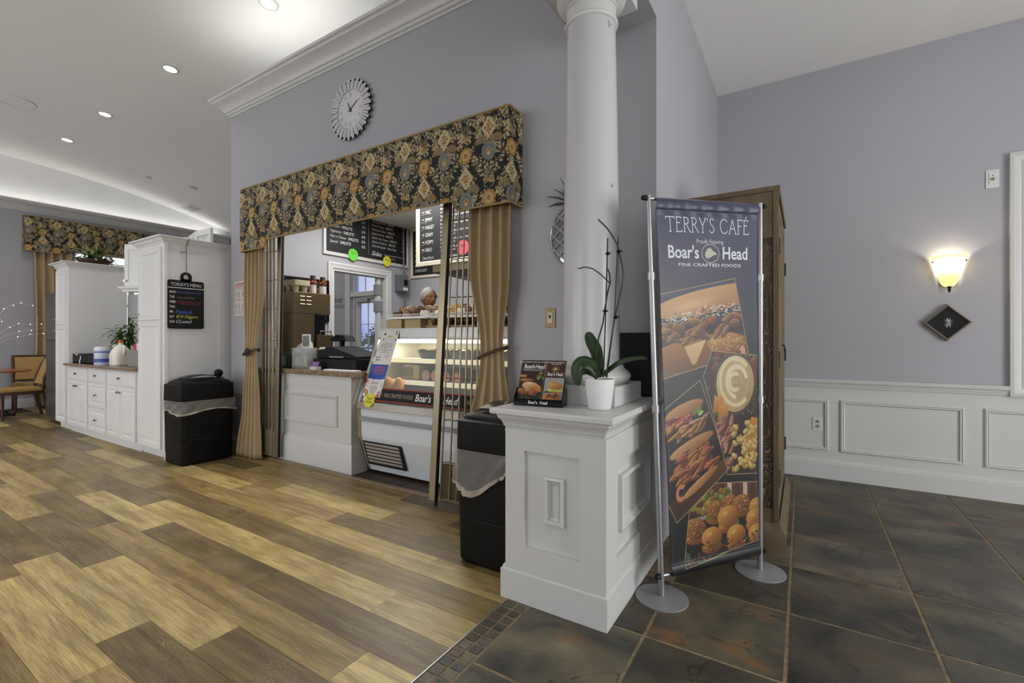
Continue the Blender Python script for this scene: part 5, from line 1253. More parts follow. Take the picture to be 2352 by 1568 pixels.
# ------------------------------------------------------------------ on the servery counter
BRZ = mat('bronze_steel', (124, 106, 78), 0.32, 0.75)
cm = thing('coffee_machine', 'bronze steel coffee brewer with louvres on the servery counter', 'coffee machine', (-4.7, 3.15, ZS))
m = MB().box(-4.84, -4.60, 2.95, 3.40, 1.50, 1.735); m.build('head', BRZ, cm, bevel=0.006)
m = MB().box(-4.84, -4.605, 2.955, 3.20, ZS + 0.01, 1.50); m.build('tower', BRZ, cm, bevel=0.004)
m = MB().box(-4.84, -4.61, 3.20, 3.34, ZS + 0.01, 1.49); m.build('brew_bay', BLACK, cm)
m = MB().box(-4.83, -4.57, 3.215, 3.42, ZS + 0.0005, 1.27); m.build('server_urn', BRZ, cm, bevel=0.006)
m = MB().box(-4.85, -4.59, 2.945, 3.21, ZS + 0.0005, ZS + 0.03); m.build('base', BLACK, cm)
m = MB().tube([(-4.575, 3.25, 1.28), (-4.57, 3.25, 1.31), (-4.57, 3.39, 1.31), (-4.575, 3.39, 1.28)], 0.008, 6); m.build('urn_handle', ALU, cm, smooth=60)
for i in range(3):
    for j in range(2):
        m = MB(); y = 3.02 + 0.075 * j; z = 1.60 + 0.042 * i; m.tube([(-4.598, y, z), (-4.598, y + 0.055, z)], 0.009, 8); m.build('louvre', mat('louvre_bright', (214, 196, 164), 0.2, 1.0), cm, smooth=60)
m = MB().ball((-4.7, 3.30, 1.37), 0.06, 12, 8, sc=(1, 0.7, 1.0)); m.build('paper_filter', mat('filter_paper', (206, 202, 196), 0.7), cm, smooth=60)
ca = mat('moulded_pulp', (186, 174, 146), 0.85, bump=(90, 0.4))
def carrier(z, label):
    t = thing('cup_carrier', label, 'cup carrier', (-4.72, 3.06, z), 'cup carriers on the brewer')
    m = MB(); m.prism(rrect(-4.83, -4.615, 2.965, 3.165, 0.03), lambda p, q, h: (p, q, h), z + 0.012, z + 0.02); m.build('rim', ca, t, smooth=40)
    return t
c0 = carrier(1.735 + 0.06, 'lowest pulp cup carrier, its four cups resting on the brewer')
for (x, y) in ((-4.775, 3.015), (-4.67, 3.015), (-4.775, 3.115), (-4.67, 3.115)):
    MB().lathe([(0, -0.06), (0.026, -0.06), (0.044, 0.012), (0.0, 0.012)], (x, y, 1.795), 14, caps=False).build('cup_pocket', ca, c0, smooth=40)
for i in range(6): carrier(1.735 + 0.06 + 0.0085 + i * 0.0085, 'pulp cup carrier, %s above the lowest in the stack' % ORD[i])
CUPW = mat('paper_cup_white', (224, 220, 212), 0.5); CUPB = mat('paper_cup_brown', (66, 44, 30), 0.5); CUPO = mat('cup_orange', (206, 104, 30), 0.5)
def cup(x, y, z, printed, label, r=0.036):
    t = thing('paper_cup', label, 'cup', (x, y, z), 'paper cups stacked on the brewer')
    h = 0.105 if printed else 0.09
    MB().lathe([(0.0, h), (r * 0.74, h), (r, 0.004), (r * 1.06, 0.003), (r * 1.06, 0.0), (r * 0.98, 0.0)], (x, y, z), 20, caps=False).build('wall', CUPB if printed else CUPW, t, smooth=40)
    if printed:
        random.seed(int(x * 1000)); m = MB()
        for k in range(9):
            a = 6.283 * k / 9 + random.uniform(-0.2, 0.2); zz_ = z + random.uniform(0.025, 0.06); rr = r - (r * 0.26) * (zz_ - z) / h + 0.0006
            m.ball((x + rr * math.cos(a), y + rr * math.sin(a), zz_), 0.011, 8, 6, sc=(1, 1, 1.1))
        q = m.build('orange_print', CUPO, t, smooth=60)
    return t
for si, (x, y, n_) in enumerate(((-4.67, 3.225, 10), (-4.64, 3.33, 9))):
    for k in range(n_): cup(x, y, 1.7355 + k * 0.0095, False, 'white paper cup, %s up in the %s stack' % (ORD[k], ('left', 'right')[si]))
    cup(x, y, 1.7355 + n_ * 0.0095, True, ('brown printed cup topping the left stack on the brewer', 'brown printed cup topping the right stack on the brewer')[si])
cup(-4.74, 3.30, 1.7355, True, 'brown printed cup standing behind the two stacks')
# black framed board on the kitchen side wall
t = thing('chalk_board', 'black framed board on the wall behind the coffee brewer', 'board', (XK + 0.01, 3.4, 1.7))
p = AT(653, 620, X=XK + 0.02); q = AT(755, 634, X=XK + 0.02)
m = MB().box(XK + 0.002, XK + 0.014, p[1], q[1], 1.45, 1.965); m.build('panel', BLACKM, t)
m = MB(); moulding(m, FX(XK + 0.002, 0, 0), p[1] - 0.01, q[1] + 0.01, 1.44, 1.975, 0.03, [(0, 0), (0, 0.024), (0.02, 0.026), (0.03, 0.016), (0.03, 0.01)]); m.build('frame', BLACK, t)
# cash register
cr = thing('cash_register', 'black cash register with its drawer on the servery counter', 'cash register', (-3.9, 3.0, ZS))
m = MB().box(-4.14, -3.50, 2.86, 3.26, ZS + 0.0005, ZS + 0.105); m.build('drawer', BLACK, cr, bevel=0.008)
m = MB().prism([(-4.12, 0.106), (-3.53, 0.106), (-3.54, 0.135), (-3.62, 0.155), (-3.82, 0.20), (-3.91, 0.225), (-4.00, 0.222), (-4.03, 0.185), (-4.12, 0.18)], lambda p, q, t_: (p, t_, ZS + q), 2.90, 3.22); m.build('housing', BLACK, cr, bevel=0.012)
m = MB().box(-3.93, -3.72, 2.893, 2.90, ZS + 0.118, ZS + 0.13); m.build('receipt_slot', mat('slot_grey', (150, 146, 138), 0.4), cr)
m = MB().prism([(-4.15, 0.18), (-4.10, 0.205), (-3.98, 0.208), (-4.0, 0.19)], lambda p, q, t_: (p, t_, ZS + q + 0.012), 2.92, 3.1); m.build('receipt_paper', PAPER, cr)
m = MB().prism([(-4.20, 0.30), (-4.10, 0.345), (-3.98, 0.335), (-3.93, 0.27), (-4.02, 0.28), (-4.18, 0.27)], lambda p, q, t_: (p, t_, ZS + q), 3.10, 3.22).box(-4.1, -4.06, 3.14, 3.18, ZS + 0.17, ZS + 0.30); m.build('display_head', BLACK, cr, bevel=0.01)
# acrylic tip box with a picture sign and banknotes
tb_ = thing('tip_box', 'clear acrylic tip box holding banknotes on the counter', 'tip box', (-4.27, 2.85, ZS))
AC = mat('acrylic_edge', (206, 210, 214), 0.12, alpha=0.2)
m = MB().box(-4.40, -4.16, 2.80, 2.92, ZS + 0.0005, ZS + 0.028); m.build('base', mat('glitter_base', (170, 168, 176), 0.3, 0.4, bump=(400, 1.0)), tb_)
m = MB()
for (x0, x1, y0, y1, z0, z1) in ((-4.40, -4.385, 2.80, 2.92, 0.028, 0.21), (-4.275, -4.245, 2.80, 2.92, 0.028, 0.21), (-4.175, -4.16, 2.80, 2.92, 0.028, 0.21), (-4.40, -4.16, 2.80, 2.803, 0.028, 0.21), (-4.40, -4.16, 2.917, 2.92, 0.028, 0.21)): m.box(x0, x1, y0, y1, ZS + z0, ZS + z1)
q = m.build('acrylic_walls', AC, tb_); q['kind'] = 'stuff'
BILL = mat('banknote', (150, 160, 128), 0.7, var=(60, 0.3)); BILY = mat('banknote_tan', (186, 172, 112), 0.7, var=(60, 0.3))
for (x0, x1, z1, mm) in ((-4.375, -4.335, 0.115, BILL), (-4.325, -4.285, 0.11, BILL), (-4.235, -4.185, 0.13, BILY)): MB().box(x0, x1, 2.82, 2.83, ZS + 0.0285, ZS + z1).build('banknote', mm, tb_, bevel=0.002)
t = thing('picture_card', 'small framed picture card standing on the tip box', 'card', (-4.22, 2.86, ZS + 0.2105))
MB().box(-4.29, -4.16, 2.84, 2.852, ZS + 0.2105, ZS + 0.345).build('frame', PAPER, t, bevel=0.003)
MB().box(-4.278, -4.172, 2.8375, 2.84, ZS + 0.222, ZS + 0.333).build('picture', mat('grey_picture', (118, 120, 124), 0.5, var=(30, 0.5)), t)
t = thing('napkin_dispenser', 'dark green napkin dispenser at the left of the counter', 'dispenser', (-4.5, 2.84, ZS))
MB().box(-4.60, -4.43, 2.78, 2.90, ZS + 0.0005, ZS + 0.155).build('body', mat('bottle_green', (20, 32, 26), 0.3), t, bevel=0.02)
MB().box(-4.57, -4.47, 2.775, 2.78, ZS + 0.03, ZS + 0.12).build('label', mat('dull_green', (58, 82, 66), 0.5), t)
t = thing('napkin_pile', 'loose white paper napkins lying on the green dispenser', 'napkins', (-4.46, 2.93, ZS))
m = MB(); m.prism([(-4.54, 0.16), (-4.38, 0.16), (-4.36, 0.20), (-4.38, 0.27), (-4.47, 0.245), (-4.55, 0.195)], lambda p, q, h: (p, h, ZS + q), 2.925, 3.02); m.build('napkins', mat('napkin_paper', (214, 206, 190), 0.8), t, bevel=0.006); MB().box(-4.54, -4.36, 2.93, 3.0, ZS + 0.0005, ZS + 0.159).build('caddy', mat('brown_caddy', (64, 48, 36), 0.5), t, bevel=0.004)
t = thing('card_holder', 'small clear holder of violet business cards', 'card holder', (-4.0, 2.80, ZS))
MB().box(-4.06, -3.96, 2.765, 2.83, ZS + 0.0005, ZS + 0.03).build('tray', mat('clear_tray', (206, 200, 196), 0.2), t, bevel=0.003)
m = MB(); m.hexa([(-4.052, 2.785, ZS + 0.03), (-3.968, 2.785, ZS + 0.03), (-3.968, 2.80, ZS + 0.03), (-4.052, 2.80, ZS + 0.03)], [(-4.052, 2.80, ZS + 0.075), (-3.968, 2.80, ZS + 0.075), (-3.968, 2.815, ZS + 0.075), (-4.052, 2.815, ZS + 0.075)]); m.build('cards', mat('violet_card', (136, 104, 160), 0.5, var=(40, 0.3)), t)
m = MB().box(-3.86, -3.42, 2.775, 2.855, ZS + 0.0005, ZS + 0.012); tag(recenter(m.build('order_pad', PAPER, bevel=0.003)), 'white paper order pad lying in front of the register', 'paper')

# ------------------------------------------------------------------ kitchen walls: menu boards, switch box, hood
def menu(name, label, fr, w, h, fw, frame_mat, title, lines, prices, parent_loc, twocol=True):
    t = thing(name, label, 'menu board', parent_loc)
    m = MB(); fbox(m, fr, 0, w, 0, h, 0, 0.012); m.build('slate', mat('menu_black', (32, 31, 33), 0.6), t)
    m = MB(); moulding(m, fr, -fw, w + fw, -fw, h + fw, fw, [(0, 0), (0, 0.022), (fw * 0.8, 0.024), (fw, 0.012)]); m.build('frame', frame_mat, t)
    return t
CHALK = mat('chalk_white', (206, 206, 204), 0.8)
bl = AT(750, 574, X=XK + 0.02); br_ = AT(903, 604, X=XK + 0.02); 
w_ = br_[1] - bl[1]; z0_ = (bl[2] + br_[2]) / 2
fr = FX(XK + 0.004, bl[1], z0_)
om = menu('wall_menu', 'wide white framed omelette menu board over the kitchen doorway', fr, w_ + 0.28, 0.86, 0.045, WHITE, '', (), (), fr(w_ / 2, 0, 0))
W_ = w_ + 0.28; cx = W_ * 0.48
def rowtext(x0, x1, y, a, b, pr, size, name='menu_line'):
    m = MB(); vs, fs_, wa = glyphs(a, 0.0, 0.3, 1.0); m.text(a, fr, x0, y, size, d=0.0135, shear=0.3, xs=0.8); m.text(b, fr, x0 + wa * size * 0.8 + 0.03, y, size * 1.05, d=0.0135, bold=0.018, xs=0.66)
    m.build(name, CHALK, om)
    if pr: MB().text(pr, fr, x1, y, size, d=0.0135, align='RIGHT', xs=0.7, bold=0.01).build('menu_price', CHALK, om)
L1 = (('', 'BEEF BARLEY', '7.95'), ('CORNED', 'BEEF HASH and eggs', '9.95'), ('Classic', 'OMELETTE', '6.95'), ('CHEESE', 'OMELETTE', '7.95'), ('Western', 'OMELETTE', '8.95'), ('Vegetarian', 'OMELETTE', '8.95'), ('Ham n Cheese', 'OMELETTE', '8.95'), ('Spanish', 'OMELETTE', '8.95'))
for i, (a, b, p_) in enumerate(L1): rowtext(0.05, cx - 0.06, 0.60 - 0.068 * i, a, b, p_, 0.052)
L2 = (('LOX & Goat Cheese', 'OMELETTE', '10.95'), ('Tomatoes & Swiss', 'OMELETTE', '8.95'), ('Corn & Tomato', 'OMELETTE', '8.95'), ('Mushroom Cheese', 'OMELETTE', '8.95'), ('Spinach and Feta', 'OMELETTE', '8.95'), ('Spinach, Feta, Tomato', 'OMELETTE', '8.95'), ('Spinach n Artichoke', 'OMELETTE', '8.95'), ('Rocky Raw Special', 'Potato, Onions', '10.95'))
for i, (a, b, p_) in enumerate(L2): rowtext(cx + 0.06, W_ - 0.05, 0.585 - 0.058 * i, a, b, p_, 0.042)
m = MB(); m.text('BREAKFAST', fr, 0.05, 0.72, 0.12, d=0.0135, bold=0.006, xs=0.6); m.build('menu_title', CHALK, om)
m = MB(); m.text('EGGS & OMELETTS', fr, W_ - 0.04, 0.70, 0.13, d=0.0135, align='RIGHT', xs=0.55); m.build('menu_title', CHALK, om)
m = MB(); m.text('served with home fries or toast', fr, W_ - 0.08, 0.645, 0.036, d=0.0135, align='RIGHT', shear=0.3); m.build('menu_line', CHALK, om)
m = MB(); m.text('Sides', fr, cx + 0.05, 0.055, 0.09, d=0.0135, shear=0.35, bold=0.01); m.build('menu_line', CHALK, om)
for i, s in enumerate(('Bacon, Sausage, Pork Roll or Canadian Bacon', 'Oatmeal or Grits')):
    m = MB(); m.text(s, fr, cx + 0.29, 0.085 - 0.045 * i, 0.03, d=0.0135, shear=0.2, maxw=0.42); m.build('menu_line', CHALK, om)
m = MB(); fbox(m, fr, cx - 0.004, cx + 0.004, 0.05, 0.80, 0.0122, 0.0132); m.build('divider', mat('chalk_grey', (110, 110, 112), 0.8), om)
c = AT(811, 585, X=XK + 0.03); starburst(c[1], c[2], 0.088, FX(XK + 0.03, 0, 0), (104, 206, 62), 'bright green starburst tag on the omelette menu', ('Try it',), 14)
c = AT(889, 600, X=XK + 0.03); starburst(c[1], c[2], 0.082, FX(XK + 0.03, 0, 0), (226, 220, 60), 'yellow starburst tag on the omelette menu corner', ('Soup',), 14)
# sandwich board hung in front of the beige hood
YN = 3.9
a_ = AT(966, 602, Y=YN); b_ = AT(1095, 590, Y=YN)
fr = FY(a_[0], YN, a_[2]); W_ = 1.10
nb = menu('hanging_menu', 'sandwich menu board with cream frame hung before the hood', fr, W_, 0.86, 0.05, mat('cream_frame', (226, 218, 196), 0.5), '', (), (), fr(W_ / 2, 0, 0))
NM = (('Chock full of...', 'pork roll, Italian roll'), ('NIKO', 'Fresh mozzarella, avocado, tomato and balsamic'), ('POPPY', 'Soppressata, fresh mozz, roasted peppers'), ('GRAM', 'Grilled vegetables, melted provolone'), ('HAILEY', 'Fresh baked roasted vegetables and cheese wrap'), ('JIMMY', 'Turkey club, bacon, lettuce, tomato'), ('MAC', 'Roast beef with melted cheese, sauteed onions'), ('GIANNA', 'Ham, salami, capicola and provolone'), ('MILANIA', 'Hot corned beef, swiss, sauerkraut on rye'), ('NICOLA', 'Turkey, bacon, cole slaw, russian'))
for i, (a, b) in enumerate(NM):
    y = 0.02 + i * 0.084; MB().text(a, fr, 0.085 if i else 0.04, y, 0.06 if i else 0.045, d=0.0135, bold=0.006 if i else 0.0, xs=0.66, shear=0 if i else 0.3).build('dish_name', CHALK, nb)
    m = MB()
    if i:
        m.text(b, fr, 0.30, y + 0.018, 0.036, d=0.0135, shear=0.15, xs=0.85, maxw=0.72); m.text('served hot or cold', fr, 0.30, y - 0.016, 0.028, d=0.0135, shear=0.15)
        m.build('menu_line', CHALK, nb); m = MB(); c = fr(0.05, y + 0.02, 0.0135); m.tube([(c[0] - 0.02, c[1], c[2] - 0.03), (c[0] + 0.025, c[1], c[2] - 0.012)], 0.003, 4); m.tube([(c[0] - 0.012, c[1], c[2]), (c[0] + 0.016, c[1], c[2] + 0.006)], 0.007, 5)
    else: m.text(b, fr, 0.34, y, 0.034, d=0.0135, bold=0.01)
    m.build('chalk_mark' if i else 'menu_line', CHALK, nb)
for i in range(9):
    m = MB(); m.text(('SUBS', 'HALF 8.95', 'WHOLE 10', 'JR 6.95', 'EGGS', 'ON ROLL', 'TUNA', 'NOVA', 'SALAD')[i], fr, 0.80, 0.78 - i * 0.075, 0.055, d=0.0135, bold=0.008, xs=0.66); m.build('menu_line', CHALK, nb)
HOOD = mat('hood_beige', (150, 136, 108), 0.45, 0.3)
hd = thing('range_hood', 'beige metal range hood behind the hanging sandwich menu', 'range hood', (-3.0, 4.3, 1.95))
m = MB().prism([(YN + 0.03, 1.97), (YN + 0.03, 2.6), (4.6, 2.915), (4.9, 2.915), (4.9, 1.93)], lambda p, q, t: (t, p, q), -3.52, -1.6); m.build('canopy', HOOD, hd, bevel=0.004)
m = MB().box(-3.70, -3.53, YN + 0.06, 4.4, 2.30, 2.915); m.build('duct_box', HOOD, hd, bevel=0.006)
m = MB().box(-3.50, -1.62, YN + 0.05, 4.88, 1.955, 1.968); m.build('drip_lip', mat('hood_dark', (52, 42, 32), 0.5), hd)
starburst(0.62, 0.10, 0.085, fr, (222, 92, 108), 'pink starburst tag on the sandwich menu behind the gate', ('New',), 14, 0.014)
# price list on the kitchen back wall
fr = FY(AT(950, 620, Y=YK)[0], YK - 0.004, AT(950, 634, Y=YK)[2])
pb_ = menu('price_board', 'narrow meat price board on the kitchen back wall', fr, 0.62, 0.68, 0.04, MATS['cream_frame'], '', (), (), fr(0.3, 0, 0))
for i, s in enumerate(('LIVERWURST', 'BOLOGNA', 'PORK ROLL', 'SALAMI', 'TURKEY', 'TUNA', 'CHEESE', 'SOUP')):
    m = MB(); m.text(s, fr, 0.05, 0.05 + 0.075 * i, 0.062, d=0.0135, bold=0.008, xs=0.66); m.build('menu_line', CHALK, pb_)
# electrical switch box with its conduit
eb = thing('switch_box', 'grey electrical switch box and conduit on the kitchen wall', 'switch box', (XK + 0.05, 5.05, 1.95))
GREYB = mat('box_grey', (120, 122, 126), 0.4, 0.3)
m = MB().box(XK + 0.004, XK + 0.10, 4.96, 5.15, 1.94, 2.19); m.build('case', GREYB, eb, bevel=0.006)
m = MB().box(XK + 0.1, XK + 0.103, 5.06, 5.13, 2.03, 2.12); m.build('handle_slot', BLACK, eb)
m = MB().box(XK + 0.1, XK + 0.102, 5.04, 5.14, 1.96, 2.0); m.build('label', PAPER, eb)
m = MB().tube([(XK + 0.04, 5.11, 2.19), (XK + 0.04, 5.11, 2.915)], 0.012, 8).tube([(XK + 0.04, 5.13, 1.94), (XK + 0.04, 5.13, 1.2)], 0.012, 8); m.build('conduit', GREYB, eb, smooth=60)

# ------------------------------------------------------------------ person behind the case
def person():
    t = thing('person', 'grey haired person in a dark shirt standing behind the pastry trays', 'person', (-3.52, 3.86, 0))
    SKIN = mat('skin', (150, 98, 66), 0.5, var=(8, 0.12)); HAIR = mat('grey_hair', (138, 134, 128), 0.7, bump=(120, 0.6)); SHIRT = mat('dark_shirt', (42, 44, 52), 0.8); PANT = mat('dark_trousers', (30, 30, 34), 0.8)
    # figure faces +X and a little to the camera; local x = forward
    def joint_mesh(name, verts, edges, radii, material, root, sub=2):
        me = bpy.data.meshes.new(name); me.from_pydata(verts, edges, []); me.update()
        o = bpy.data.objects.new(name, me); COL.objects.link(o); o.parent = t; me.materials.append(material)
        sk = o.modifiers.new('skin', 'SKIN'); sk.use_smooth_shade = True
        for i, r in enumerate(radii):
            me.skin_vertices[0].data[i].radius = r if isinstance(r, tuple) else (r, r)
        me.skin_vertices[0].data[root].use_root = True
        sb = o.modifiers.new('sub', 'SUBSURF'); sb.levels = sub; sb.render_levels = sub
        return o
    V = [(0, 0, 0.96), (0, 0, 1.12), (0.01, 0, 1.28), (0.02, 0, 1.43), (0.03, 0, 1.52), (0.05, 0, 1.58),
         (0.01, 0.18, 1.43), (0.06, 0.24, 1.16), (0.28, 0.20, 1.05), (0.36, 0.18, 1.04), (0.01, -0.18, 1.43), (0.06, -0.24, 1.16), (0.28, -0.20, 1.05), (0.36, -0.18, 1.04),
         (0, 0.1, 0.90), (0.02, 0.11, 0.50), (-0.01, 0.11, 0.09), (0, -0.1, 0.90), (0.02, -0.11, 0.50), (-0.01, -0.11, 0.09), (0.16, 0.12, 0.045), (0.16, -0.12, 0.045)]
    Ed = [(0, 1), (1, 2), (2, 3), (3, 4), (4, 5), (3, 6), (6, 7), (7, 8), (8, 9), (3, 10), (10, 11), (11, 12), (12, 13), (0, 14), (14, 15), (15, 16), (0, 17), (17, 18), (18, 19), (16, 20), (19, 21)]
    R = [(0.12, 0.15), (0.115, 0.145), (0.125, 0.165), (0.10, 0.14), 0.056, 0.05, 0.062, 0.048, 0.04, 0.034, 0.062, 0.048, 0.04, 0.034, 0.085, 0.06, 0.045, 0.085, 0.06, 0.045, 0.04, 0.04]
    b = joint_mesh('body', V, Ed, R, SHIRT, 0)
    # hands: palm with five separate fingers
    for s in (1, -1):
        hv = [(0.36, 0.18 * s, 1.04), (0.43, 0.17 * s, 1.035)]; he = [(0, 1)]; hr = [0.03, (0.016, 0.036)]
        for k in range(4):
            y = (0.17 + (k - 1.5) * 0.02) * s; i0 = len(hv); L_ = (0.06, 0.07, 0.066, 0.05)[k]
            hv += [(0.45, y, 1.036), (0.45 + L_ * 0.55, y, 1.03), (0.45 + L_, y, 1.01)]; he += [(1, i0), (i0, i0 + 1), (i0 + 1, i0 + 2)]; hr += [0.009, 0.0085, 0.007]
        i0 = len(hv); hv += [(0.40, 0.135 * s, 1.03), (0.44, 0.11 * s, 1.02)]; he += [(0, i0), (i0, i0 + 1)]; hr += [0.011, 0.009]
        joint_mesh('hand', hv, he, hr, SKIN, 0, 1)
    # head
    m = MB(); n, rings = 28, 22
    for i in range(rings + 1):
        ph = math.pi * i / rings; zz_ = -math.cos(ph); rr = math.sin(ph)
        for k in range(n):
            a = 2 * math.pi * k / n; c_, s_ = math.cos(a), math.sin(a)
            x, y, z = rr * c_ * 0.102, rr * s_ * 0.078, zz_ * 0.122
            if z < -0.02: y *= 1 - 0.28 * min(1, (-0.02 - z) / 0.1); x = x * (1 - 0.1 * min(1, (-0.02 - z) / 0.1)) + 0.012 * min(1, (-0.02 - z) / 0.1)
            if x > 0.03:
                if abs(y) < 0.02 and -0.045 < z < 0.025: x += 0.024 * (1 - abs(y) / 0.02) * (1 - (z + 0.045) / 0.07) ** 0.6
                if 0.01 < abs(y) < 0.05 and 0.0 < z < 0.03: x -= 0.007
                if abs(y) < 0.03 and -0.075 < z < -0.06: x += 0.004
            m.v.append((0.06 + x, y, 1.69 + z))
    for i in range(rings):
        for k in range(n): k2 = (k + 1) % n; m.f.append((i * n + k, i * n + k2, (i + 1) * n + k2, (i + 1) * n + k)); m.m.append(0)
    hd_ = m.build('head', SKIN, t, smooth=80, local=True)
    m = MB()
    for i in range(13):
        ph = (math.pi * 0.60) * i / 12
        for k in range(28):
            a = 2 * math.pi * k / 28; front = max(0, math.cos(a)); pr = ph * (1 - 0.46 * front ** 1.2)
            m.v.append((0.054 + math.sin(pr) * math.cos(a) * 0.110, math.sin(pr) * math.sin(a) * 0.086, 1.69 + math.cos(pr) * 0.128))
    for i in range(12):
        for k in range(28): k2 = (k + 1) % 28; m.f.append((i * 28 + k, i * 28 + k2, (i + 1) * 28 + k2, (i + 1) * 28 + k)); m.m.append(0)
    m.build('hair', HAIR, hd_, smooth=80, local=True)
    for s in (1, -1):
        MB().ball((0.052, 0.08 * s, 1.685), 0.03, 10, 8, sc=(0.6, 0.35, 1)).build('ear', SKIN, hd_, smooth=60, local=True)
        MB().ball((0.142, 0.032 * s, 1.702), 0.011, 10, 8).build('eye', mat('eye_dark', (70, 56, 48), 0.5), hd_, smooth=60, local=True)
        MB().tube([(0.165, 0.012 * s, 1.703), (0.167, 0.032 * s, 1.718), (0.16, 0.056 * s, 1.703), (0.166, 0.034 * s, 1.687), (0.165, 0.012 * s, 1.703)], 0.003, 6).tube([(0.16, 0.056 * s, 1.703), (0.06, 0.085 * s, 1.705)], 0.003, 6).build('spectacles', BLACK, hd_, smooth=60, local=True)
    MB().tube([(0.158, -0.026, 1.628), (0.163, 0, 1.63), (0.158, 0.026, 1.628)], 0.005, 6).build('mouth', mat('lips', (120, 68, 56), 0.5), hd_, smooth=60, local=True)
    t.rotation_euler.z = math.radians(-14); t.location = (-3.68, 3.99, 0.0)
    return t
person()
# ------------------------------------------------------------------ trash cans
BAG = mat('clear_liner', (214, 208, 202), 0.12, alpha=0.24)
BAGE = mat('liner_hem', (214, 200, 182), 0.4, alpha=0.6)
def trash(label, cx, cy, rot, lift):
    t = thing('trash_can', label, 'trash can', (cx, cy, 0), 'slim black trash cans')
    def ring(w, h, z, r, n=6): return [(x, y, z) for x, y in rrect(-w / 2, w / 2, -h / 2, h / 2, r, n)]
    def loft(levels, name, material, cap0=True, cap1=True):
        m = MB(); n = len(levels[0])
        for L in levels: m.v += L
        for i in range(len(levels) - 1):
            for k in range(n): k2 = (k + 1) % n; m.f.append((i * n + k, i * n + k2, (i + 1) * n + k2, (i + 1) * n + k))
        if cap0: m.f.append(tuple(range(n - 1, -1, -1)))
        if cap1: m.f.append(tuple(range((len(levels) - 1) * n, len(levels) * n)))
        m.m = [0] * len(m.f); o = m.build(name, material, t, smooth=35, local=True); return o
    W, D = 0.395, 0.505
    loft([ring(W - 0.05, D - 0.05, 0, 0.05), ring(W - 0.02, D - 0.02, 0.02, 0.055), ring(W - 0.014, D - 0.014, 0.245, 0.055), ring(W - 0.024, D - 0.024, 0.252, 0.055), ring(W - 0.012, D - 0.012, 0.259, 0.055), ring(W, D, 0.60, 0.055)], 'body', BLACK)
    lv = [ring(W, D, 0.61, 0.055), ring(W + 0.006, D + 0.006, 0.63, 0.055), ring(W, D, 0.775, 0.055), ring(W - 0.05, D - 0.04, 0.785, 0.05)]
    L2 = [(x, y, z + 0.045 * math.cos(math.pi * y / 0.56) + 0.012 * math.cos(math.pi * x / 0.4)) for x, y, z in ring(W - 0.06, D - 0.05, 0.775, 0.05)]
    L3 = [(x, y, z + 0.075 * math.cos(math.pi * y / 0.62)) for x, y, z in ring(W - 0.18, D - 0.10, 0.775, 0.03)]
    loft(lv + [L2, L3], 'lid', BLACK)
    # chute hood that swings over the opening
    m = MB(); n = 14
    for k in range(n + 1):
        y = -0.17 + 0.36 * k / n; z = 0.775 + 0.075 * math.cos(math.pi * y / 0.62) + 0.012
        m.v += [(-0.085, y, z), (0.085, y, z)]
    for k in range(n): m.f.append((2 * k, 2 * k + 1, 2 * k + 3, 2 * k + 2)); m.m.append(0)
    o = m.build('flap', mat('black_flap', (24, 23, 22), 0.25), t, smooth=60, local=True); o.modifiers.new('s', 'SOLIDIFY').thickness = 0.006
    # liner folded over the rim
    random.seed(int(abs(cx) * 100)); m = MB(); N = 150; rows = 8; p0 = rrect(-W / 2 - 0.005, W / 2 + 0.005, -D / 2 - 0.005, D / 2 + 0.005, 0.058, 8); p0 = p0 + [p0[0]]
    cum = [0.0]
    for q0, q1 in zip(p0[:-1], p0[1:]): cum.append(cum[-1] + math.hypot(q1[0] - q0[0], q1[1] - q0[1]))
    base = [(float(np.interp(cum[-1] * k / N, cum, [q[0] for q in p0])), float(np.interp(cum[-1] * k / N, cum, [q[1] for q in p0]))) for k in range(N)]
    for j in range(rows):
        f_ = j / (rows - 1)
        for k, (x, y) in enumerate(base):
            a = 2 * math.pi * k / N; w = (0.006 * math.sin(13 * a + j * 0.9) + 0.004 * math.sin(37 * a + 2.3 * j) + 0.003 * math.sin(71 * a - 1.7 * j)) * min(1, f_ * 2); r = 1 + (w + 0.004 + 0.008 * f_) / 0.2
            drop = 0.115 + 0.02 * math.sin(3 * a + cx) + lift * math.exp(-((a - 5.55) / 0.55) ** 2)
            m.v.append((x * r, y * r, 0.622 - drop * f_))
    for j in range(rows - 1):
        for k in range(N): k2 = (k + 1) % N; m.f.append((j * N + k, j * N + k2, (j + 1) * N + k2, (j + 1) * N + k)); m.m.append(1 if j == rows - 2 else 0)
    m.build('liner', [BAG, BAGE], t, smooth=80, local=True)
    t.rotation_euler.z = rot
    return t
t1 = trash('slim black trash can with a clear liner against the tall cabinet', -5.20, 2.305, 0, 0.0)
m = MB().ball((0.02, 0.17, 0.868), 0.042, 16, 12).lathe([(0.02, 0.815), (0.016, 0.84)], (0.02, 0.17, 0), 12, caps=False); m.build('round_knob', BLACK, t1, smooth=60, local=True)
trash('slim black trash can wedged beside the white pedestal', -1.437, 2.25, 0, 0.12)

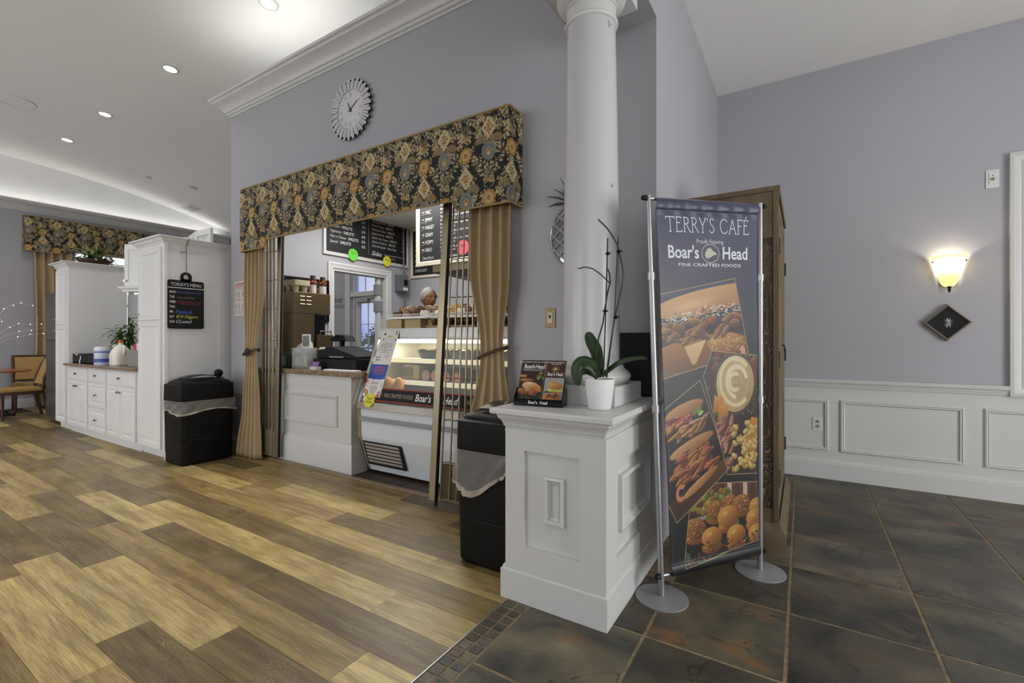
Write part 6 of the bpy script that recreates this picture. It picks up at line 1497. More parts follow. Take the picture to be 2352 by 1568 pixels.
# ------------------------------------------------------------------ pedestal and column
pd = thing('pedestal', 'white panelled pedestal carrying the column', 'pedestal', (-0.95, 2.26, 0))
PX0, PX1, PY0, PY1 = -1.195, -0.713, 1.862, 2.678
m = MB().box(PX0, PX1, PY0, PY1, 0, 0.80); m.build('body', WHITE, pd)
def around(prof, z, x0=PX0, x1=PX1, y0=PY0, y1=PY1): return [(x0, y1, -1, 0, z), (x0, y0, -1, -1, z), (x1, y0, 1, -1, z), (x1, y1, 1, 0, z)]
m = MB().profile([(0, 0), (0.024, 0), (0.024, 0.136), (0.016, 0.142), (0.016, 0.150), (0.006, 0.162), (0.006, 0.172), (0, 0.176)], around(None, 0)); m.build('base_moulding', WHITE, pd, smooth=25)
m = MB().profile([(0, 0), (0.006, 0.0), (0.01, 0.006), (0.006, 0.012), (0.008, 0.022), (0.014, 0.028), (0.014, 0.034), (0.02, 0.05), (0.034, 0.066), (0.038, 0.085), (0, 0.085)], around(None, 0.785)); m.build('cornice', WHITE, pd, smooth=25)
m = MB().profile([(0, 0), (0.055, 0), (0.062, 0.006), (0.062, 0.022), (0.055, 0.03), (0, 0.03)], around(None, 0.868)); m.box(PX0, PX1, PY0, PY1, 0.86, 0.898); m.build('top_slab', WHITE, pd, smooth=40)
def recess(fr, x0, x1, y0, y1, X0_, X1_, Y0_, Y1_, dd):
    """raised stiles and rails round a sunk field"""
    m = MB(); fbox(m, fr, X0_, x0, Y0_, Y1_, 0, dd); fbox(m, fr, x1, X1_, Y0_, Y1_, 0, dd); fbox(m, fr, x0, x1, Y0_, y0, 0, dd); fbox(m, fr, x0, x1, y1, Y1_, 0, dd)
    return m
f = FY(0, PY0, 0)
recess(f, -1.094, -0.814, 0.262, 0.705, PX0 - 0.0, PX1 + 0.018, 0.15, 0.80, 0.018).build('front_frame', WHITE, pd)
m = MB(); moulding(m, f, -0.990, -0.893, 0.384, 0.602, 0.03, [(0, 0), (0.002, 0.018), (0.012, 0.022), (0.022, 0.008), (0.026, 0.012), (0.034, 0.002), (0.036, 0.0)]); m.build('front_inset', WHITE, pd, smooth=20)
f = FX(PX1, 0, 0)
recess(f, 1.975, 2.60, 0.255, 0.675, PY0, PY1, 0.15, 0.80, 0.018).build('side_frame', WHITE, pd)
m = MB(); moulding(m, f, 2.04, 2.50, 0.345, 0.605, 0.03, [(0, 0), (0.002, 0.02), (0.012, 0.024), (0.022, 0.010), (0.028, 0.014), (0.04, 0.002), (0.042, 0.0)]); m.build('side_inset', WHITE, pd, smooth=20)
ZP = 0.898
CX_, CY_ = -0.952, 2.305
cl_ = thing('column', 'round white column standing on the pedestal up to the beam', 'column', (CX_, CY_, ZP))
m = MB().box(CX_ - 0.205, CX_ + 0.205, CY_ - 0.205, CY_ + 0.205, ZP + 0.0005, ZP + 0.095); m.build('plinth', WHITE, cl_, bevel=0.003)
tor = [(0.0, 0.095)] + [(0.175 + 0.03 * math.sin(math.pi * i / 10), 0.095 + 0.075 * i / 10) for i in range(11)] + [(0.172, 0.172), (0.170, 0.182), (0.158, 0.20), (0.150, 0.205)]
m = MB().lathe(tor, (CX_, CY_, ZP), 56, caps=False); m.build('torus_base', WHITE, cl_, smooth=30)
HT = ZV - ZP
sh = [(0.150, 0.20)] + [(0.148 - 0.022 * (i / 12) ** 1.8, 0.205 + (HT - 0.205 - 0.20) * i / 12) for i in range(13)]
m = MB().lathe(sh, (CX_, CY_, ZP), 64, caps=False); m.build('shaft', mat('column_gloss_white', (194, 194, 196), 0.25), cl_, smooth=60)
h0 = HT - 0.205
cp = [(0.126, h0), (0.136, h0 + 0.006), (0.140, h0 + 0.016), (0.136, h0 + 0.026), (0.128, h0 + 0.03), (0.128, h0 + 0.085), (0.136, h0 + 0.09), (0.136, h0 + 0.10), (0.15, h0 + 0.105), (0.176, h0 + 0.13), (0.182, h0 + 0.15), (0.0, h0 + 0.15)]
m = MB().lathe(cp, (CX_, CY_, ZP), 56, caps=False); m.build('capital', WHITE, cl_, smooth=30)
m = MB().box(CX_ - 0.19, CX_ + 0.19, CY_ - 0.19, CY_ + 0.19, ZV - 0.055, ZV - 0.002); m.build('abacus', WHITE, cl_, bevel=0.004)
for z in (1.16, 2.0, 2.82):
    rr = 0.146 - 0.022 * ((z - 1.1) / 1.8); a = math.radians(-22); c = (CX_ + rr * math.cos(a), CY_ + rr * math.sin(a), z)
    m = MB().box(c[0] - 0.004, c[0] + 0.006, c[1] - 0.008, c[1] + 0.008, z - 0.018, z + 0.018).tube([(c[0] + 0.004, c[1], z), (c[0] + 0.02, c[1] - 0.004, z - 0.012), (c[0] + 0.024, c[1] - 0.004, z + 0.004)], 0.003, 6); m.build('hook', WHITE, cl_)

# ------------------------------------------------------------------ orchid
oc = thing('orchid', 'orchid with bare staked stems in a ribbed white pot on the pedestal', 'plant', (-0.735, 1.905, ZP))
ox, oy = AT(1381, 938, Z=ZP)[0], AT(1381, 938, Z=ZP)[1] - 0.02
oc.location = (ox, oy, ZP)
m = MB(); prof = [(0.0, 0.0005), (0.048, 0.0005), (0.052, 0.004), (0.068, 0.135), (0.068, 0.14), (0.063, 0.14), (0.058, 0.115), (0, 0.115)]
for (r, z) in prof:
    for k in range(72):
        a = 6.2832 * k / 72; q = r + (0.0012 * math.sin(18 * a + 9 * z * 8) if 0.004 < z < 0.139 and r > 0.05 else 0); m.v.append((ox + q * math.cos(a), oy + q * math.sin(a), ZP + z))
m.f = [(i * 72 + k, i * 72 + (k + 1) % 72, (i + 1) * 72 + (k + 1) % 72, (i + 1) * 72 + k) for i in range(len(prof) - 1) for k in range(72)]; m.m = [0] * len(m.f)
m.build('pot', mat('ribbed_white_pot', (228, 228, 228), 0.5, bump=(80, 0.2), scale3=(4, 4, 0.4)), oc, smooth=50)
m = MB().lathe([(0, 0.118), (0.058, 0.118)], (ox, oy, ZP), 20, caps=False); m.build('bark_mix', mat('bark', (60, 46, 34), 0.9, bump=(60, 1)), oc)
STEM = mat('orchid_stem', (46, 52, 26), 0.45); STAKE = mat('stake_black', (26, 24, 24), 0.4)
def OP(u, v, d=0.0):
    p = AT(u, v, Y=oy + d); return p
def broad(pts, wd, name='leaf', material=None, up=(0, 0, 1), fold=0.3):
    P_ = [Vector(p) for p in pts]; m = MB(); n = len(P_)
    # resample smoothly
    Q = []
    for i in range(n - 1):
        p0, p1, p2, p3 = P_[max(0, i - 1)], P_[i], P_[i + 1], P_[min(n - 1, i + 2)]
        for k in range(6):
            t = k / 6; Q.append(0.5 * ((2 * p1) + (p2 - p0) * t + (2 * p0 - 5 * p1 + 4 * p2 - p3) * t * t + (3 * p1 - p0 - 3 * p2 + p3) * t ** 3))
    Q.append(P_[-1]); N = len(Q)
    for i, q in enumerate(Q):
        d = (Q[min(i + 1, N - 1)] - Q[max(i - 1, 0)]).normalized(); s = d.cross(Vector(up)); 
        if s.length < 1e-3: s = Vector((1, 0, 0))
        s.normalize(); nn = s.cross(d); t = i / (N - 1); w = wd * (0.35 + 0.65 * math.sin(math.pi * min(1, 0.12 + 0.8 * t))) * (1 if t < 0.8 else max(0.06, math.sqrt(max(0, 1 - ((t - 0.8) / 0.2) ** 2))))
        m.v += [tuple(q - s * w + nn * w * fold), tuple(q - s * w * 0.5 + nn * w * fold * 0.4), tuple(q), tuple(q + s * w * 0.5 + nn * w * fold * 0.4), tuple(q + s * w + nn * w * fold)]
    for i in range(N - 1):
        for k in range(4): a = i * 5 + k; m.f.append((a, a + 1, a + 6, a + 5)); m.m.append(0)
    o = m.build(name, material or DGREEN, oc, smooth=80); o.modifiers.new('s', 'SOLIDIFY').thickness = 0.003; return o
cam_up = (0.30, -0.85, 0.42)
broad([OP(1376, 866), OP(1356, 838, -0.02), OP(1335, 835, -0.04), OP(1325, 855, -0.05), OP(1329, 885, -0.06)], 0.032, up=cam_up)
broad([OP(1374, 864), OP(1350, 850, 0.0), OP(1330, 856, 0.0), OP(1322, 880, 0.0)], 0.026, up=cam_up)
broad([OP(1384, 862), OP(1420, 836, 0.0), OP(1455, 825, -0.01), OP(1486, 823, -0.03)], 0.020, up=(0.2, -0.5, 0.8))
broad([OP(1376, 850), OP(1370, 810, 0.02), OP(1358, 785, 0.03), OP(1349, 762, 0.03)], 0.030, up=cam_up)
broad([OP(1380, 866), OP(1372, 840, 0.02), OP(1376, 815, 0.04)], 0.026, up=cam_up)
def stem(pts, r, name, material): 
    MB().tube(pts, r, 7).build(name, material, oc, smooth=70)
stem([OP(1372, 862), OP(1369, 815), OP(1375, 775), OP(1385, 742), OP(1389, 710), OP(1396, 670), OP(1402, 648), OP(1400, 628), OP(1396, 618)], 0.0036, 'flower_stem', STEM)
stem([OP(1401, 650), OP(1380, 630), OP(1362, 617), OP(1344, 613), OP(1328, 617)], 0.003, 'flower_stem', STEM)
stem([OP(1392, 866), OP(1401, 800), OP(1408, 755), OP(1416, 712), OP(1428, 660), OP(1432, 632), OP(1429, 607), OP(1421, 576), OP(1418, 562), OP(1409, 545), OP(1397, 527), OP(1384, 513), OP(1374, 504)], 0.0036, 'flower_stem', STEM)
stem([OP(1386, 866, -0.01), OP(1391, 720, -0.01), OP(1396, 547, -0.01)], 0.0032, 'stake', STAKE)
stem([OP(1394, 866, -0.01), OP(1412, 720, -0.01), OP(1420, 546, -0.01)], 0.0032, 'stake', STAKE)
for (u, v) in ((1396, 582), (1422, 577), (1390, 714), (1415, 728)):
    c = OP(u, v, -0.012); m = MB().ball(c, 0.0085, 8, 6).tube([(c[0] - 0.012, c[1], c[2]), (c[0] + 0.014, c[1], c[2])], 0.003, 5); m.build('clip', BLACK, oc, smooth=60)
# ------------------------------------------------------------------ brochure holder
bh0 = AT(1180, 930, Z=ZP); bh1 = AT(1290, 937, Z=ZP)
bo = Vector((bh0[0], bh0[1], ZP)); br = Vector((bh1[0] - bh0[0], bh1[1] - bh0[1], 0)); bw = br.length; br.normalize()
bh = thing('brochure_holder', 'black lettered brochure holder on the pedestal', 'brochure holder', tuple(bo + br * bw / 2))
bf = frame(bo, br, (0, 0, 1)); GB = mat('gloss_black', (14, 13, 16), 0.12)
bp = 0.085
m = MB(); fbox(m, bf, 0, bw, 0.0005, 0.006, -bp, 0); fbox(m, bf, 0, bw, 0.006, 0.036, -0.004, 0); m.build('tray', GB, bh)
for (x0, x1) in ((0, 0.003), (bw - 0.003, bw)):
    m = MB(); m.prism([(-bp, 0.006), (0, 0.006), (0, 0.036), (-0.02, 0.06), (-0.04, 0.085), (-bp, 0.085)], lambda d, z, x: bf(x, z, d), x0, x1); m.build('side', GB, bh)
m = MB(); m.prism([(-0.022, 0.006), (-0.028, 0.006), (-0.078, 0.14), (-0.072, 0.14)], lambda d, z, x: bf(x, z, d), 0.003, bw - 0.003); m.build('back_rest', GB, bh)
m = MB(); m.text("Boar's", bf, bw * 0.31, 0.012, 0.022, d=0.0008, bold=0.012, xs=0.85); m.build('lettering', WTEXT, bh)
m = MB(); m.text('Head', bf, bw * 0.55, 0.012, 0.022, d=0.0008, bold=0.012, xs=0.85); m.build('lettering', WTEXT, bh)
sl = Vector(bf(0, 0.14, -0.075)) - Vector(bf(0, 0.008, -0.02)); su = sl.normalized()
def food_ham(cv, W, H):
    """sliced turkey and cheese plate"""
    r = random.Random(5)
    cv.ell(W * 0.5, H * 0.12, W * 0.62, H * 0.26, (150, 122, 70)).ell(W * 0.5, H * 0.14, W * 0.56, H * 0.23, (34, 26, 20))
    for i in range(30): cv.ell(r.uniform(0.1, 0.95) * W, r.uniform(0.06, 0.25) * H, W * 0.04, H * 0.018, r.choice(((40, 60, 28), (62, 86, 36), (24, 34, 18), (90, 70, 40))), r.uniform(0, 3))
    for i in range(16): cv.ell(r.uniform(0.12, 0.7) * W, r.uniform(0.2, 0.36) * H, W * 0.16, H * 0.045, r.choice(((176, 104, 60), (196, 130, 82), (150, 84, 48))), r.uniform(-0.6, 0.6), shade=(96, 52, 30))
    for (x, y, a, c) in ((0.32, 0.42, 0.3, (226, 196, 150)), (0.5, 0.42, -0.2, (234, 212, 172)), (0.66, 0.40, -0.5, (222, 180, 126)), (0.44, 0.34, 0.1, (214, 160, 100)), (0.8, 0.35, -0.9, (206, 140, 80))): cv.ell(x * W, y * H, W * 0.17, H * 0.07, c, a, shade=(150, 96, 56))
    cv.ell(0.3 * W, 0.53 * H, W * 0.3, H * 0.035, (190, 130, 70), 0, shade=(110, 66, 34))
    for i in range(10): cv.ell(r.uniform(0.55, 0.98) * W, r.uniform(0.56, 0.66) * H, W * 0.06, H * 0.02, r.choice(((98, 124, 60), (196, 190, 160), (70, 98, 44))), r.uniform(-0.6, 0.6))
    for (x, y) in ((0.08, 0.62), (0.2, 0.62), (0.86, 0.7)): cv.ell(x * W, y * H, W * 0.09, H * 0.035, (196, 150, 92), 0, shade=(120, 78, 40))
def food_sandwich(cv, W, H):
    r = random.Random(6)
    cv.poly([(0, 0), (W, 0), (W, 0.6 * H), (0, 0.6 * H)], (150, 158, 156), shade=(120, 124, 116))
    cv.ell(0.52 * W, 0.14 * H, 0.42 * W, 0.06 * H, (196, 150, 82), 0, shade=(120, 80, 40))
    for i in range(26): cv.ell(r.uniform(0.15, 0.92) * W, r.uniform(0.15, 0.30) * H, 0.15 * W, 0.02 * H, r.choice(((206, 140, 96), (188, 92, 60), (226, 180, 140), (214, 110, 40), (120, 140, 60), (80, 30, 30))), r.uniform(-0.4, 0.4), shade=(96, 50, 34))
    for i in range(12): cv.ell(r.uniform(0.2, 0.9) * W, r.uniform(0.30, 0.34) * H, 0.14 * W, 0.018 * H, r.choice(((142, 160, 66), (186, 196, 96), (206, 200, 120))), r.uniform(-0.3, 0.3))
    cv.ell(0.56 * W, 0.42 * H, 0.40 * W, 0.085 * H, (206, 168, 108), 0, shade=(140, 96, 48)); cv.ell(0.5 * W, 0.50 * H, 0.14 * W, 0.04 * H, (206, 130, 54), 0.2)
    cv.ell(0.1 * W, 0.16 * H, 0.12 * W, 0.06 * H, (216, 150, 60), 0.5, shade=(150, 90, 30))
def brochure(label, x0, w, h, painter, head, hcol):
    fr = frame(Vector(bf(x0, 0.008, -0.004)) + Vector((0, 0, 0)), br, su); fr0 = frame(Vector(bf(x0, 0.0085, -0.012)), br, su)
    t = thing('brochure', label, 'brochure', fr0(w / 2, 0, 0), 'brochures in the holder')
    m = MB(); fbox(m, fr0, 0, w, 0, h, -0.006, 0.004); m.build('pages', mat('page_edges', (150, 140, 126), 0.6), t)
    cv = Canvas(w, h, 900, (46, 28, 22)); painter(cv, w, h); cv.poly([(0, head * h), (w, head * h), (w, h), (0, h)], hcol)
    flat_print('cover', cv, fr0, print_mat('gloss_print', 0.25), t, 0.0045)
    return t, fr0
w1 = bw * 0.52; hB = 0.225
t, fr = brochure('left brown deli brochure with a sliced turkey picture', 0.008, w1, hB, food_ham, 0.72, (42, 26, 22))
MB().text("Boar's", fr, 0.016, hB * 0.80, 0.032, d=0.0052, bold=0.012, xs=0.72).build('title', WTEXT, t); MB().text('Head', fr, w1 * 0.60, hB * 0.80, 0.032, d=0.0052, bold=0.012, xs=0.72).build('title', WTEXT, t)
boar_emblem(fr, w1 * 0.5, hB * 0.835, 0.022, 0.0055, 'emblem', GOLD, t)
MB().text('DELICATESSEN, MEATS & CHEESES', fr, w1 / 2, hB * 0.935, 0.010, d=0.0052, align='CENTER').build('strapline', WTEXT, t); MB().text('COMPROMISE ELSEWHERE', fr, w1 / 2, hB * 0.75, 0.009, d=0.0052, align='CENTER').build('strapline', WTEXT, t)
x2 = 0.008 + w1 + 0.006; w2 = bw - x2 - 0.006
t, fr = brochure('right deli brochure with a stacked sandwich picture', x2, w2, hB, food_sandwich, 0.60, (66, 34, 26))
boar_emblem(fr, w2 * 0.5, hB * 0.80, 0.036, 0.0055, 'emblem', GOLD, t)
MB().text("Boar's Head", fr, w2 / 2, hB * 0.645, 0.026, d=0.0052, bold=0.012, align='CENTER', maxw=w2 * 0.8).build('title', WTEXT, t)
MB().text('GUIDE TO OUR PREMIUM', fr, w2 / 2, hB * 0.935, 0.009, d=0.0052, align='CENTER', maxw=w2 * 0.85).build('strapline', WTEXT, t); MB().text('DELI MEATS', fr, w2 / 2, hB * 0.90, 0.009, d=0.0052, align='CENTER').build('strapline', WTEXT, t)
# black screen behind the column
sm = thing('monitor', 'black flat monitor leaning on the pedestal behind the column', 'monitor', (-0.80, 2.60, ZP))
mf = frame((-0.91, 2.605, ZP + 0.001), (1, 0.06, 0), (-0.06, 0.05, 1))
m = MB(); fbox(m, mf, 0.0, 0.20, 0, 0.36, -0.022, 0); m.build('casing', BLACKM, sm, bevel=0.004)
m = MB(); fbox(m, mf, 0.012, 0.188, 0.012, 0.348, 0.0, 0.001); m.build('screen', mat('dark_screen', (8, 8, 9), 0.5), sm)
m = MB(); fbox(m, mf, 0.06, 0.18, 0.0, 0.01, -0.05, 0.02); m.build('foot', BLACK, sm)
# ------------------------------------------------------------------ banner stand
BW, BH = 0.65, 1.83
def paint_banner():
    c = Canvas(BW, BH, 430, (20, 20, 28)); H, W = BH, BW
    yy_ = np.linspace(0, 1, c.ny)[:, None]
    k = np.clip((yy_ - 0.42) / 0.5, 0, 1)[..., None]
    c.a[:] = np.array((19, 19, 27)) * (1 - k) + np.array((64, 68, 104)) * k
    P = lambda s, t: (s * W, (1 - t) * H)
    r = random.Random(12)
    GO = (176, 160, 104)
    def outline(pts): c.line(pts + [pts[0]], 0.004, GO)
    def ribbon(x, y, L, h, a, col, sh):            # folded slice: shaded loop
        c.ell(x, y, L, h, sh, a); c.ell(x + 0.15 * h * math.sin(a), y + 0.22 * h, L * 0.9, h * 0.68, col, a, shade=sh); c.ring(x, y, L * 0.93, h * 0.9, 0.0022, tuple(min(255, q + 34) for q in col), a, 20, 170)
    # --- picture 1: long roll with turkey and slaw
    p1 = [P(-0.02, 0.258), P(0.755, 0.212), P(0.89, 0.42), P(-0.02, 0.482)]
    c.setclip(p1)
    c.poly([P(-0.1, 0.2), P(1, 0.2), P(1, 0.5), P(-0.1, 0.5)], (62, 66, 100), shade=(24, 22, 28))
    c.poly([P(-0.1, 0.455), P(0.95, 0.405), P(0.95, 0.5), P(-0.1, 0.5)], (150, 130, 104), shade=(96, 76, 54))
    c.ell(*P(0.42, 0.415), 0.36, 0.085, (176, 122, 58), 0.10, shade=(80, 46, 20)); c.ell(*P(0.66, 0.392), 0.13, 0.055, (206, 150, 74), 0.0, shade=(120, 74, 30))
    for i in range(130): c.ell(*P(r.uniform(0.48, 0.85), r.uniform(0.375, 0.415)), 0.004, 0.003, r.choice(((232, 200, 130), (150, 100, 44))))
    c.poly([P(-0.05, 0.375), P(0.88, 0.36), P(0.9, 0.33), P(-0.05, 0.35)], (40, 20, 22))
    c.ell(*P(0.50, 0.272), 0.40, 0.062, (214, 176, 122), 0.17, shade=(168, 118, 66)); c.ell(*P(0.30, 0.285), 0.22, 0.04, (224, 196, 150), 0.2, soft=0.8, al=0.8)
    for i in range(210):
        s = r.uniform(-0.02, 0.86); t = 0.335 - 0.055 * s + r.uniform(-0.016, 0.016)
        a = r.uniform(-0.5, 0.9); x, y = P(s, t); L = r.uniform(0.008, 0.026); c.line([(x, y), (x + L * math.cos(a), y + L * math.sin(a))], r.uniform(0.003, 0.006), r.choice(((226, 224, 210), (206, 206, 190), (186, 196, 150), (150, 166, 110), (70, 40, 62), (196, 120, 90), (236, 234, 226))))
    for i in range(34):
        s = r.uniform(-0.02, 0.84); t = 0.365 - 0.05 * s + r.uniform(-0.022, 0.03); ribbon(*P(s, t), r.uniform(0.028, 0.055), r.uniform(0.014, 0.024), r.uniform(-0.6, 0.9), r.choice(((176, 128, 76), (196, 148, 92), (158, 108, 60))), (84, 50, 26))
    c.poly([P(0.22, 0.398), P(0.44, 0.38), P(0.33, 0.445), P(0.29, 0.447)], (222, 200, 150), shade=(196, 166, 108))
    for i in range(26): x, y = P(0.5 + 0.012 * i, 0.385 - 0.002 * (i % 2)); c.line([(x, y), (x + 0.008, y + 0.006 * (1 if i % 2 else -1))], 0.004, (196, 186, 110))
    c.ell(*P(0.83, 0.413), 0.018, 0.022, (214, 150, 140), 0.4)
    c.setclip(None); outline(p1)
    # --- picture 2: bowl of hummus with cheeses and herbs
    p2 = [P(0.50, 0.412), P(1.02, 0.432), P(1.02, 0.768), P(0.64, 0.757), P(0.40, 0.48)]
    c.setclip(p2)
    c.poly([P(0.3, 0.4), P(1.1, 0.4), P(1.1, 0.8), P(0.3, 0.8)], (52, 30, 24), shade=(44, 32, 22))
    for (s, t, q) in ((0.56, 0.435, 0.03), (0.53, 0.46, 0.024), (0.66, 0.428, 0.026), (0.97, 0.46, 0.05), (0.95, 0.5, 0.03)): c.ell(*P(s, t), q, q, (150, 44, 28), 0, shade=(72, 20, 16))
    for i in range(260): c.ell(*P(r.uniform(0.42, 1.0), r.choice((r.uniform(0.425, 0.46), r.uniform(0.55, 0.60), r.uniform(0.46, 0.54)))), 0.009, 0.003, r.choice(((60, 78, 46), (92, 110, 66), (36, 50, 30), (112, 130, 80))), r.uniform(0, 3.1))
    bx, by = P(0.745, 0.508); c.ell(bx, by, 0.150, 0.158, (74, 70, 72)).ell(bx, by, 0.143, 0.151, (26, 24, 26)).ell(bx, by + 0.002, 0.137, 0.145, (206, 190, 146), 0, shade=(168, 146, 98))
    for (q, a0, a1, wd, cc) in ((0.118, 30, 300, 0.022, (222, 210, 172)), (0.10, 80, 350, 0.016, (186, 166, 116)), (0.078, 0, 250, 0.022, (228, 218, 182)), (0.06, 150, 420, 0.014, (178, 156, 104)), (0.042, 40, 300, 0.018, (226, 214, 176)), (0.022, 200, 480, 0.012, (170, 146, 92))): c.ring(bx + 0.01 * math.cos(a0), by + 0.012, q * 0.9, q, wd, cc, 0.2, a0, a1 % 360)
    for (s, t) in ((0.55, 0.56), (0.60, 0.585), (0.9, 0.66), (0.96, 0.63), (0.93, 0.69)): c.poly([P(s - 0.06, t + 0.02), P(s + 0.05, t + 0.025), P(s + 0.06, t - 0.02), P(s - 0.04, t - 0.025)], (206, 146, 54), shade=(160, 100, 30))
    for i in range(44): ribbon(*P(r.uniform(0.5, 0.72), r.uniform(0.6, 0.75)), r.uniform(0.022, 0.04), r.uniform(0.012, 0.02), r.uniform(0.3, 1.4), r.choice(((196, 140, 116), (176, 112, 92), (216, 170, 146))), (92, 48, 40))
    for i in range(58):
        x, y = P(r.uniform(0.72, 0.99), r.uniform(0.62, 0.75)); c.ell(x, y, 0.024, 0.014, (150, 124, 56), r.uniform(-0.8, 0.8)); c.ell(x, y + 0.004, 0.021, 0.010, (226, 208, 138), r.uniform(-0.8, 0.8), shade=(188, 160, 84))
    c.setclip(None); outline(p2)
    # --- picture 3: stacked sandwich
    p3 = [P(-0.02, 0.565), P(0.365, 0.49), P(0.645, 0.745), P(0.08, 0.862), P(-0.02, 0.80)]
    c.setclip(p3)
    c.poly([P(-0.1, 0.45), P(0.8, 0.45), P(0.8, 0.9), P(-0.1, 0.9)], (18, 17, 24), shade=(20, 14, 12))
    c.poly([P(-0.05, 0.82), P(0.66, 0.70), P(0.66, 0.76), P(0.0, 0.90)], (92, 58, 32), shade=(50, 30, 16))
    def bread(s, t, L, h, a):
        c.ell(*P(s, t), L, h, (206, 164, 104), a, shade=(140, 92, 46)); x, y = P(s, t)
        for i in range(7): q = -0.7 + 0.23 * i; c.line([(x + L * q * math.cos(a), y + L * q * math.sin(a) + h * 0.5), (x + L * (q + 0.05) * math.cos(a), y + L * (q + 0.05) * math.sin(a) - h * 0.5)], 0.003, (150, 104, 58), 0.7)
    def fillings(t0, n, cols, s0=-0.02, s1=0.4):
        for i in range(n): ribbon(*P(r.uniform(s0, s1), t0 + r.uniform(-0.02, 0.02) - 0.05 * 0), r.uniform(0.03, 0.06), r.uniform(0.010, 0.018), r.uniform(0.1, 0.9), r.choice(cols), (90, 44, 24))
    bread(0.2, 0.565, 0.13, 0.032, 0.28); c.ell(*P(0.32, 0.572), 0.04, 0.012, (92, 132, 52), 0.5); c.ell(*P(0.36, 0.578), 0.02, 0.010, (160, 190, 100), 0.5); c.ell(*P(0.15, 0.592), 0.09, 0.014, (178, 62, 38), 0.25)
    fillings(0.61, 18, ((206, 150, 120), (222, 174, 140), (196, 132, 100)), 0.0, 0.42); fillings(0.625, 10, ((212, 150, 54), (226, 170, 70)), 0.0, 0.46)
    bread(0.26, 0.662, 0.16, 0.03, 0.34)
    fillings(0.70, 26, ((170, 92, 60), (196, 116, 74), (120, 50, 34), (214, 150, 54)), 0.1, 0.5); fillings(0.735, 16, ((206, 140, 54), (196, 128, 100), (170, 96, 64)), 0.08, 0.46); bread(0.34, 0.765, 0.14, 0.022, 0.5)
    for q in range(3): c.ring(*P(0.13, 0.785), 0.03 - 0.006 * q, 0.04 - 0.008 * q, 0.006, (206, 140, 104), -0.3, 60, 330)
    c.setclip(None); outline(p3)
    # --- picture 4: board of sliders
    p4 = [P(0.50, 0.775), P(1.02, 0.792), P(1.02, 0.955), P(0.14, 0.985), P(0.21, 0.84)]
    c.setclip(p4)
    c.poly([P(0.1, 0.77), P(1.1, 0.77), P(1.1, 1.0), P(0.1, 1.0)], (96, 56, 40), shade=(16, 12, 14))
    for i in range(6): c.poly([P(0.55 + 0.09 * i, 0.775), P(0.60 + 0.09 * i, 0.775), P(0.60 + 0.09 * i, 0.835), P(0.55 + 0.09 * i, 0.835)], (206, 176, 160) if i % 2 else (70, 36, 28))
    for i in range(30): c.ell(*P(r.uniform(0.2, 0.5), r.uniform(0.805, 0.85)), 0.018, 0.012, r.choice(((186, 164, 70), (160, 138, 52), (206, 186, 98))), r.uniform(-1, 1), shade=(110, 92, 30))
    for i in range(16): c.ell(*P(r.uniform(0.34, 0.66), r.uniform(0.792, 0.82)), 0.018, 0.016, r.choice(((110, 140, 52), (140, 166, 70), (196, 110, 50))), 0, shade=(60, 80, 24))
    c.poly([P(0.12, 0.862), P(0.52, 0.855), P(0.52, 0.866), P(0.12, 0.874)], (150, 142, 132)); c.poly([P(0.1, 0.872), P(1.1, 0.86), P(1.1, 1), P(0.1, 1)], (26, 16, 14), shade=(14, 10, 12))
    def slider(s, t, R_, seed):
        x, y = P(s, t); c.ell(x, y - R_ * 0.55, R_ * 1.0, R_ * 0.42, (176, 112, 50), 0, shade=(96, 54, 22))
        for q in range(9): c.ell(x + r.uniform(-0.9, 0.9) * R_, y - R_ * 0.30 + r.uniform(-0.12, 0.1) * R_, R_ * 0.35, R_ * 0.12, r.choice(((80, 116, 44), (206, 150, 60), (196, 120, 90), (58, 88, 34), (214, 176, 110))), r.uniform(-0.6, 0.6))
        c.ell(x, y + R_ * 0.1, R_, R_ * 0.72, (214, 158, 78) if not seed else (176, 116, 50), 0, shade=(112, 66, 26) if not seed else (80, 46, 20))
        if seed:
            for q in range(60): a = r.uniform(0, 6.28); d = math.sqrt(r.random()) * 0.85; c.ell(x + d * R_ * math.cos(a), y + R_ * 0.1 + d * R_ * 0.7 * math.sin(a), 0.0028, 0.002, r.choice(((232, 210, 150), (60, 40, 24), (206, 170, 100))))
        else: c.ell(x - R_ * 0.25, y + R_ * 0.35, R_ * 0.4, R_ * 0.2, (240, 206, 140), 0.2, soft=0.9, al=0.6)
    for (s, t, R_, sd) in ((0.66, 0.838, 0.058, 1), (0.50, 0.852, 0.068, 1), (0.80, 0.848, 0.066, 1), (0.98, 0.862, 0.06, 0), (0.28, 0.893, 0.072, 1), (0.95, 0.895, 0.066, 0), (0.64, 0.878, 0.078, 0), (0.45, 0.925, 0.074, 0), (0.73, 0.932, 0.072, 0), (0.97, 0.938, 0.066, 0)): slider(s, t, R_, sd)
    for i in range(60): c.ell(*P(r.uniform(0.16, 1), r.uniform(0.93, 0.985)), 0.012, 0.005, r.choice(((70, 40, 24), (120, 60, 34), (58, 80, 36), (40, 20, 20))), r.uniform(-1, 1))
    for q in range(4): c.ring(*P(0.22, 0.955), 0.014 + 0.008 * q, 0.014 + 0.008 * q, 0.002, (196, 196, 196), 0, 150, 250)
    c.setclip(None); outline(p4)
    # border lines: red rule, hems with double white stitching
    c.line([P(0.12, 0.197), P(0.90, 0.197)], 0.0022, (120, 60, 70))
    for s in (0.022, 0.034, 0.966, 0.978): c.line([P(s, 0.0), P(s, 1.0)], 0.0011, (120, 122, 140), 0.7)
    for t in (0.032, 0.962, 0.967): c.line([P(0, t), P(1, t)], 0.0012, (130, 132, 150), 0.8)
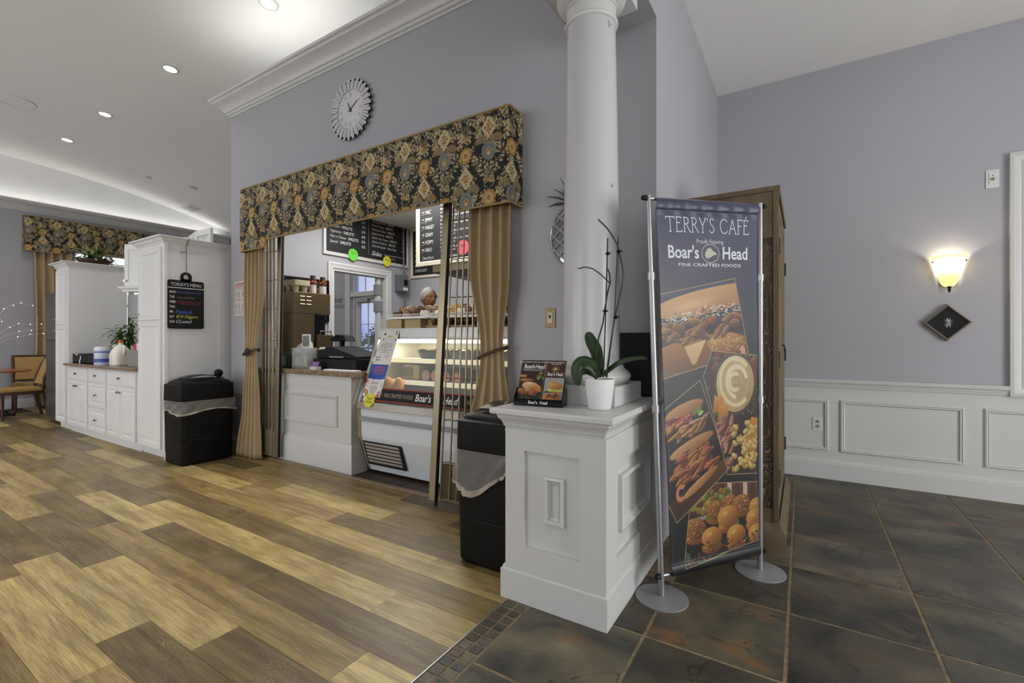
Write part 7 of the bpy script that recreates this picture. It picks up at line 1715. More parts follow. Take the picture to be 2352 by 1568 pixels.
    c.a *= np.array((0.84, 0.82, 0.80), np.float32)
    c.grain(0.02, 5)
    return c
BCV = paint_banner()
LB, RB = Vector((-0.565, 2.229, 0)), Vector((-0.192, 2.759, 0))
LT, RT = Vector((-0.624, 2.212, 1.905)), Vector((-0.192, 2.759, 1.935))
bs = thing('banner_stand', 'tall deli banner on a chrome two-pole stand beside the pedestal', 'banner stand', tuple((LB + RB) / 2))
for nm, b, tp in (('left', LB, LT), ('right', RB, RT)):
    m = MB().lathe([(0, 0.0), (0.12, 0.0), (0.12, 0.006), (0.05, 0.010), (0.016, 0.014), (0, 0.014)], tuple(b), 48, caps=False); m.build('base_disc', mat('silver_grey_base', (150, 150, 152), 0.45, 0.3), bs, smooth=30)
    lo = b.lerp(tp, 0.005); m1 = b.lerp(tp, 0.47); m2 = b.lerp(tp, 0.80)
    m = MB().tube([lo, b.lerp(tp, 0.80)], 0.0135, 14); p = m.build('pole', ALU, bs, smooth=60)
    MB().tube([b.lerp(tp, 0.80), tp], 0.0115, 14).build('upper_pole', ALU, p, smooth=60)
    for q in (m1, m2): MB().tube([q - Vector((0, 0, 0.022)), q + Vector((0, 0, 0.012))], 0.017, 14).build('collar', mat('clear_collar', (186, 188, 190), 0.2, 0.4), p, smooth=40)
dirv = (RB - LB).normalized(); bn = dirv.cross(Vector((0, 0, 1)))      # faces the camera
TL_, TR_ = LT + dirv * 0.03 - Vector((0, 0, 0.012)), RT - dirv * 0.032 - Vector((0, 0, 0.012))
BL_, BR_ = LB + dirv * 0.045 + Vector((0, 0, 0.095)), RB - dirv * 0.02 + Vector((0, 0, 0.095))
for a, b, kn in ((LT - Vector((0, 0, 0.015)), RT - Vector((0, 0, 0.015)), 1), (LB + Vector((0, 0, 0.105)), RB + Vector((0, 0, 0.105)), 1)):
    MB().tube([a, b], 0.009, 12).build('crossbar', ALU, bs, smooth=60)
    for e, s_ in ((a, -1), (b, 1)): MB().tube([e + dirv * s_ * 0.014, e + dirv * s_ * 0.034], [0.014, 0.012], 8).build('wing_nut', BLACK, bs)
def ban(s, t, d=0.0):
    p = (TL_ * (1 - s) + TR_ * s) * (1 - t) + (BL_ * (1 - s) + BR_ * s) * t
    w = 0.007 * math.sin(3.0 * s + 2.2 * t + 0.6) * math.sin(math.pi * min(1, t * 1.02)) + 0.004 * math.sin(9 * t + 4 * s) * math.sin(math.pi * t)
    e = min(t, 1 - t)
    if e < 0.03: w += 0.012 * math.sqrt(max(0, 1 - ((0.015 - e) / 0.015) ** 2))
    return p + bn * (w + 0.011 + d)
sN, tN = BCV.nx, BCV.ny
S_, T_ = np.meshgrid(np.linspace(0, 1, sN), 1 - np.linspace(0, 1, tN))
def vec(v): return np.array(v)
Pb = (vec(TL_) * (1 - S_)[..., None] + vec(TR_) * S_[..., None]) * (1 - T_)[..., None] + (vec(BL_) * (1 - S_)[..., None] + vec(BR_) * S_[..., None]) * T_[..., None]
E_ = np.minimum(T_, 1 - T_)
Wv = 0.007 * np.sin(3.0 * S_ + 2.2 * T_ + 0.6) * np.sin(np.pi * np.minimum(1, T_ * 1.02)) + 0.004 * np.sin(9 * T_ + 4 * S_) * np.sin(np.pi * T_) + np.where(E_ < 0.03, 0.012 * np.sqrt(np.clip(1 - ((0.015 - E_) / 0.015) ** 2, 0, 1)), 0) + 0.011
Wv += np.where(T_ < 0.045, 0.003 * np.sin(S_ * 40) * np.sin(np.pi * T_ / 0.045), 0)
bo_ = grid_print('banner', Pb + Wv[..., None] * vec(bn), BCV.a, print_mat('vinyl_print', 0.42), bs)
bo_['label'] = 'dark blue printed deli banner with food photographs'
md = bo_.modifiers.new('s', 'SOLIDIFY'); md.thickness = 0.0015; md.offset = -1
def btext(txt, s, t, size, xs=1.0, bold=0.0, name='lettering', align='CENTER', material=None, space=1.0, maxs=None, shear=0.0):
    vs, fs_, w = glyphs(txt, bold, shear, space); kx = size * xs
    if maxs: kx = maxs * BW / w
    x0 = s * BW - (w * kx / 2 if align == 'CENTER' else 0)
    m = MB(); m.add([ban((x0 + p[0] * kx) / BW, t - p[1] * size / BH, 0.0012) for p in vs], fs_); return m.build(name, material or mat('banner_white', (206, 208, 220), 0.5), bs)
# thin art-nouveau capitals drawn as strokes with serifs
STR = {'T': ([[(0, 1), (0.9, 1)], [(0.45, 1), (0.45, 0)], [(0.3, 0), (0.6, 0)], [(0, 1), (0, 0.88)], [(0.9, 1), (0.9, 0.88)]], 0.95), 'E': ([[(0.12, 0), (0.12, 1)], [(0, 1), (0.6, 1)], [(0.12, 0.62), (0.5, 0.62)], [(0, 0), (0.66, 0)], [(0.6, 1), (0.6, 0.9)], [(0.66, 0), (0.68, 0.12)]], 0.74),
       'R': ([[(0.12, 0), (0.12, 1)], [(0, 1), (0.35, 1), (0.52, 0.93), (0.58, 0.78), (0.5, 0.62), (0.35, 0.55), (0.12, 0.55)], [(0.32, 0.55), (0.75, 0)], [(0, 0), (0.24, 0)], [(0.7, 0), (0.82, 0)]], 0.8), 'Y': ([[(0.02, 1), (0.38, 0.48)], [(0.74, 1), (0.38, 0.48), (0.38, 0)], [(0.26, 0), (0.5, 0)], [(-0.06, 1), (0.12, 1)], [(0.64, 1), (0.82, 1)]], 0.78),
       "'": ([[(0.1, 1.02), (0.06, 0.8)]], 0.2), 'S': ([[(0.5, 0.86), (0.42, 0.97), (0.27, 1), (0.1, 0.93), (0.05, 0.77), (0.14, 0.62), (0.38, 0.46), (0.52, 0.3), (0.48, 0.1), (0.28, 0), (0.1, 0.04), (0.0, 0.18)]], 0.62), 'C': ([[(0.86, 0.82), (0.7, 0.96), (0.48, 1), (0.22, 0.93), (0.05, 0.72), (0.02, 0.46), (0.12, 0.2), (0.32, 0.03), (0.56, 0), (0.76, 0.06), (0.9, 0.2)]], 0.98),
       'A': ([[(0.04, 0), (0.42, 1), (0.82, 0)], [(0.18, 0.36), (0.67, 0.36)], [(-0.06, 0), (0.14, 0)], [(0.7, 0), (0.92, 0)]], 0.9), 'F': ([[(0.12, 0), (0.12, 1)], [(0, 1), (0.6, 1)], [(0.12, 0.56), (0.48, 0.56)], [(0, 0), (0.26, 0)], [(0.6, 1), (0.6, 0.9)]], 0.64), ' ': ([], 0.42)}
STR['\u00c9'] = (STR['E'][0] + [[(0.28, 1.12), (0.44, 1.28)]], 0.72)
def stroke_text(txt, s0, s1, t, h):
    w = sum(STR[ch][1] for ch in txt) + 0.1 * (len(txt) - 1); k = (s1 - s0) * BW / w; x = s0 * BW
    for ch in txt:
        m = MB(); any_ = False
        for ln in STR[ch][0]:
            for (a, b) in zip(ln[:-1], ln[1:]):
                ax, ay, bx_, by_ = x + a[0] * k, a[1] * h, x + b[0] * k, b[1] * h; L = math.hypot(bx_ - ax, by_ - ay)
                if L < 1e-6: continue
                nx_, ny_ = -(by_ - ay) / L * 0.0022, (bx_ - ax) / L * 0.0022; any_ = True
                m.add([ban((px_) / BW, t - py_ / BH, 0.0012) for px_, py_ in ((ax + nx_, ay + ny_), (bx_ + nx_, by_ + ny_), (bx_ - nx_, by_ - ny_), (ax - nx_, ay - ny_))], [(0, 1, 2, 3)])
        if any_: m.build('title_letter', mat('banner_white', (206, 208, 220), 0.5), bs)
        x += (STR[ch][1] + 0.1) * k
stroke_text("TERRY'S CAF\u00c9", 0.085, 0.905, 0.0875, 0.072)
btext('Proudly Featuring', 0.50, 0.117, 0.030, maxs=0.27)
btext("Boar's", 0.235, 0.158, 0.088, bold=0.018, maxs=0.30); btext('Head', 0.755, 0.158, 0.088, bold=0.018, maxs=0.27)
btext('FINE CRAFTED FOODS', 0.50, 0.180, 0.022, bold=0.01, maxs=0.64)
boar_emblem(lambda x, y, d=0.0: ban(x / BW, 1 - y / BH, d), 0.50 * BW, (1 - 0.144) * BH, 0.118, 0.0014, 'emblem', mat('emblem_silver', (178, 176, 164), 0.5), bs)

# ------------------------------------------------------------------ oak armoire behind the banner, its back to the wall
def oak_mat(name, c0, c1, streak):
    m = bpy.data.materials.new(name); m.use_nodes = True; n = m.node_tree; b = n.nodes['Principled BSDF']; L = n.links.new
    t = n.nodes.new('ShaderNodeTexCoord'); mp = n.nodes.new('ShaderNodeMapping'); mp.inputs['Scale'].default_value = (5.0, 5.0, 0.9); L(t.outputs['Object'], mp.inputs['Vector'])
    z = n.nodes.new('ShaderNodeTexNoise'); z.inputs['Scale'].default_value = 2.6; z.inputs['Detail'].default_value = 2; z.inputs['Distortion'].default_value = 1.2; L(mp.outputs[0], z.inputs['Vector'])
    k = n.nodes.new('ShaderNodeMath'); k.operation = 'MULTIPLY'; k.inputs[1].default_value = 13.0; L(z.outputs['Fac'], k.inputs[0]); f_ = n.nodes.new('ShaderNodeMath'); f_.operation = 'FRACT'; L(k.outputs[0], f_.inputs[0])
    r = n.nodes.new('ShaderNodeValToRGB'); e = r.color_ramp.elements; e[0].position = 0; e[0].color = rgb(*c0); e[1].position = 0.80; e[1].color = rgb(*c1); q = e.new(0.93); q.color = rgb(*streak); L(f_.outputs[0], r.inputs['Fac'])
    L(r.outputs['Color'], b.inputs['Base Color']); b.inputs['Roughness'].default_value = 0.6
    return m
OAKP = oak_mat('cerused_oak', (66, 52, 36), (82, 66, 46), (146, 134, 112))
OAKF = mat('aged_oak', (100, 85, 62), 0.6, var=(7, 0.3), bump=(40, 0.3), scale3=(3, 3, 0.4))
AX0, AX1, AY0, AY1, AH = XS + 0.012, -0.120, 3.13, 4.26, 2.115
ar = thing('armoire', 'tall aged oak armoire standing end-on behind the banner', 'armoire', ((AX0 + AX1) / 2, (AY0 + AY1) / 2, 0))
m = MB().box(AX0, AX1 - 0.03, AY0 + 0.02, AY1, 0.12, AH - 0.02); m.build('carcase', OAKF, ar)
f = FY(0, AY0 + 0.02, 0)
for i in range(3):
    x0 = AX0 + 0.09 + i * (AX1 - AX0 - 0.122) / 3; x1 = x0 + (AX1 - AX0 - 0.122) / 3 - 0.004
    m = MB(); fbox(m, f, x0, x1, 0.22, 1.82, 0, 0.006); m.build('end_board', OAKP, ar)
m = MB(); fbox(m, f, AX0, AX0 + 0.09, 0.12, AH - 0.02, 0, 0.02); m.build('end_stile', OAKF, ar, bevel=0.004)
m = MB(); fbox(m, f, AX1 - 0.032, AX1, 0.12, AH - 0.02, 0, 0.02); m.build('end_stile', OAKF, ar, bevel=0.004)
m = MB(); fbox(m, f, AX0 + 0.09, AX1 - 0.032, 1.82, AH - 0.02, 0, 0.016); m.build('top_rail', OAKF, ar, bevel=0.004)
m = MB(); fbox(m, f, AX0 + 0.09, AX1 - 0.032, 0.12, 0.22, 0, 0.016); m.build('bottom_rail', OAKF, ar, bevel=0.004)
m = MB().profile([(0, 0), (0.004, 0.004), (0.006, 0.02), (0.004, 0.03), (0, 0.03)], [(AX0, AY0, 0, -1, AH - 0.022), (AX1, AY0, 1, -1, AH - 0.022), (AX1, AY1, 1, 0, AH - 0.022)]); m.box(AX0, AX1, AY0, AY1, AH - 0.02, AH); m.build('cornice', OAKF, ar, smooth=30)
m = MB().profile([(0, 0), (0.035, 0), (0.035, 0.085), (0.028, 0.10), (0.012, 0.125), (0.004, 0.14), (0, 0.14)], [(AX0, AY0, 0, -1, 0), (AX1, AY0, 1, -1, 0), (AX1, AY1, 1, 0, 0)]); m.box(AX0, AX1, AY0, AY1, 0.03, 0.13); m.build('plinth', OAKF, ar, smooth=30)
f = FX(AX1 - 0.03, 0, 0); mid = (AY0 + AY1) / 2
for (y0, y1) in ((AY0 + 0.03, mid - 0.003), (mid + 0.003, AY1 - 0.01)):
    m = MB(); moulding(m, f, y0, y1, 0.16, AH - 0.05, 0.1, [(0, 0), (0, 0.024), (0.08, 0.026), (0.092, 0.014), (0.11, 0.012)]); m.add([f(y0 + 0.11, 0.27, 0.012), f(y1 - 0.11, 0.27, 0.012), f(y1 - 0.11, AH - 0.16, 0.012), f(y0 + 0.11, AH - 0.16, 0.012)], [(0, 1, 2, 3)])
    d = m.build('door', OAKF, ar, smooth=20)
    for z in (0.35, 1.05, 1.72): MB().box(AX1 - 0.008, AX1 + 0.004, (y0 - 0.012) if y0 < mid - 0.1 else y1, (y0 + 0.004) if y0 < mid - 0.1 else y1 + 0.012, z, z + 0.1).build('hinge', BLACKM, d)
c = (AX1 + 0.012, mid - 0.06, 1.16); m = MB().tube([(c[0], c[1] + 0.02 * math.cos(t), c[2] + 0.02 * math.sin(t)) for t in [6.2832 * i / 16 for i in range(17)]], 0.003, 6); m.tube([(AX1 - 0.006, c[1], c[2] + 0.02), (c[0], c[1], c[2] + 0.02)], 0.004, 6); m.build('ring_pull', BLACKM, ar, smooth=60)
# ------------------------------------------------------------------ wall clock with mirrored blades
ck = thing('wall_clock', 'round wall clock ringed with mirrored blades above the valance', 'clock', (-3.31, YW - 0.02, 2.94))
kc = FY(-3.31, YW - 0.004, 3.203)
m = MB(); fprism(m, kc, [(0.205 * math.cos(6.2832 * i / 48), 0.205 * math.sin(6.2832 * i / 48)) for i in range(48)], 0, 0.022); m.build('backing', BLACKM, ck)
m = MB(); fprism(m, kc, [(0.172 * math.cos(6.2832 * i / 64), 0.172 * math.sin(6.2832 * i / 64)) for i in range(64)], 0.022, 0.026); m.build('dial', mat('clock_dial', (206, 206, 208), 0.35), ck)
MIR = mat('mirror_blade', (214, 214, 218), 0.12, 0.55)
for i in range(54):
    a = 6.2832 * i / 54; ro = 0.262 if i % 2 == 0 else 0.238; ri = 0.168 if i % 2 == 0 else 0.158; hw = 0.0125 if i % 2 == 0 else 0.0105
    ca, sa = math.cos(a), math.sin(a); z0 = 0.030 if i % 2 == 0 else 0.026
    pt = lambda r, w: (r * ca - w * sa, r * sa + w * ca)
    m = MB(); fprism(m, kc, [pt(ri, -hw * 0.8), pt(ro, -hw), pt(ro, hw), pt(ri, hw * 0.8)], z0, z0 + 0.006); m.build('mirror_blade', MIR, ck, bevel=0.0015)
    if i % 2 == 0: m = MB(); fprism(m, kc, [pt(ri, -hw), pt(ro - 0.003, -hw), pt(ro - 0.003, hw), pt(ri, hw)], 0.016, 0.024); m.build('blade_backing', BLACKM, ck)
NUM = mat('clock_numeral', (92, 90, 90), 0.5)
for i, s in enumerate(('XII', 'I', 'II', 'III', 'IIII', 'V', 'VI', 'VII', 'VIII', 'IX', 'X', 'XI')):
    a = math.pi / 2 - 6.2832 * i / 12; o_ = kc(0.128 * math.cos(a), 0.128 * math.sin(a), 0.0265); b = a - math.pi / 2
    nf = frame(o_, (math.cos(b), 0, math.sin(b)), (-math.sin(b), 0, math.cos(b))); m = MB(); m.text(s, nf, 0, -0.017, 0.046, align='CENTER', d=0.0004, bold=-0.012, xs=0.62); m.build('numeral', NUM, ck)
for (ang, L, w) in ((math.radians(118), 0.075, 0.007), (math.radians(33), 0.105, 0.006)):
    ca, sa = math.cos(ang), math.sin(ang); m = MB(); fprism(m, kc, [(-0.025 * ca - w * sa, -0.025 * sa + w * ca), (-0.025 * ca + w * sa, -0.025 * sa - w * ca), (L * ca + w * 0.4 * sa, L * sa - w * 0.4 * ca), (L * ca - w * 0.4 * sa, L * sa + w * 0.4 * ca)], 0.029, 0.031); m.build('hand', mat('hand_dark', (58, 56, 56), 0.4), ck)
m = MB(); fprism(m, kc, [(0.011 * math.cos(6.2832 * i / 20), 0.011 * math.sin(6.2832 * i / 20)) for i in range(20)], 0.028, 0.034); m.build('hub', MATS['hand_dark'], ck)

# pineapple mirror mostly behind the column
pm = thing('pineapple_mirror', 'silver pineapple shaped lattice mirror half hidden by the column', 'mirror', (-1.22, YW - 0.02, 1.68))
f = FY(-1.222, YW - 0.004, 1.875); SILM = mat('silver_strip', (196, 196, 200), 0.25, 0.5); rx, rz = 0.158, 0.196
m = MB(); fprism(m, f, [(rx * math.cos(6.2832 * i / 40), rz * math.sin(6.2832 * i / 40)) for i in range(40)], 0, 0.006); m.build('mirror_glass', mat('mirror_glass', (180, 182, 188), 0.08, 0.9), pm)
m = MB().tube([f(rx * math.cos(6.2832 * i / 48), rz * math.sin(6.2832 * i / 48), 0.012) for i in range(49)], 0.008, 6); m.build('rim', SILM, pm, smooth=60)
for s in (1, -1):
    for q in (-0.20, -0.12, -0.04, 0.04, 0.12, 0.20):
        pts = []
        for i in range(41):
            t = -0.3 + 0.6 * i / 40; x, y = t, q + s * t * 0.9
            if (x / rx) ** 2 + (y / rz) ** 2 < 1: pts.append((x, y))
        if len(pts) > 2: MB().tube([f(*pts[0], 0.012), f(*pts[-1], 0.012)], 0.006, 5).build('lattice_bar', SILM, pm)
for i in range(9):
    a = math.radians(90 + (i - 4) * 17); L = 0.17 if i % 2 == 0 else 0.20
    m = MB(); leaf(m, f(0.0, rz - 0.01, 0.01), (math.cos(a), -0.08, math.sin(a)), L, 0.05, 0.55, n=6); o = m.build('crown_leaf', mat('grey_leaf', (92, 94, 98), 0.4, 0.4), pm, smooth=60); o.modifiers.new('s', 'SOLIDIFY').thickness = 0.003
# light switch, recycle sign, safety poster
t = thing('light_switch', 'brass light switch plate on the wall left of the column', 'switch', (-1.388, YW, 1.296)); f = FY(-1.388, YW, 1.359)
m = MB(); fbox(m, f, -0.038, 0.038, -0.062, 0.062, 0, 0.006); m.build('plate', mat('antique_brass', (116, 100, 72), 0.4, 0.7, var=(60, 0.2)), t, bevel=0.002)
m = MB(); fbox(m, f, -0.017, 0.017, -0.034, 0.034, 0.006, 0.009); m.build('insert', mat('ivory', (206, 198, 176), 0.4), t); m = MB(); fbox(m, f, -0.004, 0.004, -0.004, 0.018, 0.009, 0.016); m.build('toggle', BLACKM, t)
t = thing('recycle_sign', 'small beige RECYCLE sign on the wall behind the brochures', 'sign', (-1.51, YW, 0.80)); f = FY(-1.51, YW, 0)
m = MB(); fbox(m, f, -0.10, 0.10, 0.82, 1.085, 0, 0.006); m.build('panel', mat('sign_beige', (168, 160, 146), 0.6), t); m = MB(); moulding(m, f, -0.10, 0.10, 0.82, 1.085, 0.006, [(0, 0.006), (0.002, 0.009), (0.006, 0.009), (0.008, 0.006)]); m.build('border', mat('sign_border', (190, 184, 170), 0.5), t)
m = MB(); m.text('RECYCLE!', f, 0, 1.035, 0.034, align='CENTER', d=0.0066, bold=0.006, maxw=0.125); m.build('lettering', BTEXT, t)
cv = Canvas(0.26, 0.37, 420, (214, 204, 192)); R_ = (168, 60, 56); G_ = (120, 112, 108); rr_ = random.Random(7)
cv.poly([(0.01, 0.335), (0.25, 0.335), (0.25, 0.352), (0.01, 0.352)], R_)
for (x, y) in ((0.01, 0.20), (0.07, 0.20), (0.14, 0.20), (0.20, 0.20), (0.01, 0.07), (0.07, 0.07), (0.14, 0.07), (0.20, 0.07)):
    cv.poly([(x, y), (x + 0.05, y), (x + 0.05, y + 0.07), (x, y + 0.07)], (206, 200, 194)); cv.ell(x + 0.026, y + 0.052, 0.007, 0.008, G_); cv.line([(x + 0.026, y + 0.045), (x + 0.024, y + 0.02), (x + 0.016, y + 0.005)], 0.006, G_); cv.line([(x + 0.024, y + 0.02), (x + 0.034, y + 0.005)], 0.006, G_); cv.line([(x + 0.012, y + 0.028), (x + 0.026, y + 0.038), (x + 0.04, y + 0.025)], 0.005, G_)
for y in (0.29, 0.283, 0.185, 0.178, 0.06, 0.052, 0.044, 0.03, 0.022): 
    for k in range(6): cv.line([(0.012 + k * 0.041, y), (0.012 + k * 0.041 + rr_.uniform(0.02, 0.036), y)], 0.0028, G_)
cv.line([(0, 0.165), (0.26, 0.165)], 0.003, R_); cv.line([(0, 0.30), (0.26, 0.30)], 0.003, R_)
f = FY(-5.262, YW, 1.475); t = thing('safety_poster', 'red and white choking first aid poster beside the curtain', 'poster', (-5.13, YW, 1.475))
m = MB(); fbox(m, f, 0, 0.26, 0, 0.37, 0, 0.002); m.build('sheet', PAPER, t); flat_print('print', cv, f, print_mat('paper_print', 0.5), t, 0.003)
m = MB(); m.text('EMERGENCY CARE FOR', f, 0.012, 0.339, 0.014, d=0.0036, bold=0.01, maxw=0.23); m.build('heading', PAPER, t); m = MB(); m.text('CHOKING', f, 0.012, 0.307, 0.034, d=0.0036, bold=0.015, maxw=0.235); m.build('heading', mat('poster_red', (168, 50, 48), 0.6), t)

# ------------------------------------------------------------------ right wall: sconce, framed flower, control plate, outlet
sx_, sz_ = 0.967, 1.63
sn = thing('wall_sconce', 'amber glass bell wall sconce, lit', 'sconce', (sx_, YR - 0.06, 1.585))
GLW = bpy.data.materials.new('lit_amber_glass'); GLW.use_nodes = True
_n = GLW.node_tree; _b = _n.nodes['Principled BSDF']; _b.inputs['Base Color'].default_value = rgb(238, 214, 140); _b.inputs['Roughness'].default_value = 0.35
_b.inputs['Emission Color'].default_value = rgb(246, 214, 112); _b.inputs['Emission Strength'].default_value = 0.22
_t = _n.nodes.new('ShaderNodeBsdfTranslucent'); _t.inputs['Color'].default_value = rgb(255, 236, 170); _x = _n.nodes.new('ShaderNodeMixShader'); _x.inputs[0].default_value = 0.6
_n.links.new(_b.outputs[0], _x.inputs[1]); _n.links.new(_t.outputs[0], _x.inputs[2]); _n.links.new(_x.outputs[0], _n.nodes['Material Output'].inputs['Surface'])
prof = [(0.006, 0.0), (0.03, 0.006), (0.048, 0.025), (0.058, 0.05), (0.064, 0.085), (0.068, 0.12), (0.074, 0.15), (0.085, 0.185), (0.10, 0.215), (0.114, 0.235), (0.1185, 0.243)]
m = MB(); n = 28
for (r, z) in prof:
    for k in range(n + 1):
        a = math.pi + math.pi * k / n; m.v.append((sx_ + r * math.cos(a), YR - 0.012 + r * math.sin(a) * 0.95, sz_ + z))
for i in range(len(prof) - 1):
    for k in range(n): a = i * (n + 1) + k; m.f.append((a, a + 1, a + n + 2, a + n + 1)); m.m.append(0)
o = m.build('glass_shade', GLW, sn, smooth=80)
m = MB().lathe([(0, -0.045), (0.008, -0.04), (0.006, -0.03), (0.012, -0.022), (0.007, -0.014), (0.016, -0.004), (0.010, 0.006), (0, 0.008)], (sx_, YR - 0.03, sz_), 14, caps=False); m.build('finial', BLACKM, sn, smooth=40)
m = MB().box(sx_ - 0.05, sx_ + 0.05, YR - 0.012, YR - 0.0005, sz_ + 0.02, sz_ + 0.2); m.build('back_plate', mat('sconce_plate', (60, 52, 44), 0.4, 0.6), sn)
for s in (-1, 1): MB().ball((sx_ + s * 0.098, YR - 0.03, sz_ + 0.2), 0.006, 8, 6).build('screw_knob', BLACKM, sn)
o = point_light('sconce_bulb', (sx_, YR - 0.06, sz_ + 0.175), 2.6, (1.0, 0.93, 0.78), 0.025); o.parent = sn; o.location = Vector(o.location) - sn.location
t = thing('framed_flower', 'diamond hung black shadow box with a white flower under the sconce', 'picture', (0.957, YR - 0.02, 1.206)); c0 = Vector((0.957, YR, 1.352))
q_ = 0.7071; f = frame(c0, (q_, 0, q_), (-q_, 0, q_)); h = 0.1025
m = MB(); fbox(m, f, -h + 0.01, h - 0.01, -h + 0.01, h - 0.01, 0.001, 0.012); m.build('panel', mat('velvet_black', (12, 12, 15), 0.3, spec=0.25), t)
m = MB(); moulding(m, f, -h, h, -h, h, 0.016, [(0, 0.001), (0, 0.034), (0.008, 0.036), (0.014, 0.03), (0.016, 0.012)]); m.build('frame', mat('pewter_frame', (128, 120, 108), 0.4, 0.4), t)
PET = mat('petal_white', (206, 202, 198), 0.5)
for (nn, L, zz_) in ((11, 0.042, 0.0), (9, 0.03, 0.006), (6, 0.018, 0.012)):
    for i in range(nn):
        a = 6.2832 * i / nn + zz_ * 30; m = MB(); d = Vector((math.cos(a), -0.35 - zz_ * 30, math.sin(a))); base = c0 + Vector((0.003, -0.014 - zz_, -0.003))
        leaf(m, base, d, L, 0.018, -0.0, n=4); m.build('petal', PET, t, smooth=60)
t = thing('control_plate', 'white wall control plate high on the right wall', 'control plate', (1.215, YR, 2.37)); f = FY(1.215, YR, 2.437)
m = MB(); fbox(m, f, -0.037, 0.037, -0.068, 0.068, 0.0005, 0.007); m.build('plate', mat('plate_white', (214, 214, 212), 0.35), t, bevel=0.002); m = MB(); fbox(m, f, -0.02, 0.02, -0.04, 0.045, 0.007, 0.012); m.build('module', mat('plate_white', (214, 214, 212), 0.35), t, bevel=0.002)
m = MB(); fprism(m, f, [(0.011 * math.cos(6.2832 * i / 20), -0.004 + 0.011 * math.sin(6.2832 * i / 20)) for i in range(20)], 0.012, 0.018); m.build('dial', mat('dial_grey', (120, 120, 122), 0.4), t); m = MB(); fbox(m, f, -0.004, 0.004, 0.02, 0.026, 0.012, 0.013); m.build('indicator', BLACKM, t)
t = thing('power_outlet', 'white double power outlet in the wainscot panel', 'outlet', (0.106, YR - 0.006, 0.41)); f = FY(0.106, YR - 0.006, 0.473)
m = MB(); fbox(m, f, -0.036, 0.036, -0.058, 0.058, 0.0005, 0.006); m.build('plate', MATS['plate_white'], t, bevel=0.002)
for z in (-0.021, 0.021):
    m = MB(); fprism(m, f, [(0.0165 * math.cos(6.2832 * i / 18), z + 0.0145 * math.sin(6.2832 * i / 18)) for i in range(18)], 0.006, 0.009); s_ = m.build('socket', mat('socket_grey', (150, 150, 150), 0.4), t)
    for (x0, x1, y0, y1) in ((-0.008, -0.005, 0.0, 0.009), (0.005, 0.008, 0.0, 0.009), (-0.002, 0.002, -0.009, -0.004)): m = MB(); fbox(m, f, x0, x1, z + y0, z + y1, 0.009, 0.0095); m.build('slot', BLACKM, s_)

# ------------------------------------------------------------------ vault: downlights, vent, detectors, speaker
def on_vault(u, v):
    a = (u - 1176) / 1065.2; b = (779 - v) / 1065.2; x, y, z = -_s + a * _c, _c + a * _s, b; lo, hi = 1.0, 20.0
    for _ in range(60):
        t = (lo + hi) / 2
        if 1.22 + z * t > vault(y * t): hi = t
        else: lo = t
    return Vector((x * lo, y * lo, vault(y * lo)))
def vframe(p):
    e = 0.01; dz = (vault(p.y + e) - vault(p.y - e)) / (2 * e); u_ = Vector((0, 1, dz)).normalized(); return frame(p, (-1, 0, 0), u_), u_   # faces down
LAMP = mat('downlight_lens', (255, 255, 255), 0.4, emit=((255, 250, 240), 9.0))
def downlight(p, label):
    t = thing('downlight', label, 'ceiling light', tuple(p), 'recessed downlights in the vault'); f, u_ = vframe(p); n = Vector((-1, 0, 0)).cross(u_)
    m = MB(); N_ = 32; vs = []
    for i in range(N_):
        a = 6.2832 * i / N_
        for (r, d) in ((0.09, 0.0), (0.09, 0.006), (0.068, 0.009), (0.064, 0.002)): vs.append(f(r * math.cos(a), r * math.sin(a), d))
    m.add(vs, [(4 * i + q, 4 * ((i + 1) % N_) + q, 4 * ((i + 1) % N_) + q + 1, 4 * i + q + 1) for i in range(N_) for q in range(3)]); m.build('trim_ring', WHITE, t, smooth=30)
    m = MB(); fprism(m, f, [(0.066 * math.cos(6.2832 * i / 28), 0.066 * math.sin(6.2832 * i / 28)) for i in range(28)], 0.001, 0.003); m.build('lens', LAMP, t)
    d = bpy.data.lights.new('downlight_lamp', 'SPOT'); d.energy = 62; d.color = (1.0, 0.97, 0.92); d.spot_size = math.radians(125); d.spot_blend = 0.8; d.shadow_soft_size = 0.07
    o = bpy.data.objects.new('downlight_lamp', d); COL.objects.link(o); o.parent = t; o.location = n * 0.02
    return t
for i, (u, v) in enumerate(((617, 8), (391, 158), (241, 262), (154, 321))):
    downlight(on_vault(u, v), ('recessed downlight nearest the crown moulding at the frame top', 'recessed downlight second from the top of the row', 'recessed downlight third from the top of the row', 'recessed downlight farthest down the vault')[i])
for i, x in enumerate((-6.3, -8.3)): downlight(Vector((x, 4.7, vault(4.7))), ('added unseen downlight above the rear door, hidden by the servery wall', 'added unseen downlight above the folding screen, hidden by the servery wall')[i])  # hidden lamps added to brighten the dark rear of the hall
for i, x in enumerate((-2.6, -4.4, -6.4, -8.4, -10.0)): downlight(Vector((x, -0.52, vault(-0.52))), 'added unseen downlight, %s from the beam in the row behind the viewer' % ORD[i])  # unseen row of lamps added behind the camera for more light
p = on_vault(440, 478); f, u_ = vframe(p); t = thing('air_vent', 'white slatted air vent in the vault', 'vent', tuple(p), None)
m = MB(); moulding(m, f, -0.23, 0.23, -0.13, 0.13, 0.03, [(0, 0), (0, 0.008), (0.03, 0.010), (0.034, 0.0)]); m.build('frame', WHITE, t)
m = MB(); fbox(m, f, -0.2, 0.2, -0.1, 0.1, 0.0, 0.001); m.build('duct', mat('vent_dark', (62, 62, 64), 0.8), t)
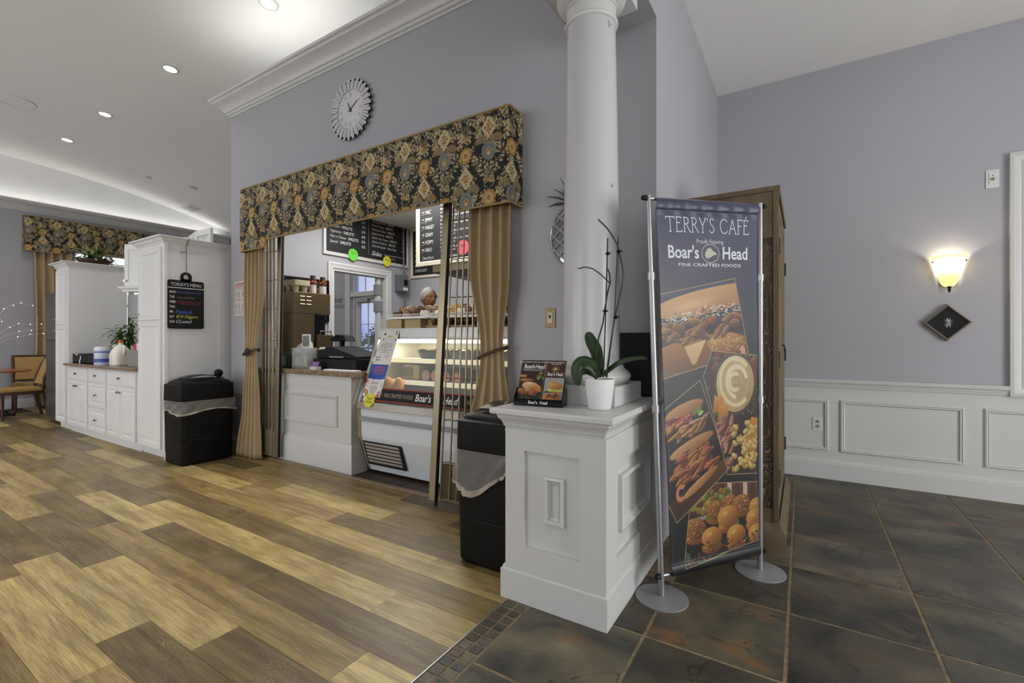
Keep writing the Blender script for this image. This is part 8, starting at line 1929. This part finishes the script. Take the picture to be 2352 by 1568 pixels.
for k in range(9):
    x = -0.18 + 0.045 * k; m = MB(); m.add([f(x, -0.1, 0.002), f(x, 0.1, 0.002), f(x + 0.024, 0.1, 0.009), f(x + 0.024, -0.1, 0.009)], [(0, 1, 2, 3)]); o = m.build('slat', WHITE, t); o.modifiers.new('s', 'SOLIDIFY').thickness = 0.002
for (u, v, r, lb) in ((444, 430, 0.07, 'round smoke detector on the vault near the air vent'), (341, 406, 0.05, 'small round sprinkler cover on the vault')):
    p = on_vault(u, v); f, u_ = vframe(p); t = thing('ceiling_detector', lb, 'detector', tuple(p)); m = MB()
    for i, (q, d) in enumerate(((r, 0.0), (r, 0.012), (r * 0.8, 0.024))): m.v += [f(q * math.cos(6.2832 * k / 24), q * math.sin(6.2832 * k / 24), d) for k in range(24)]
    m.f = [(i * 24 + k, i * 24 + (k + 1) % 24, (i + 1) * 24 + (k + 1) % 24, (i + 1) * 24 + k) for i in range(2) for k in range(24)] + [tuple(range(48, 72))]; m.m = [0] * len(m.f); m.build('cover', WHITE, t, smooth=30)
    m = MB().tube([f(r * 0.6 * math.cos(6.2832 * k / 24), r * 0.6 * math.sin(6.2832 * k / 24), 0.022) for k in range(25)], 0.004, 5); m.build('slot_ring', mat('slot_dark', (70, 70, 72), 0.6), t)
p = on_vault(33, 231); f, u_ = vframe(p); t = thing('ceiling_speaker', 'large round speaker grille flush in the vault', 'speaker', tuple(p)); m = MB(); fprism(m, f, [(0.20 * math.cos(6.2832 * i / 40), 0.20 * math.sin(6.2832 * i / 40)) for i in range(40)], 0, 0.004); m.build('grille', CEIL, t)
m = MB().tube([f(0.205 * math.cos(6.2832 * k / 40), 0.205 * math.sin(6.2832 * k / 40), 0.003) for k in range(41)], 0.007, 6); m.build('rim', WHITE, t, smooth=60)

# ------------------------------------------------------------------ dining corner at the far left
WOOD = mat('dark_walnut', (70, 42, 26), 0.4, var=(8, 0.25)); UPH = mat('tan_upholstery', (166, 132, 78), 0.7, bump=(250, 0.2)); TOPW = mat('table_top_wood', (150, 98, 54), 0.3, var=(6, 0.15))
tb2 = thing('dining_table', 'round wooden dining table at the far left', 'table', (-10.88, 1.82, 0))
m = MB().lathe([(0, 0.0), (0.44, 0.0), (0.46, 0.012), (0.46, 0.024), (0.45, 0.03), (0, 0.03)], (-10.88, 1.82, 0.70), 48, caps=False); m.build('table_top', TOPW, tb2, smooth=30)
m = MB().lathe([(0.06, 0.04), (0.05, 0.1), (0.05, 0.62), (0.09, 0.70)], (-10.88, 1.82, 0), 20); m.build('column', BLACK, tb2, smooth=40)
for k in range(4):
    a = math.pi / 4 + k * math.pi / 2; m = MB().tube([(-10.88, 1.82, 0.06), (-10.88 + 0.32 * math.cos(a), 1.82 + 0.32 * math.sin(a), 0.022)], [0.035, 0.022], 8); m.build('foot', BLACK, tb2)
def chair(label, loc, rz):
    t = thing('dining_chair', label, 'chair', loc, 'tan upholstered dining chairs', rz); lb = lambda mb, n, mt, **k: mb.build(n, mt, t, local=True, **k)
    # local: faces +x, 0.46 wide (y), seat 0.46 deep
    lb(MB().box(-0.22, 0.24, -0.23, 0.23, 0.42, 0.475), 'seat', UPH, bevel=0.018)
    lb(MB().box(-0.23, 0.24, -0.235, 0.235, 0.375, 0.42), 'seat_frame', WOOD, bevel=0.004)
    for s in (-1, 1):
        lb(MB().tube([(0.21, 0.21 * s, 0.0), (0.21, 0.212 * s, 0.40)], [0.016, 0.022], 8), 'leg', WOOD, smooth=50)
        lb(MB().tube([(-0.31, 0.215 * s, 0.0), (-0.25, 0.215 * s, 0.22), (-0.22, 0.215 * s, 0.42), (-0.24, 0.215 * s, 0.62), (-0.30, 0.215 * s, 0.80), (-0.36, 0.215 * s, 0.93)], 0.021, 8), 'leg', WOOD, smooth=50)
    m = MB(); b = [(-0.25, -0.20, 0.52), (-0.25, 0.20, 0.52), (-0.21, 0.20, 0.52), (-0.21, -0.20, 0.52)]; tp = [(-0.37, -0.20, 0.91), (-0.37, 0.20, 0.91), (-0.33, 0.20, 0.91), (-0.33, -0.20, 0.91)]; m.hexa([b[0], b[3], b[2], b[1]], [tp[0], tp[3], tp[2], tp[1]]); lb(m, 'backrest', UPH, bevel=0.01)
    lb(MB().tube([(-0.36, -0.225, 0.925), (-0.36, 0.225, 0.925)], 0.02, 8), 'top_rail', WOOD, smooth=50)
    lb(MB().tube([(-0.235, -0.21, 0.51), (-0.235, 0.21, 0.51)], 0.014, 8), 'lower_rail', WOOD, smooth=50)
    return t
chair('tan upholstered dining chair against the far wall', (-11.28, 2.38, 0), math.radians(-8))
chair('tan upholstered dining chair seen from the side, nearest', (-10.30, 2.02, 0), math.radians(-90))
fg = thing('refrigerator', 'dark grey refrigerator peeking out left of the hutch', 'refrigerator', (-9.25, 2.52, 0)); DST = mat('dark_stainless', (92, 88, 84), 0.35, 0.6)
m = MB().box(-9.6, -8.92, 2.20, 2.88, 0.02, 1.90); m.build('body', DST, fg, bevel=0.01)
m = MB().box(-9.595, -8.925, 2.165, 2.198, 0.06, 1.20); d = m.build('lower_door', DST, fg, bevel=0.008); MB().tube([(-8.99, 2.14, 0.7), (-8.99, 2.14, 1.16)], 0.012, 8).build('handle', ALU, d, smooth=60)
m = MB().box(-9.595, -8.925, 2.165, 2.198, 1.21, 1.89); d = m.build('upper_door', DST, fg, bevel=0.008); MB().tube([(-8.99, 2.14, 1.25), (-8.99, 2.14, 1.6)], 0.012, 8).build('handle', ALU, d, smooth=60)
m = MB().box(-9.58, -8.94, 2.24, 2.86, 0.0, 0.02); m.build('plinth', BLACKM, fg)
vz = thing('lit_branches', 'white twig branches with tiny lights in a vase on the dining table', 'decoration', (-10.92, 1.72, 0.73)); bx_, by_ = -10.92, 1.72
m = MB().lathe([(0, 0.0005), (0.04, 0.0005), (0.045, 0.05), (0.03, 0.16), (0.036, 0.2)], (bx_, by_, 0.73), 20, caps=False); m.build('vase', mat('white_vase', (214, 214, 216), 0.3), vz, smooth=40)
random.seed(17); TW = mat('white_twig', (206, 204, 202), 0.6); LED = mat('twig_led', (255, 248, 230), 0.4, emit=((255, 246, 224), 5.0))
for i in range(13):
    a = random.uniform(-1.2, 1.9) if i > 3 else (1.35, 1.5, 1.2, 1.6)[i]; reach = random.uniform(0.12, 0.45) if i > 3 else (0.95, 0.9, 0.6, 0.7)[i]; hh = random.uniform(0.5, 1.0) if i > 3 else (0.55, 0.45, 0.95, 0.62)[i]
    pts = []
    for k in range(9):
        q = k / 8; pts.append((bx_ + reach * q ** 1.7 * math.cos(a) * 0.4, by_ + reach * q ** 1.7 * math.sin(a), 0.86 + hh * math.sin(q * 1.75) + 0.012 * math.sin(k * 2 + i)))
    b = MB().tube(pts, [0.005 - 0.0004 * k for k in range(9)], 5).build('branch', TW, vz, smooth=60)
    for k in (3, 5, 6, 7, 8): MB().ball((pts[k][0] + random.uniform(-.01, .01), pts[k][1] + random.uniform(-.01, .01), pts[k][2] + random.uniform(-.02, .02)), 0.0065, 6, 5).build('bulb', LED, b)

# trees seen through the outside door
def tree(label, x, y, h, r, seed):
    t = thing('tree', label, 'tree', (x, y, -0.15), 'trees outside the door'); MB().tube([(x, y, -0.15), (x + 0.1, y, h * 0.4), (x, y, h * 0.75)], [0.16, 0.12, 0.05], 8).build('trunk', mat('bark_brown', (88, 70, 54), 0.9), t, smooth=50)
    m = MB(); rd = random.Random(seed)
    for i in range(420):
        a, e = rd.uniform(0, 6.28), rd.uniform(-1, 1); q = r * rd.uniform(0.35, 1.0); c = Vector((x + q * math.cos(a) * math.sqrt(1 - e * e), y + q * math.sin(a) * math.sqrt(1 - e * e), h * 0.68 + q * e * 0.8))
        leaf(m, c, (rd.uniform(-1, 1), rd.uniform(-1, 1), rd.uniform(-0.5, 1)), rd.uniform(0.16, 0.32), 0.14, 0.6, n=3)
    o = m.build('crown', mat('tree_leaf', (112, 140, 70), 0.6, var=(3, 0.4)), t, smooth=60)
tree('leafy green tree outside, left in the glazed door', -20.6, 16.4, 1.75, 0.85, 1); tree('leafy green tree outside, centre of the glazed door', -19.0, 18.6, 1.9, 0.95, 2); tree('leafy green tree outside, right in the glazed door', -17.2, 15.6, 1.8, 0.9, 3)
